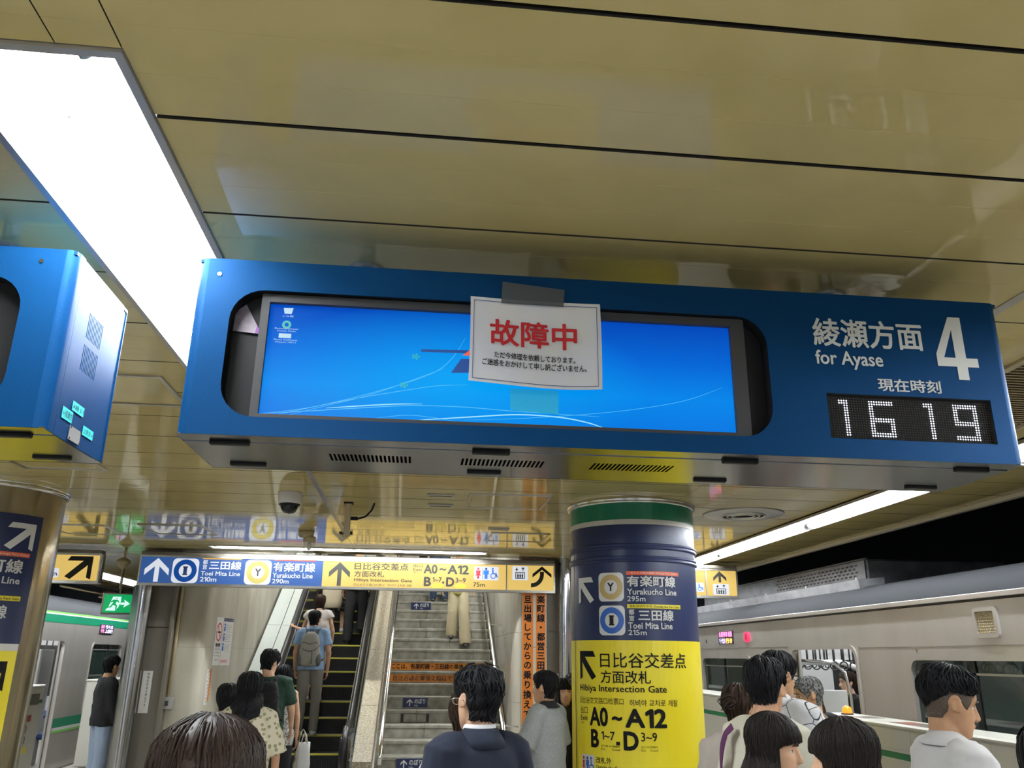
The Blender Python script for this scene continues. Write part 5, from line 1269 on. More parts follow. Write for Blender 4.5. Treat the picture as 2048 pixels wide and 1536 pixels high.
# ------------------------------------------------------------------ people
from mathutils import noise as mnoise
def skin(name, c): return noise_mix(mat(name, c, .5, spec=.4), tuple(v*.9 for v in c), tuple(min(1, v*1.08) for v in c), 14, 3)
M['skin1'] = skin('skin_light', (.62, .37, .24)); M['skin2'] = skin('skin_tan', (.47, .26, .145)); M['skin3'] = skin('skin_warm', (.54, .30, .18))
def hairm(name, c, r=.55): return bump(mat(name, tuple(v*.75 for v in c), r, spec=.10), 18, .25, .003, (9, 9, 1.2), 4)
M['hairblack'] = hairm('hair_black', (.010, .010, .012)); M['hairsoft'] = hairm('hair_soft_black', (.020, .016, .014)); M['hairbrown'] = hairm('hair_brown', (.034, .021, .016), .45)
M['hairbrown2'] = hairm('hair_dark_brown', (.035, .020, .014)); M['hairgray'] = noise_mix(hairm('hair_gray', (.12, .12, .12)), (.06, .058, .055), (.26, .255, .25), 60, 3)
M['stubble'] = noise_mix(mat('cropped_hair', (.1, .07, .05), .6), (.045, .033, .026), (.11, .075, .05), 220, 2, .3, .7)
M['eyewhite'] = mat('eye_white', (.7, .68, .65), .25); M['iris'] = mat('iris', (.02, .012, .008), .15); M['brow'] = mat('eyebrow', (.03, .02, .015), .6); M['lip'] = mat('lips', (.48, .17, .14), .4)
def cloth(name, c, r=.85, sc=7): return bump(mat(name, c, r, spec=.25), sc, .55, .02, (1, 1, .6), 3)
def pattern(name, base, cols, scale, thr=.32, tex='VORONOI'):
    m = cloth(name, base); noise_mix(m, cols[0], cols[1], scale, 2, thr-.05, thr, what='Base Color', tex=tex); return m
C_ = {'navysuit': cloth('navy_suit', (.009, .012, .024)), 'white': cloth('white_cotton', (.60, .59, .60)), 'cream': cloth('cream_cotton', (.60, .57, .47)), 'beigegray': cloth('gray_beige_cotton', (.42, .38, .34)),
      'lightblue': cloth('light_blue_polo', (.25, .38, .58)), 'graypants': cloth('gray_trousers', (.21, .20, .18)), 'darkgreen': cloth('dark_green_cotton', (.018, .045, .032)), 'black': cloth('black_cotton', (.012, .012, .013)),
      'jeans': cloth('light_jeans', (.26, .32, .42)), 'khaki': cloth('khaki_trousers', (.40, .34, .22)), 'olive': cloth('olive_yellow_cotton', (.30, .27, .09)), 'darkpants': cloth('dark_trousers', (.02, .021, .025)),
      'gray': noise_mix(cloth('gray_marl', (.25, .26, .26)), (.20, .21, .21), (.32, .33, .33), 160, 2, .3, .7), 'darkblue': cloth('dark_blue_jeans', (.03, .05, .09)), 'paleblue': cloth('pale_blue_cotton', (.30, .36, .60)),
      'floralblue': pattern('blue_floral', (.03, .08, .13), ((.55, .60, .64), (.03, .085, .14)), 22, .45), 'floralcream': pattern('cream_floral', (.6, .54, .4), ((.25, .24, .14), (.58, .52, .39)), 30, .40),
      'dotted': pattern('black_dotted_white', (.5, .5, .5), ((.03, .03, .03), (.52, .51, .49)), 60, .38), 'shelltop': cloth('pale_pink_blouse', (.56, .50, .46)), 'floralskirt': pattern('dark_floral', (.02, .02, .02), ((.30, .32, .30), (.015, .018, .02)), 16, .34),
      'brown': cloth('brown_cotton', (.15, .10, .06)), 'backpack': cloth('gray_backpack', (.30, .29, .26)), 'bagdark': cloth('dark_gray_fabric', (.10, .10, .10)), 'plastic': mat('white_plastic_bag', (.60, .60, .62), .35, alpha=.85), 'canvas': cloth('beige_canvas', (.48, .41, .29)),
      'grid': cloth('white_line_shirt', (.56, .56, .58)), 'shoe': mat('black_leather', (.015, .015, .016), .3), 'sneaker': mat('white_sneaker', (.55, .55, .55), .5), 'purplestrap': cloth('purple_strap', (.10, .03, .09))}
N, L_, b_ = nodes(C_['grid'])   # thin irregular black line plaid
tc = N.new('ShaderNodeTexCoord'); vo = N.new('ShaderNodeTexVoronoi'); vo.feature = 'DISTANCE_TO_EDGE'; vo.inputs['Scale'].default_value = 8.5
rp = N.new('ShaderNodeValToRGB'); rp.color_ramp.elements[0].position = .012; rp.color_ramp.elements[1].position = .022; rp.color_ramp.elements[0].color = (.03, .03, .035, 1); rp.color_ramp.elements[1].color = (.56, .56, .58, 1)
L_.new(tc.outputs['Object'], vo.inputs['Vector']); L_.new(vo.outputs['Distance'], rp.inputs[0]); L_.new(rp.outputs[0], b_.inputs['Base Color'])
M.update({'c_'+k: v for k, v in C_.items()})

def lerp(tab, t):
    if t <= tab[0][0]: return tab[0][1]
    for (a, x), (b, y) in zip(tab, tab[1:]):
        if t <= b: q = (t-a)/(b-a); return x+(y-x)*q
    return tab[-1][1]
TW = [(-1, .018), (-.93, .030), (-.8, .043), (-.6, .054), (-.4, .061), (-.1, .068), (.2, .074), (.45, .075), (.65, .069), (.8, .056), (.92, .036), (1, .002)]
TF = [(-1, .064), (-.93, .079), (-.8, .085), (-.6, .083), (-.4, .083), (-.2, .081), (0, .079), (.15, .086), (.3, .088), (.5, .082), (.65, .069), (.8, .048), (.92, .022), (1, -.012)]
TB = [(-1, -.04), (-.93, -.012), (-.8, .015), (-.6, .045), (-.4, .068), (-.1, .092), (.2, .103), (.45, .103), (.65, .093), (.8, .074), (.92, .048), (1, .016)]
HH = .116
def headpt(az, z, th=0.0, ths=None):      # az=0 is the face
    t = max(-1, min(1, z/HH)); w, f, b = lerp(TW, t), lerp(TF, t), lerp(TB, t)
    c = (f-b)/2; d = max((f+b)/2, .001); ths = th if ths is None else ths
    sa, ca = sin(az), cos(az); e = .92
    return Vector(((w+ths)*math.copysign(abs(sa)**e, sa), c+(d+th)*math.copysign(abs(ca)**e, ca), z))
def head_mb(mb, ear=True, nose=1.0):
    n, m = 40, 26; V = []
    for i in range(m+1):
        z = -HH*cos(pi*i/m)
        for k in range(n):
            p = headpt(2*pi*k/n, z)
            for s_ in (-1, 1):      # eye sockets and cheeks
                g = math.exp(-((p.x-s_*.031)**2/.00032+(p.z-.002)**2/.00017))
                if p.y > 0: p.y -= .009*g; p.y += .004*math.exp(-((p.x-s_*.036)**2/.0004+(p.z+.028)**2/.0003))
            if p.y > 0: p.y -= .004*math.exp(-(p.x**2/.0006+(p.z+.086)**2/.00008)); 
            V.append(p)
    F = [(i*n+k, i*n+(k+1) % n, (i+1)*n+(k+1) % n, (i+1)*n+k) for i in range(m) for k in range(n)]+[tuple(range(n))[::-1], tuple(m*n+k for k in range(n))]
    mb.add(V, F)
    mb.rings([(0, .092, -.043, .014, .010), (0, .096, -.038, .0185, .014), (0, .098, -.028, .013, .014), (0, .090, -.008, .0085, .011), (0, .083, .012, .008, .008), (0, .078, .022, .006, .006)], 12)
    mb.ell((0, .083, -.0585), (.022, .0085, .0055), 12, 8); mb.ell((0, .082, -.0665), (.020, .0085, .0065), 12, 8)
    if ear:
        for s_ in (-1, 1):
            R = Euler((radians(8), 0, s_*radians(-22))).to_matrix()
            mb.ell((s_*.0775, -.010, -.006), (.0065, .0165, .030), 12, 10, R)
            c = Vector((s_*.081, -.012, -.004)); pts = [c+R @ Vector((s_*.003, .0155*cos(a), .029*sin(a))) for a in [radians(-70)+radians(290)*k/12 for k in range(13)]]
            mb.path(pts, .0042, 6)
class Pose:
    """joints for a 1.70 m figure facing +y, feet at z=0"""
    def __init__(s, h=1.70, lean=0, hy=0, hp=0, hr=0, female=False, arms=None, legs=None, wide=1.0, ears=True):
        s.ears = ears
        s.k = h/1.70; s.lean = lean; s.hy, s.hp, s.hr = hy, hp, hr; s.female = female; s.wide = wide*(.90 if female else 1.0)
        sw = .175*s.wide
        s.arms = {-1: [(-sw, -.01, 1.385), (-sw-.055, -.03, 1.115), (-sw-.055, .06, .875)], 1: [(sw, -.01, 1.385), (sw+.055, -.03, 1.115), (sw+.055, .06, .875)]}
        if arms:
            for sd, (e, w) in arms.items(): s.arms[sd] = [s.arms[sd][0], e, w]
        s.legs = {-1: [(-.09, 0, .90), (-.10, .012, .48), (-.105, -.02, .075)], 1: [(.09, 0, .90), (.10, .012, .48), (.105, -.02, .075)]}
        if legs:
            for sd, (kn, an) in legs.items(): s.legs[sd] = [s.legs[sd][0], kn, an]
    def up(s, p):       # lean of the upper body about the hips
        v = Vector(p)
        if v.z > .95: v = Vector((0, 0, .95))+Euler((-s.lean, 0, 0)).to_matrix() @ (v-Vector((0, 0, .95)))
        return v
    def J(s, p): return s.up(p)*s.k
    def head(s, p):
        q = Euler((s.hp, s.hr, s.hy)).to_matrix() @ Vector(p)
        return s.up(Vector((0, .012, 1.578))+q)*s.k
def torso_rings(po, grow=0.0, z0=.84, z1=1.45, boxy=0.0):
    f = po.female; w = po.wide
    T = [(.80, .155, .112), (.88, .170, .118), (.95, .166, .115), (1.02, .146 if f else .152, .104), (1.10, .140 if f else .152, .102), (1.20, .152 if f else .165, .112), (1.28, .162 if f else .175, .116), (1.345, .172 if f else .182, .106), (1.39, .160 if f else .170, .090), (1.425, .105, .070), (1.45, .062, .058)]
    R = []
    for z, rx, ry in T:
        if z < z0-.001 or z > z1+.001: continue
        rx *= w if z > .98 else (w+1)/2 if not f else 1.0
        if boxy and z < 1.28: rx = max(rx, .162*w)+boxy; ry = max(ry, .11)+boxy*.6
        R.append((z, rx+grow, ry+grow))
    return R
def stack(mb, po, R, n=22, e=2.3):
    V = []
    for z, rx, ry in R:
        for k in range(n):
            t = 2*pi*k/n; c, sn = cos(t), sin(t)
            V.append(po.J((rx*math.copysign(abs(c)**(2/e), c), -.005+ry*math.copysign(abs(sn)**(2/e), sn), z)))
    m = len(R)
    mb.add(V, [(i*n+k, i*n+(k+1) % n, (i+1)*n+(k+1) % n, (i+1)*n+k) for i in range(m-1) for k in range(n)]+[tuple(range(n))[::-1], tuple((m-1)*n+k for k in range(n))])
def limb(mb, po, pts, rs, n=12, sub=4):
    P, Rr = [], []
    for i in range(len(pts)-1):
        for k in range(sub): t = k/sub; P.append(po.J(Vector(pts[i]).lerp(Vector(pts[i+1]), t))); Rr.append((rs[i]+(rs[i+1]-rs[i])*t)*po.k)
    P.append(po.J(pts[-1])); Rr.append(rs[-1]*po.k)
    mb.path(P, 0, n, rs=Rr)
def remesh(o, vox, smooth=3, fac=.6, disp=0.0, dscale=.12):
    md = o.modifiers.new('r', 'REMESH'); md.mode = 'VOXEL'; md.voxel_size = vox; md.use_smooth_shade = True
    if disp:
        tx = bpy.data.textures.get('folds%.2f' % dscale) or bpy.data.textures.new('folds%.2f' % dscale, 'CLOUDS'); tx.noise_scale = dscale; tx.noise_depth = 1
        dm = o.modifiers.new('d', 'DISPLACE'); dm.texture = tx; dm.strength = disp; dm.mid_level = .5; dm.texture_coords = 'GLOBAL' if False else 'LOCAL'
    if smooth: sm = o.modifiers.new('s', 'SMOOTH'); sm.iterations = smooth; sm.factor = fac
    dg = bpy.context.evaluated_depsgraph_get(); me = bpy.data.meshes.new_from_object(o.evaluated_get(dg)); old = o.data
    o.modifiers.clear(); o.data = me; me.name = old.name
    if not me.materials:
        for q in old.materials: me.materials.append(q)
    for p in me.polygons: p.use_smooth = True
    bpy.data.meshes.remove(old)
def hand(mb, palm, po, sd, curl=.5, k=1.0):
    """palm goes to the remeshed body, fingers are returned as separate chains rooted in the palm"""
    e, w = Vector(po.arms[sd][1]), Vector(po.arms[sd][2]); d = (w-e).normalized(); side = Vector((0, 1, 0)); side = (side-d*side.dot(d)).normalized()   # thumb points forward
    nrm = d.cross(side)*(1 if sd > 0 else -1); nrm = nrm if nrm.x*sd < 0 else -nrm    # palm faces the thigh
    w = w*1.0; J = po.J
    palm.path([J(w-d*.01), J(w+d*.03), J(w+d*.07), J(w+d*.088)], 0, 12, rs=[.021*po.k, .030*po.k, .034*po.k, .026*po.k], up=nrm, flat=.5)
    for i, (off, L) in enumerate(((.026, .066), (.009, .076), (-.009, .070), (-.025, .055))):
        p = w+d*.078+side*off; pts = [p-d*.02]; a = 0; q = p
        for s_, fr in ((0, .42), (1, .33), (2, .27)):
            a += curl*(.55+.25*s_); q = q+(d*cos(a)+nrm*sin(a))*L*fr; pts.append(q)
        mb.path([J(v) for v in [pts[0], p]+pts[1:]], 0, 7, rs=[.0085*po.k]*3+[.0078*po.k, .006*po.k])
    p = w+d*.028+side*.026; pts = [p-side*.014, p+side*.016+d*.02, p+side*.026+d*.045+nrm*.012, p+side*.026+d*.066+nrm*.024]
    mb.path([J(v) for v in pts], 0, 7, rs=[.011*po.k, .0105*po.k, .009*po.k, .007*po.k])
def make_person(label, loc, rz, po, vox=.010, skin='skin1', hair=None, top=None, bottom=None, shoes='c_shoe', face=True, group=None, glasses=None, extra=None):
    t = thing('person', label, 'person', loc, group); t.rotation_euler = (0, 0, rz); ORG[t.name] = (0, 0, 0)
    mb = MB(); hd = MB(); head_mb(hd, ear=getattr(po, 'ears', True)); mb.add([po.head(v) for v in hd.v], hd.f)
    stack(mb, po, torso_rings(po, 0))
    mb.path([po.head((0, -.02, -.02)), po.head((0, -.022, -.07)), po.J((0, -.022, 1.46)), po.J((0, -.015, 1.40))], 0, 16, rs=[.054*po.k, .053*po.k*(.88 if po.female else 1), .057*po.k*(.88 if po.female else 1), .075*po.k])
    for sd in (-1, 1):
        A = po.arms[sd]; q = .86 if po.female else 1.0
        limb(mb, po, [(A[0][0]*.55, A[0][1], A[0][2]+.012), A[0], A[1], A[2]], [.055*q, .054*q, .039*q, .0255*q])
        Lg = po.legs[sd]; limb(mb, po, Lg, [.088, .056, .040])
        mb.path([po.J(Lg[2]), po.J(Vector(Lg[2])+Vector((0, .03, -.035))), po.J(Vector(Lg[2])+Vector((0, .14, -.05)))], 0, 10, rs=[.040*po.k, .038*po.k, .026*po.k])
    fing = MB(); 
    for sd in (-1, 1): hand(fing, mb, po, sd)
    b = part('body', mb, skin, t, smooth=True); remesh(b, vox, 2, .5)
    bm = bmesh.new(); bm.from_mesh(b.data); fm = bpy.data.meshes.new('f'); fm.from_pydata(fing.v, [], fing.f); bm.from_mesh(fm); bm.to_mesh(b.data); bm.free(); bpy.data.meshes.remove(fm)
    for p in b.data.polygons: p.use_smooth = True
    if face:
        for s_ in (-1, 1):
            c = Vector((s_*.031, .0585, .002)); ey = MB().ell((0, 0, 0), (.0125, .0125, .0115), 12, 8)
            e_ = part('eye', MB().add([po.head(c+Vector(v)) for v in ey.v], ey.f), 'eyewhite', t, smooth=True)
            ir = MB().ell((0, .0085, 0), (.0062, .0048, .0062), 10, 6); part('iris', MB().add([po.head(c+Vector(v)) for v in ir.v], ir.f), 'iris', e_, smooth=True)
            lid = MB().path([c+Vector((.0132*sin(q), .0132*cos(q)*.92, .0132*sin(radians(24)-abs(q)*.22))) for q in [radians(-62+124*k/8) for k in range(9)]], .0013, 5, rs=[.0007, .0013, .0016, .0018, .0018, .0018, .0016, .0013, .0007]); part('eyelid', MB().add([po.head(v) for v in lid.v], lid.f), 'brow', t, smooth=True)
            br = MB().path([(s_*.014, .0875, .0225), (s_*.026, .0865, .027), (s_*.038, .0805, .0265), (s_*.048, .071, .0215)], 0, 6, rs=[.0028, .0036, .0032, .0015]); part('eyebrow', MB().add([po.head(v) for v in br.v], br.f), 'brow', t, smooth=True)
        lp = MB(); lp.ell((0, .0862, -.0585), (.020, .0072, .0042), 12, 6); lp.ell((0, .0852, -.0655), (.018, .0075, .0050), 12, 6); part('lips', MB().add([po.head(v) for v in lp.v], lp.f), 'lip', t, smooth=True)
    if hair: hair(t, po)
    if bottom: bottom(t, po)
    if top: top(t, po)
    for sd in (-1, 1):
        a = Vector(po.legs[sd][2]); sh = MB(); sh.path([po.J(a+Vector((0, -.052, -.035))), po.J(a+Vector((0, -.035, -.030))), po.J(a+Vector((0, .03, -.032))), po.J(a+Vector((0, .10, -.046))), po.J(a+Vector((0, .165, -.052))), po.J(a+Vector((0, .19, -.056)))], 0, 14, rs=[v*po.k for v in (.020, .042, .046, .040, .032, .012)])
        sh.v = [(v[0], v[1], max(v[2], (a.z-.075)*po.k+.0)) for v in sh.v]; s1 = part('shoe', sh, shoes, t, smooth=True)
    if glasses:
        g = MB()
        for s_ in (-1, 1):
            g.path([(s_*.033+.021*cos(a), .094, .002+.014*sin(a)) for a in [2*pi*k/16 for k in range(17)]], .0019, 5, cap=False)
            g.path([(s_*.054, .093, .006), (s_*.070, .080, .007), (s_*.082, .03, .008), (s_*.084, -.008, .006), (s_*.083, -.028, -.012)], .0019, 5)
        g.path([(-.012, .096, .004), (0, .099, .006), (.012, .096, .004)], .0019, 5)
        part('glasses', MB().add([po.head(v) for v in g.v], g.f), glasses, t, smooth=True)
    if extra: extra(t, po)
    return t
def hair_fn(m='hairblack', th=.016, hem=None, seed=1, locks=260, lift=.006, top=.020, lw=.008, crown=-.02, curtain=0.0, wavy=0.0, spiky=0.0, side=None, fade=False, llen=.35, tousle=0.0):
    """hair as a solid cap plus many tapered locks lying on it. hem: list of (degrees from face, z) of the hair edge"""
    hem = hem or [(0, .068), (35, .055), (55, .020), (68, -.012), (78, .002), (98, .006), (110, -.030), (130, -.068), (180, -.078)]
    def hz(az):
        a = abs((math.degrees(az)+180) % 360-180); return lerp(hem, a)
    zt = HH+top
    def S(az, v, off=0.0):
        h = hz(az); pm = acos(max(-1, min(1, h/zt))) if h >= 0 else pi/2+(-h)/zt
        ph = max(.03, pm*v)
        z = zt*cos(ph) if ph < pi/2 else -(ph-pi/2)*zt
        thh = th*(.6+.4*min(1, v*3)) if not fade else th*(1.0 if z > .03 else max(.12, 1-(.03-z)*14))
        if not curtain: thh *= min(1, .25+(1-v)*3.2)
        if z >= 0: p = headpt(az, z/zt*HH, thh+off, (thh+off)*(side or 1)); p.z = z+(off if ph < .9 else 0)
        else:
            q = headpt(az, max(z, -.05 if curtain else -.082), thh+off, (thh+off)*(side or 1)); p = q; p.z = z
            if z < -.04:
                bx = Vector((0, -.02, 0)); d = Vector((p.x, p.y+.02, 0)); R = max(d.length, .074+th) if curtain else max(d.length, .056+thh+off)
                if curtain: R = max(R, .074+th)+curtain*min(1, (-z-.04)/.08)*.03
                d.normalize(); p.x, p.y = d.x*R, d.y*R-.02
            pass
            if wavy: p.x += wavy*sin(z*70+az*3); p.y += wavy*cos(z*60+az*5)*.7
        if tousle:
            nn = mnoise.noise(Vector(p)*28+Vector((seed, 0, 0))); p = p+p.normalized()*tousle*nn
        return p
    def build(t, po):
        rnd = random.Random(seed); n, mm = 44, 16; mb = MB(); V = []
        for off in (0, -.010):
            for i in range(mm+1):
                for k in range(n):
                    az = 2*pi*k/n; g = off+(.0012*sin(az*13+i*.4) if off == 0 else 0); p = S(az, i/mm, g)
                    V.append(po.head(p))
        o1 = (mm+1)*n
        F = [(i*n+k, i*n+(k+1) % n, (i+1)*n+(k+1) % n, (i+1)*n+k) for i in range(mm) for k in range(n)]
        F += [tuple(a+o1 for a in f[::-1]) for f in F]+[(mm*n+k, mm*n+(k+1) % n, o1+mm*n+(k+1) % n, o1+mm*n+k) for k in range(n)]+[tuple(range(n)), tuple(o1+k for k in range(n))[::-1]]
        mb.add(V, F)
        c0 = Vector((0, -.01, -.02))
        for q in range(locks):
            az = rnd.uniform(-pi, pi); v0 = rnd.uniform(.02, .95)**.8; v1 = min(1.03, v0+rnd.uniform(.6, 1.3)*llen); st = 6; P = []; sw = rnd.uniform(-.22, .22)*(1+tousle*220); of = rnd.uniform(.0, lift); spk = rnd.uniform(.2, 1)*spiky
            for k in range(st+1):
                u = k/st; v = v0+(v1-v0)*u; P.append(S(az+sw*u*(1-v*.4), v, of+.001+spk*u*(1 if v < .7 else .25)-.004*u*u*(0 if spiky else 1)))
            wd = lw*rnd.uniform(.6, 1.2); Vv = []
            for k, p in enumerate(P):
                d = (P[min(k+1, st)]-P[max(k-1, 0)]); nr = p-c0
                if p.z < -.03: nr.z = 0
                d.normalize(); nr = (nr-d*nr.dot(d)).normalized(); sd_ = d.cross(nr); r_ = wd*(.3, .8, 1, 1, .85, .55, .06)[k]
                for aa, bb in ((-1, 0), (0, .32), (1, 0), (0, -.3)): Vv.append(po.head(p+sd_*r_*aa+nr*r_*bb))
            mb.add(Vv, [(k*4+j, k*4+(j+1) % 4, k*4+4+(j+1) % 4, k*4+4+j) for k in range(st) for j in range(4)])
        h = part('hair', mb, m, t, smooth=True); return h
    return build
HEM_BOB = [(0, .030), (30, .026), (44, .012), (50, -.075), (180, -.095)]
HEM_LONG = [(0, .045), (30, .040), (48, .0), (56, -.16), (90, -.24), (180, -.26)]
def shirt(m='c_white', sleeve=.62, hem=.86, grow=.014, boxy=.006, vox=.011, disp=.026, name='shirt', collar=None, neck=1.46, ls=None, sl_w=.016, fold=.10):
    def build(t, po):
        mb = MB(); stack(mb, po, torso_rings(po, grow, hem, neck, boxy))
        q = .88 if po.female else 1.0
        if sleeve > 0:
            for sd in (-1, 1):
                A = [Vector(a) for a in po.arms[sd]]; tot = sleeve
                pts = [Vector((A[0][0]*.5, A[0][1], A[0][2]+.005)), A[0]]; rs = [.055*q+grow, .060*q+grow]
                if tot <= 1: e = A[0].lerp(A[1], tot); pts.append(e); rs.append((.060-.020*tot)*q+grow+sl_w)
                else: pts += [A[1], A[1].lerp(A[2], min(1, tot-1))]; rs += [.042*q+grow+.004, .030*q+grow]
                limb(mb, po, pts, rs)
        o = part(name, mb, m, t, smooth=True); remesh(o, vox, 3, .5, disp, fold)
        if collar:
            cm = MB(); P0 = [];
            n = 20
            for ring, (r, z, ry) in enumerate(((.070, 1.435, .066), (.063, 1.484, .061), (.066, 1.487, .064), (.090, 1.460, .084), (.120, 1.440, .104))):
                for k in range(n+1):
                    a = radians(20)+radians(320)*k/n; zz = z-(.035*max(0, cos(a)) if ring != 99 else 0); P0.append(po.J((r*sin(a), -.012+ry*cos(a), zz)))
            cm.add(P0, [(i*(n+1)+k, i*(n+1)+k+1, (i+1)*(n+1)+k+1, (i+1)*(n+1)+k) for i in range(4) for k in range(n)])
            c = part('collar', cm, collar, t, smooth=True); md = c.modifiers.new('s', 'SOLIDIFY'); md.thickness = .003
        return o
    return build
def trousers(m='c_darkpants', hem=.06, grow=.012, vox=.013, wide=.0, short=None):
    def build(t, po):
        mb = MB(); stack(mb, po, torso_rings(po, .008, .84, 1.03, 0))
        for sd in (-1, 1):
            Lg = [Vector(v) for v in po.legs[sd]]
            if short: limb(mb, po, [Lg[0], Lg[0].lerp(Lg[1], short)], [.090+grow, .080+grow+wide])
            else: limb(mb, po, [Lg[0]+Vector((0, 0, .02)), Lg[1], Lg[2]+Vector((0, 0, -.02))], [.092+grow, .062+grow+wide*.6, .050+grow+wide])
        o = part('trousers', mb, m, t, smooth=True); remesh(o, vox, 2, .5, .014, .09)
    return build
def skirt(m='c_floralskirt', hem=.35, vox=.014):
    def build(t, po):
        mb = MB(); stack(mb, po, [(hem, .21, .19), (.6, .20, .17), (.85, .185, .135), (.95, .172, .122), (1.04, .150, .11)])
        o = part('skirt', mb, m, t, smooth=True); remesh(o, vox, 2, .5, .03, .08)
    return build
def strap_over(pts, m, name, w=.020, th=.4, par=None):
    def build(t, po):
        mb = MB(); P = [po.J(p) for p in pts]
        mb.path(P, w*po.k, 8, flat=th*.35, up=(0, 0, 1) if False else None); part(name, mb, m, t, smooth=True)
    return build
def torso_pt(po, az, z, g=.03):
    g += .014    # point on the clothed torso, az=0 front
    R = torso_rings(po, g, .80, 1.45, .006); zz = [(r[0], r[1]) for r in R]; yy = [(r[0], r[2]) for r in R]
    return (lerp(zz, z)*sin(az), -.005+lerp(yy, z)*cos(az), z)
def strapline(po, seq, m, w=.018, name='strap', g=.022, th=.004):
    """flat band lying on the torso through (azimuth, z) points"""
    def f(t, po_=po):
        P = []
        for (a0, z0), (a1, z1) in zip(seq, seq[1:]):
            for k in range(5): u = k/5; P.append(Vector(torso_pt(po, radians(a0+(a1-a0)*u), z0+(z1-z0)*u, g)))
        P.append(Vector(torso_pt(po, radians(seq[-1][0]), seq[-1][1], g)))
        V = []; n = len(P)
        for i, p in enumerate(P):
            d = (P[min(i+1, n-1)]-P[max(i-1, 0)]).normalized(); nr = Vector((p.x, p.y*1.6, .15*abs(p.x) if p.z < 1.38 else .12)).normalized(); s_ = d.cross(nr).normalized()
            for a, b in ((-1, 0), (1, 0), (1, 1), (-1, 1)): V.append(po.J(p+s_*w*a+nr*th*b))
        F = [(i*4+k, i*4+(k+1) % 4, (i+1)*4+(k+1) % 4, (i+1)*4+k) for i in range(n-1) for k in range(4)]+[(0, 1, 2, 3), tuple((n-1)*4+k for k in (3, 2, 1, 0))]
        return part(name, MB().add(V, F), m, t, smooth=False)
    return f
def backpack(label, person, po, m='c_backpack', m2='c_bagdark', w=.15, h=.46, d=.15, z0=.94, straps=True, y0=-.135):
    t = thing('backpack', label, 'backpack', person.location); t.rotation_euler = person.rotation_euler; ORG[t.name] = (0, 0, 0)
    def B(a, b, c): return po.J((a, y0-b, z0+c))
    mb = MB(); V = []; n = 20; prof = [(0, .6, .55), (.03, .92, .9), (.12, 1, 1), (.25, .98, .95), (.36, .86, .78), (.43, .68, .55), (h, .30, .25)]
    for c, sx, sy in prof:
        for k in range(n):
            a = 2*pi*k/n; ca, sa = cos(a), sin(a); x = w*sx*math.copysign(abs(ca)**.7, ca); y = d*.5*sy*math.copysign(abs(sa)**.8, sa)
            V.append(B(x, d*.5+y, c))
    mn = len(prof); mb.add(V, [(i*n+k, i*n+(k+1) % n, (i+1)*n+(k+1) % n, (i+1)*n+k) for i in range(mn-1) for k in range(n)]+[tuple(range(n))[::-1], tuple((mn-1)*n+k for k in range(n))])
    part('bag_body', mb, m, t, smooth=True)
    part('cross_strap', MB().path([B(-w*.98, d*.65, .27), B(-w*.5, d*.98, .22), B(0, d*1.03, .205), B(w*.5, d*1.0, .22), B(w*.98, d*.65, .28)], .008*po.k, 6), m2, t, smooth=True)
    part('center_seam', MB().path([B(w*.30, d*1.02, .03), B(w*.33, d*1.03, .12), B(w*.30, d*1.03, .22)], .006*po.k, 6), m2, t, smooth=True)
    part('flap_seam', MB().path([B(-w*.95, d*.6, .28), B(-w*.6, d*.9, .33), B(0, d*.95, .30), B(w*.6, d*.9, .33), B(w*.95, d*.6, .28)], .006*po.k, 6), m2, t, smooth=True)
    for s_ in (-1, 1):
        el = MB().ell((0, 0, 0), (1, 1, 1), 12, 8); part('side_pocket', MB().add([B(s_*w*.86+.045*v[0], d*.5+.07*v[1], .09+.095*v[2]) for v in el.v], el.f), m2, t, smooth=True)
    part('top_handle', MB().path([B(-.025, .03, h-.02), B(-.025, .025, h+.025), B(.025, .025, h+.025), B(.025, .03, h-.02)], .007*po.k, 6), m2, t, smooth=True)
    if straps:
        for s_ in (-1, 1):
            part('shoulder_strap', MB().path([B(s_*.07, .02, h-.06), po.J((s_*.085, -.10, 1.415)), po.J((s_*.10, -.035, 1.447)), po.J((s_*.115, .05, 1.43)), po.J((s_*.13, .115, 1.35)), po.J((s_*.14, .13, 1.2)), po.J((s_*.165, .07, 1.08)), po.J((s_*.17, -.06, 1.02)), B(s_*.13, .02, .08)], .016*po.k, 6, up=None, flat=1), m2, t, smooth=True)
    return t
def bag(label, loc, rz, w, h, d, m, handle=.12, cat='bag', name='handbag', sag=.15, hm=None, taper=.8):
    t = thing(name, label, cat, loc); t.rotation_euler = (0, 0, rz); ORG[t.name] = (0, 0, 0); n = 20; V = []
    prof = [(0, .80, .7), (.03, .95, 1), (.3, 1.0, 1.0), (.7, (1+taper)/2, .7), (1, taper, .22)]
    for z, a, b in prof:
        for k in range(n):
            q = 2*pi*k/n; c, s_ = cos(q), sin(q); wr = 1+.05*sin(q*3+z*7)
            V.append((w/2*a*math.copysign(abs(c)**.6, c)*wr, d/2*b*math.copysign(abs(s_)**.7, s_)*wr, h*z+.01*sin(q*2)*(z > .9)))
    mn = len(prof); part('bag_body', MB().add(V, [(i*n+k, i*n+(k+1) % n, (i+1)*n+(k+1) % n, (i+1)*n+k) for i in range(mn-1) for k in range(n)]+[tuple(range(n))[::-1], tuple((mn-1)*n+k for k in range(n))]), m, t, smooth=True)
    for s_ in (-1, 1): part('handle', MB().path([(-w*.22, s_*d*.08, h*.97), (-w*.10, s_*.01, h+handle*.8), (0, 0, h+handle), (w*.10, s_*.01, h+handle*.8), (w*.22, s_*d*.08, h*.97)], .006, 6), hm or m, t, smooth=True)
    return t
FZ = FL
def at(x, y, z=FZ): return (x, y, z)
away, toward = 0.0, pi
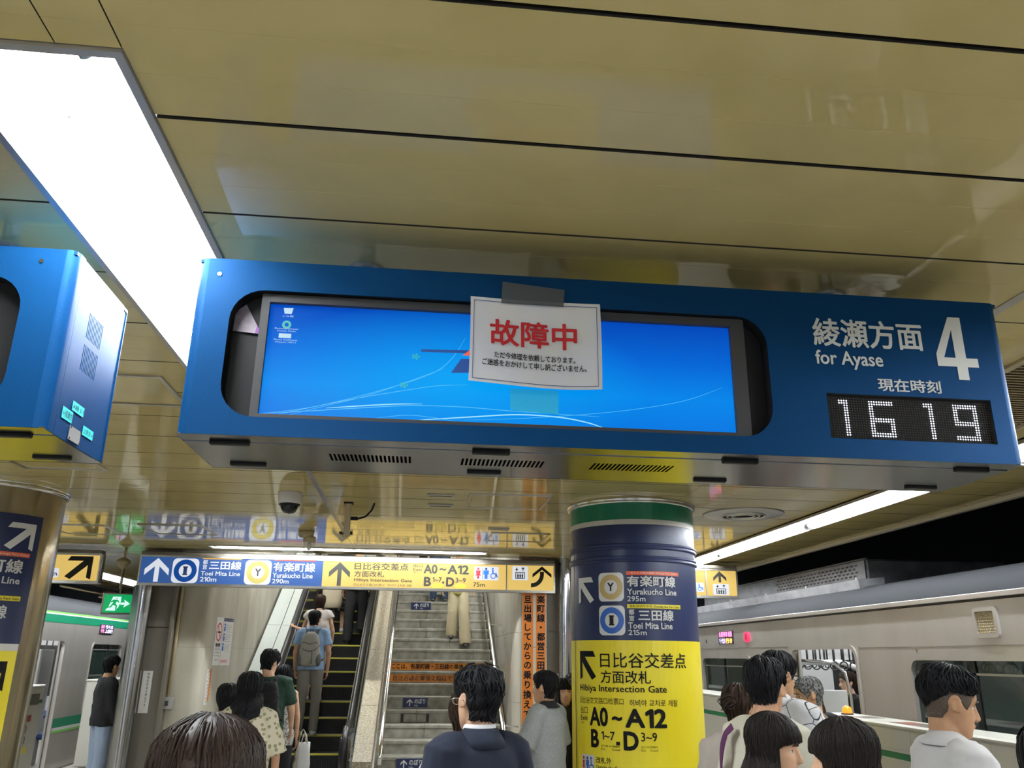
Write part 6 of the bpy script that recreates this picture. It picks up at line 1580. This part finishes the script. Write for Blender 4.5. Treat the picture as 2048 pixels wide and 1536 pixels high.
EZ = lambda i: (-1.247+.2*i)        # escalator tread heights
EYY = lambda i: 12.09+.3466*i+.19

# commuters along the left, queueing for the escalator
po = Pose(1.70, hy=radians(20), arms={1: ((.20, .02, 1.11), (.20, .12, .90)), -1: ((-.30, .02, 1.13), (-.38, .10, .90))})
make_person('person in long-sleeved black top and light jeans half hidden by the left steel post', at(-3.87, 11.55), radians(-55), po, .011, 'skin2', hair_fn('hairblack', .016, seed=3, locks=160), shirt('c_black', 1.9, grow=.018), trousers('c_jeans', wide=.02), 'c_sneaker')
po = Pose(ears=False, h=1.645, female=True, hp=radians(-6))
make_person('person with large glossy brown hair cut off at the bottom left', at(-.32, 1.45), radians(6), po, .008, 'skin1', hair_fn('hairbrown', .017, [(0, .05), (30, .045), (50, .0), (58, -.14), (180, -.20)], 7, 1100, .0012, .020, .0038, curtain=.8, llen=.6, tousle=.004), shirt('c_brown', .6))
po = Pose(1.52, female=True, lean=radians(4))
make_person('person with short black hair and blue floral shirt queueing at the wall', at(-1.43, 6.9), radians(4), po, .009, 'skin1', hair_fn('hairblack', .015, [(0, .05), (40, .04), (60, -.02), (80, -.05), (110, -.065), (180, -.085)], 5, 240), shirt('c_floralblue', .75, grow=.02, boxy=.012), trousers('c_darkpants'), extra=lambda t, p: strapline(p, [(150, .95), (165, 1.2), (168, 1.38), (150, 1.43)], 'c_black', .03)(t))
po = Pose(ears=False, h=1.61, female=True, arms={1: ((.235, .02, 1.12), (.22, .10, .92))})
make_person('person with long wavy black hair and cream floral blouse queueing', at(-1.19, 6.5), radians(-4), po, .009, 'skin3', hair_fn('hairblack', .018, [(0, .05), (30, .045), (50, .0), (58, -.16), (90, -.21), (180, -.23)], 9, 500, .008, .022, .007, curtain=1.0, wavy=.010), shirt('c_floralcream', .95, grow=.026, boxy=.02, sl_w=.03), trousers('c_darkpants'))
po = Pose(1.78, hy=radians(-38), hp=radians(-14), arms={1: ((.26, .03, 1.12), (.27, .16, .93))})
p5 = make_person('person in dark green T-shirt with head bowed to the right, wearing a black backpack', at(-1.62, 9.85), radians(6), po, .009, 'skin1', hair_fn('hairblack', .013, seed=13, locks=400, lift=.006, top=.024, spiky=.006, tousle=.008), shirt('c_darkgreen', .8, grow=.02, boxy=.012), trousers('c_black'))
backpack('black backpack on the person in dark green', p5, po, 'c_black', 'c_black', w=.14, h=.42, d=.12, z0=.97)
bag('white plastic bag carried by the person in dark green', at(-1.19, 9.98, -1.22), radians(10), .15, .30, .10, 'c_plastic', .10, name='shopping_bag', taper=.85)
po = Pose(ears=False, h=1.62, female=True, hy=radians(-20), arms={1: ((.215, .0, 1.11), (.21, .07, .87))})
make_person('person in sleeveless black and white dotted top behind the one in dark green', at(-1.545, 10.4), radians(-4), po, .010, 'skin1', hair_fn('hairblack', .013, HEM_BOB, 15, 200), shirt('c_dotted', 0, hem=.80, grow=.016), trousers('c_darkpants'))
bag('cream patterned tote bag hanging from the hand of the person in the dotted top', at(-1.27, 10.45, -1.38), radians(20), .20, .42, .10, 'c_floralcream', .14, name='tote_bag', taper=.45)
# on the escalator
i = 0; po = Pose(1.63, hy=radians(-6), legs={1: ((.10, .05, .50), (.10, -.01, .075))}, arms={1: ((.245, -.02, 1.11), (.235, .03, .87))})
p7 = make_person('person in light blue polo and gray trousers on the escalator', (-1.47, EYY(i)+.05, EZ(1)-.0), radians(-2), po, .010, 'skin3', hair_fn('hairblack', .014, seed=17, locks=180), shirt('c_lightblue', .62, grow=.016, boxy=.008, collar='c_lightblue'), trousers('c_graypants'), 'c_sneaker')
backpack('light gray backpack with dark straps on the person in light blue', p7, po, 'c_backpack', 'c_bagdark', w=.145, h=.47, d=.15, z0=.93)
po = Pose(ears=False, h=1.50, female=True, arms={-1: ((-.27, .10, 1.13), (-.40, .22, 1.17)), 1: ((.25, .0, 1.12), (.24, .10, .93))})
make_person('person in pale sleeveless blouse with dark bob, holding the left escalator handrail', (-1.50, EYY(2)+.12, EZ(3)-.15+.15), radians(0), po, .011, 'skin1', hair_fn('hairbrown2', .014, HEM_BOB, 19, 180), shirt('c_shelltop', .28, hem=.72 if False else .80, grow=.030, boxy=.02), trousers('c_khaki', short=.75), 'c_sneaker')
po = Pose(ears=False, h=1.60, female=True)
make_person('person in black top and dark floral skirt high on the escalator', (-1.42, EYY(8), EZ(8)), radians(0), po, .013, 'skin1', hair_fn('hairblack', .02, HEM_BOB, 21, 80), shirt('c_black', .6), skirt('c_floralskirt', .38), 'c_sneaker')
bag('large beige canvas tote bag on the back of the person in the floral skirt', (-1.50, EYY(8)-.26, EZ(8)+.40), radians(3), .34, .40, .12, 'c_canvas', .30, name='tote_bag', taper=.92)
po = Pose(1.65)
make_person('person in dark clothes almost hidden by the sign at the top of the escalator', (-1.40, EYY(11), EZ(11)), 0, po, .015, 'skin1', hair_fn('hairblack', seed=23, locks=60), shirt('c_black', .6), trousers('c_brown'))
bag('small tan bag carried at the top of the escalator', (-1.33, EYY(11)-.22, EZ(11)+.02), 0, .20, .22, .10, 'c_canvas', .2, name='shoulder_bag')
po = Pose(1.72, legs={1: ((.10, .10, .56), (.10, .10, .26)), -1: ((-.10, .0, .48), (-.10, -.04, .075))})
make_person('person in all black walking up the right side of the escalator', (-1.08, EYY(7)-.05, EZ(7)), 0, po, .013, 'skin3', hair_fn('hairblack', seed=25, locks=60), shirt('c_black', 1.9, grow=.02), trousers('c_black', wide=.02))
# on the stairs
sz = lambda i: -1.177+.16*i
sy = lambda i: 11.08+.3*i+.17
po = Pose(1.45, legs={1: ((.10, .06, .48), (.12, .03, .075)), -1: ((-.11, .13, .45), (-.15, .19, -.075))}, arms={1: ((.28, .0, 1.12), (.30, .10, .90)), -1: ((-.28, .0, 1.12), (-.29, .08, .90))})
make_person('person in olive shirt and baggy khaki trousers coming down the stairs', (.62, sy(9)-.02, sz(9)), pi, po, .011, 'skin3', hair_fn('hairblack', seed=27, locks=60), shirt('c_olive', .6, hem=.80, boxy=.015), trousers('c_khaki', wide=.045, vox=.011))
po = Pose(1.68)
make_person('person in dark jeans coming down behind the one in khaki, top hidden by the sign', (.33, sy(13), sz(13)), pi, po, .014, 'skin3', hair_fn('hairblack', seed=29, locks=60), shirt('c_black', .6), trousers('c_darkblue'))
po = Pose(1.68)
make_person('person in black trousers at the top of the stairs, only the feet showing', (.12, sy(15), sz(15)), pi, po, .014, 'skin3', hair_fn('hairblack', seed=31, locks=60), shirt('c_black', .6), trousers('c_black'))
# centre foreground
def suit(t, po):
    shirt('c_navysuit', 1.92, hem=.80, grow=.024, boxy=.010, name='jacket', vox=.010, disp=.02, neck=1.435)(t, po)
    cm = MB(); P0 = []; n = 24
    for r, z, ry in ((.072, 1.42, .070), (.0675, 1.474, .066), (.071, 1.478, .069), (.104, 1.432, .094), (.125, 1.405, .105)):
        for k in range(n+1):
            a = radians(45)+radians(270)*k/n; P0.append(po.J((r*sin(a), -.016+ry*cos(a), z-.03*max(0, cos(a)))))
    cm.add(P0, [(i*(n+1)+k, i*(n+1)+k+1, (i+1)*(n+1)+k+1, (i+1)*(n+1)+k) for i in range(4) for k in range(n)]); c = part('jacket_collar', cm, 'c_navysuit', t, smooth=True); md = c.modifiers.new('s', 'SOLIDIFY'); md.thickness = .004
    cm = MB(); P0 = []
    for r, z, ry in ((.066, 1.43, .064), (.0635, 1.492, .0625), (.066, 1.492, .065), (.071, 1.45, .070)):
        for k in range(n+1):
            a = 2*pi*k/n; P0.append(po.J((r*sin(a), -.014+ry*cos(a), z-.028*max(0, cos(a)))))
    cm.add(P0, [(i*(n+1)+k, i*(n+1)+k+1, (i+1)*(n+1)+k+1, (i+1)*(n+1)+k) for i in range(3) for k in range(n)]); part('shirt_collar', cm, 'c_white', t, smooth=True)
po = Pose(1.70, hy=radians(8), hr=radians(3), hp=radians(-5), wide=.89)
p14 = make_person('person in dark navy suit with thick tousled black hair and glasses, center foreground', at(.255, 3.6), radians(26), po, .007, 'skin1', hair_fn('hairblack', .015, [(0, .06), (35, .05), (55, .015), (70, -.005), (82, .006), (100, .004), (112, -.035), (135, -.070), (180, -.080)], 41, 700, .007, .020, .0065, wavy=.0, spiky=.010, side=.8, tousle=.012), suit, trousers('c_navysuit'), glasses='chrome')
backpack('black backpack on the person in the navy suit', p14, po, 'c_black', 'c_black', w=.15, h=.36, d=.13, z0=.86, y0=-.15, straps=False)
po = Pose(ears=False, h=1.58, female=True, arms={1: ((.20, .10, 1.13), (.06, .24, 1.18)), -1: ((-.25, .03, 1.12), (-.24, .08, .90))})
p15 = make_person('person in loose white T-shirt with brown hair behind the suited one, holding a cup', at(.26, 4.4), radians(-30), po, .009, 'skin1', hair_fn('hairbrown2', .018, HEM_BOB, 43, 200), shirt('c_white', .85, grow=.028, boxy=.02, sl_w=.03), trousers('c_graypants'))
_c = Matrix.Rotation(radians(-30), 4, 'Z') @ Vector((.04, .27, 1.10*1.0)); cx_, cy_, cz_ = .20+_c.x-.06, 4.4+_c.y-.42, FL+_c.z+.02
t = thing('drink_cup', 'clear plastic cup with domed lid and yellow sleeve in front of the white T-shirt', 'cup', (cx_, cy_, cz_)); ORG[t.name] = (0, 0, 0)
part('cup', MB().lathe([(.001, 0), (.030, 0), (.042, .12), (.040, .12), (.029, .004), (.001, .004)], (0, 0, 0), 24), 'clear', t, smooth=True); part('lid', MB().lathe([(.043, .118), (.044, .126), (.038, .15), (.022, .165), (.006, .17)], (0, 0, 0), 24), 'clear', t, smooth=True)
part('sleeve', MB().lathe([(.0345, .03), (.0405, .085)], (0, 0, 0), 24), 'ylabel', t, smooth=True)
# right of centre, by the pillar
po = Pose(1.64, hy=radians(4), wide=.96, arms={-1: ((-.25, .06, 1.13), (-.16, .22, 1.06)), 1: ((.27, -.01, 1.12), (.27, .08, .88))})
p16 = make_person('person in gray polo shirt looking left, with a crossbody bag, beside the banners', at(1.0, 6.75), radians(54), po, .009, 'skin2', hair_fn('hairblack', .015, [(0, .075), (35, .062), (55, .035), (68, -.012), (78, .004), (98, .008), (110, -.030), (130, -.066), (180, -.080)], 45, 240, .005), shirt('c_gray', .9, grow=.020, boxy=.012, collar='c_black', sl_w=.022), trousers('c_darkpants'))
t = thing('crossbody_bag', 'small black crossbody bag at the chest of the person in gray', 'bag', p16.location); t.rotation_euler = p16.rotation_euler; ORG[t.name] = (0, 0, 0)
part('bag_body', MB().bbox(-.21, -.05, .10, .17, 1.02, 1.20, .02), 'c_black', t)
po = Pose(ears=False, h=1.575, female=True, hy=radians(6))
make_person('person with straight black bangs facing the camera beside the pillar', at(1.30, 7.6), radians(172), po, .007, 'skin1', hair_fn('hairblack', .014, [(0, .030), (40, .028), (52, .015), (60, -.20), (90, -.25), (180, -.27)], 47, 300, .003, .014, .010, curtain=.3, llen=.6), shirt('c_black', 1.6))
po = Pose(ears=False, h=1.60, female=True)
p18 = make_person('person in pale blue shirt with long black hair, mostly behind the round pillar', at(1.50, 8.25), radians(10), po, .010, 'skin1', hair_fn('hairblack', .014, HEM_LONG, 49, 160, curtain=.6), shirt('c_paleblue', .9, grow=.02), trousers('c_darkpants'))
backpack('black backpack on the person half behind the round pillar', p18, po, 'c_black', 'c_black', w=.15, h=.44, d=.15, z0=.93)
# right side
def bun(t, po):
    hair_fn('hairbrown2', .014, seed=51, locks=240, hem=[(0, .06), (35, .05), (55, .02), (70, -.0), (100, -.01), (120, -.05), (180, -.07)])(t, po)
    rnd = random.Random(5); mb = MB(); c = Vector((0, -.118, .028)); mb.ell(c, (.036, .034, .034), 12, 8)
    for k in range(60):
        a, b = rnd.uniform(0, 2*pi), rnd.uniform(-1, 1); d = Vector((cos(a)*sqrt(1-b*b), sin(a)*sqrt(1-b*b), b)); e = d.orthogonal().normalized()
        P = [c+d*.030+e*(.025*s_)+d*.012*(1-s_*s_) for s_ in (-1, -.5, 0, .5, 1)]; P[-1] += Vector((rnd.uniform(-.02, .02), -.012, rnd.uniform(-.015, .02)))
        mb.path(P, 0, 4, rs=[.002, .005, .006, .004, .001])
    part('hair_bun', MB().add([po.head(v) for v in mb.v], mb.f), 'hairbrown', t, smooth=True)
po = Pose(1.62, female=True, hy=radians(-35), hp=radians(-4))
make_person('person with messy brown hair bun and gray-beige long-sleeved top', at(1.69, 4.45), radians(-20), po, .008, 'skin1', bun, shirt('c_beigegray', 1.8, grow=.024, boxy=.02), trousers('c_darkpants'))
po = Pose(1.745, hy=radians(16), wide=.84)
p20 = make_person('person in cream T-shirt with short black hair and a white earbud', at(1.62, 3.95), radians(-60), po, .007, 'skin3', hair_fn('hairblack', .013, seed=53, locks=600, lw=.0055, lift=.005, top=.028, side=.85, tousle=.005, hem=[(0, .06), (35, .05), (55, .018), (68, -.006), (78, .004), (98, .004), (110, -.030), (130, -.052), (180, -.058)]), shirt('c_cream', .9, grow=.022, boxy=.008, sl_w=.02), trousers('c_darkpants'))
t = thing('earbud', 'tiny white earbud in the ear of the person in the cream T-shirt', 'earphone', p20.location); t.rotation_euler = p20.rotation_euler; ORG[t.name] = (0, 0, 0)
mb = MB().ell((.0835, .004, -.012), (.006, .006, .006), 10, 6); mb.tube((.085, .006, -.014), (.086, .010, -.036), .0028, n=6); part('earbud_shell', MB().add([po.head(v) for v in mb.v], mb.f), 'whitepaint', t, smooth=True)
t = thing('shoulder_bag', 'dark purple strap bag across the back of the person in the cream T-shirt', 'bag', p20.location); t.rotation_euler = p20.rotation_euler; ORG[t.name] = (0, 0, 0)
strapline(po, [(-150, 1.42), (-145, 1.34), (-128, 1.22), (-112, 1.02)], 'c_purplestrap', .022, 'strap', g=.062)(t); part('bag_body', MB().bbox(-.30, -.18, -.12, .10, .78, 1.0, .02), 'c_purplestrap', t)
po = Pose(1.785, hy=radians(-8), hp=radians(-6), arms={1: ((.25, .05, 1.12), (.20, .22, 1.02))})
make_person('person in white shirt with thin black lines and black glasses, near the train door', at(2.14, 5.0), radians(-62), po, .008, 'skin2', hair_fn('hairblack', .013, seed=55, locks=450, lw=.0055, lift=.006, top=.024), shirt('c_grid', .95, grow=.024, boxy=.02, collar='c_grid', sl_w=.028), trousers('c_darkpants'), glasses='black')
def shopper(t, po): pass
po = Pose(1.64, hy=radians(30), hp=radians(-12))
make_person('older person with cropped gray hair facing left in front of the open train door', at(2.70, 5.8), radians(52), po, .008, 'skin2', hair_fn('hairgray', .010, seed=57, locks=320, lift=.003, top=.010, lw=.005), shirt('c_brown', .8, grow=.016), trousers('c_darkpants'))
po = Pose(ears=False, h=1.62, female=True, hy=radians(-10))
make_person('person with long dark brown hair behind the older gray-haired one', at(2.96, 6.35), radians(-30), po, .010, 'skin1', hair_fn('hairbrown2', .014, HEM_LONG, 59, 240, curtain=.7), shirt('c_black', .9), trousers('c_darkpants'))
po = Pose(1.62, female=True, hy=radians(10))
p24 = make_person('passenger in black with hair tied back, standing inside the open train door', at(5.02, 9.75), radians(80), po, .010, 'skin1', bun, shirt('c_black', .8, grow=.018), trousers('c_black'))
backpack('dark backpack on the passenger inside the right train', p24, po, 'c_black', 'c_bagdark', w=.14, h=.4, d=.12)
po = Pose(ears=False, h=1.555, female=True, hy=radians(-6), hp=radians(-6))
make_person('person with dark bob cut and bangs shown in right profile at the bottom', at(1.30, 3.15), radians(-112), po, .0055, 'skin1', hair_fn('hairsoft', .016, [(0, .040), (40, .036), (62, .026), (76, .010), (82, -.060), (96, -.088), (180, -.105)], 61, 900, .0012, .022, .0038, curtain=.9, llen=.6), shirt('c_white', .8), trousers('c_darkpants'))
po = Pose(ears=False, h=1.575, female=True, hp=radians(-4))
make_person('person with very dark brown hair in front of the cream gate, only the head showing', at(1.31, 2.6), radians(62), po, .0075, 'skin1', hair_fn('hairsoft', .016, [(0, .03), (30, .03), (50, .0), (62, -.10), (180, -.14)], 63, 900, .0012, .020, .0042, curtain=.7, llen=.6), shirt('c_brown', .7))
def undercut(t, po):
    hair_fn('stubble', .003, [(0, .07), (35, .058), (52, .03), (62, -.012), (70, -.012), (80, .012), (98, .012), (112, -.030), (140, -.058), (180, -.064)], 65, 0, .0, .0015)(t, po)
    h = hair_fn('hairblack', .015, [(0, .068), (35, .062), (60, .046), (100, .040), (135, .005), (180, -.025)], 67, 700, .006, .026, .006, spiky=.008, side=.6, llen=.4, tousle=.007)(t, po)
po = Pose(1.72, hy=radians(0), hp=radians(-12))
p27 = make_person('person with undercut black hair and white dress shirt in right profile beside the gate', at(2.04, 3.2), radians(-100), po, .0055, 'skin2', undercut, shirt('c_white', .9, grow=.024, boxy=.012, collar='c_white', vox=.009), trousers('c_darkpants'))
strapline(po, [(20, 1.05), (30, 1.25), (34, 1.36)], 'c_black', .010, 'lanyard', g=.030)(p27)
po = Pose(ears=False, h=1.60, female=True)
make_person('person with black hair mostly outside the right edge of the frame', at(1.58, 2.05), radians(-30), po, .009, 'skin1', hair_fn('hairblack', .015, [(0, .03), (30, .03), (50, .0), (62, -.12), (180, -.18)], 69, 300, curtain=.6), shirt('c_black', .7))
po = Pose(1.70, hy=radians(0))
make_person('passenger in white shirt behind the window of the left train', at(-6.15, 17.0), radians(-90), po, .012, 'skin2', hair_fn('hairblack', seed=71, locks=80), shirt('c_white', .8), trousers('c_darkpants'), glasses='black')
po = Pose(1.60, female=True)
make_person('passenger in a pale top inside the open door of the left train', at(-6.5, 14.45), radians(150), po, .012, 'skin1', hair_fn('hairblack', seed=73, locks=80), shirt('c_shelltop', .8), trousers('c_darkblue'))

GR = {'person': 'commuters in the station', 'ceiling light': 'fluorescent ceiling lights', 'hatch': 'ceiling hatches', 'fitting': 'small ceiling fittings', 'backpack': 'backpacks worn by commuters',
      'departure board': 'blue departure boards', 'pillar': 'round platform pillars', 'banner': 'orange wall banners', 'platform gate': 'cream platform gates', 'train': 'trains at the platforms',
      'handrail': 'stair handrails', 'post': 'posts on and under the ceiling', 'floor sticker': 'orange riser strips', 'sticker': 'stickers on the walls', 'bag': 'bags carried by commuters', 'box': 'junction boxes above the left train'}
for o in COL.objects:
    c = o.get('category')
    if c in GR and 'group' not in o: o['group'] = GR[c]
    if o.name.startswith('riser_sign'): o['group'] = 'navy signs on the stair risers'
    if o.name.startswith('paper_notice'): o['group'] = 'paper notices beside the posts'
# ------------------------------------------------------------------ lift everything so that the platform floor is at z = 0
bpy.data.objects.remove(_fo); bpy.data.curves.remove(_fc)
for o in list(COL.objects):
    if o.parent is None and o.type != 'CAMERA': o.location.z += EYE
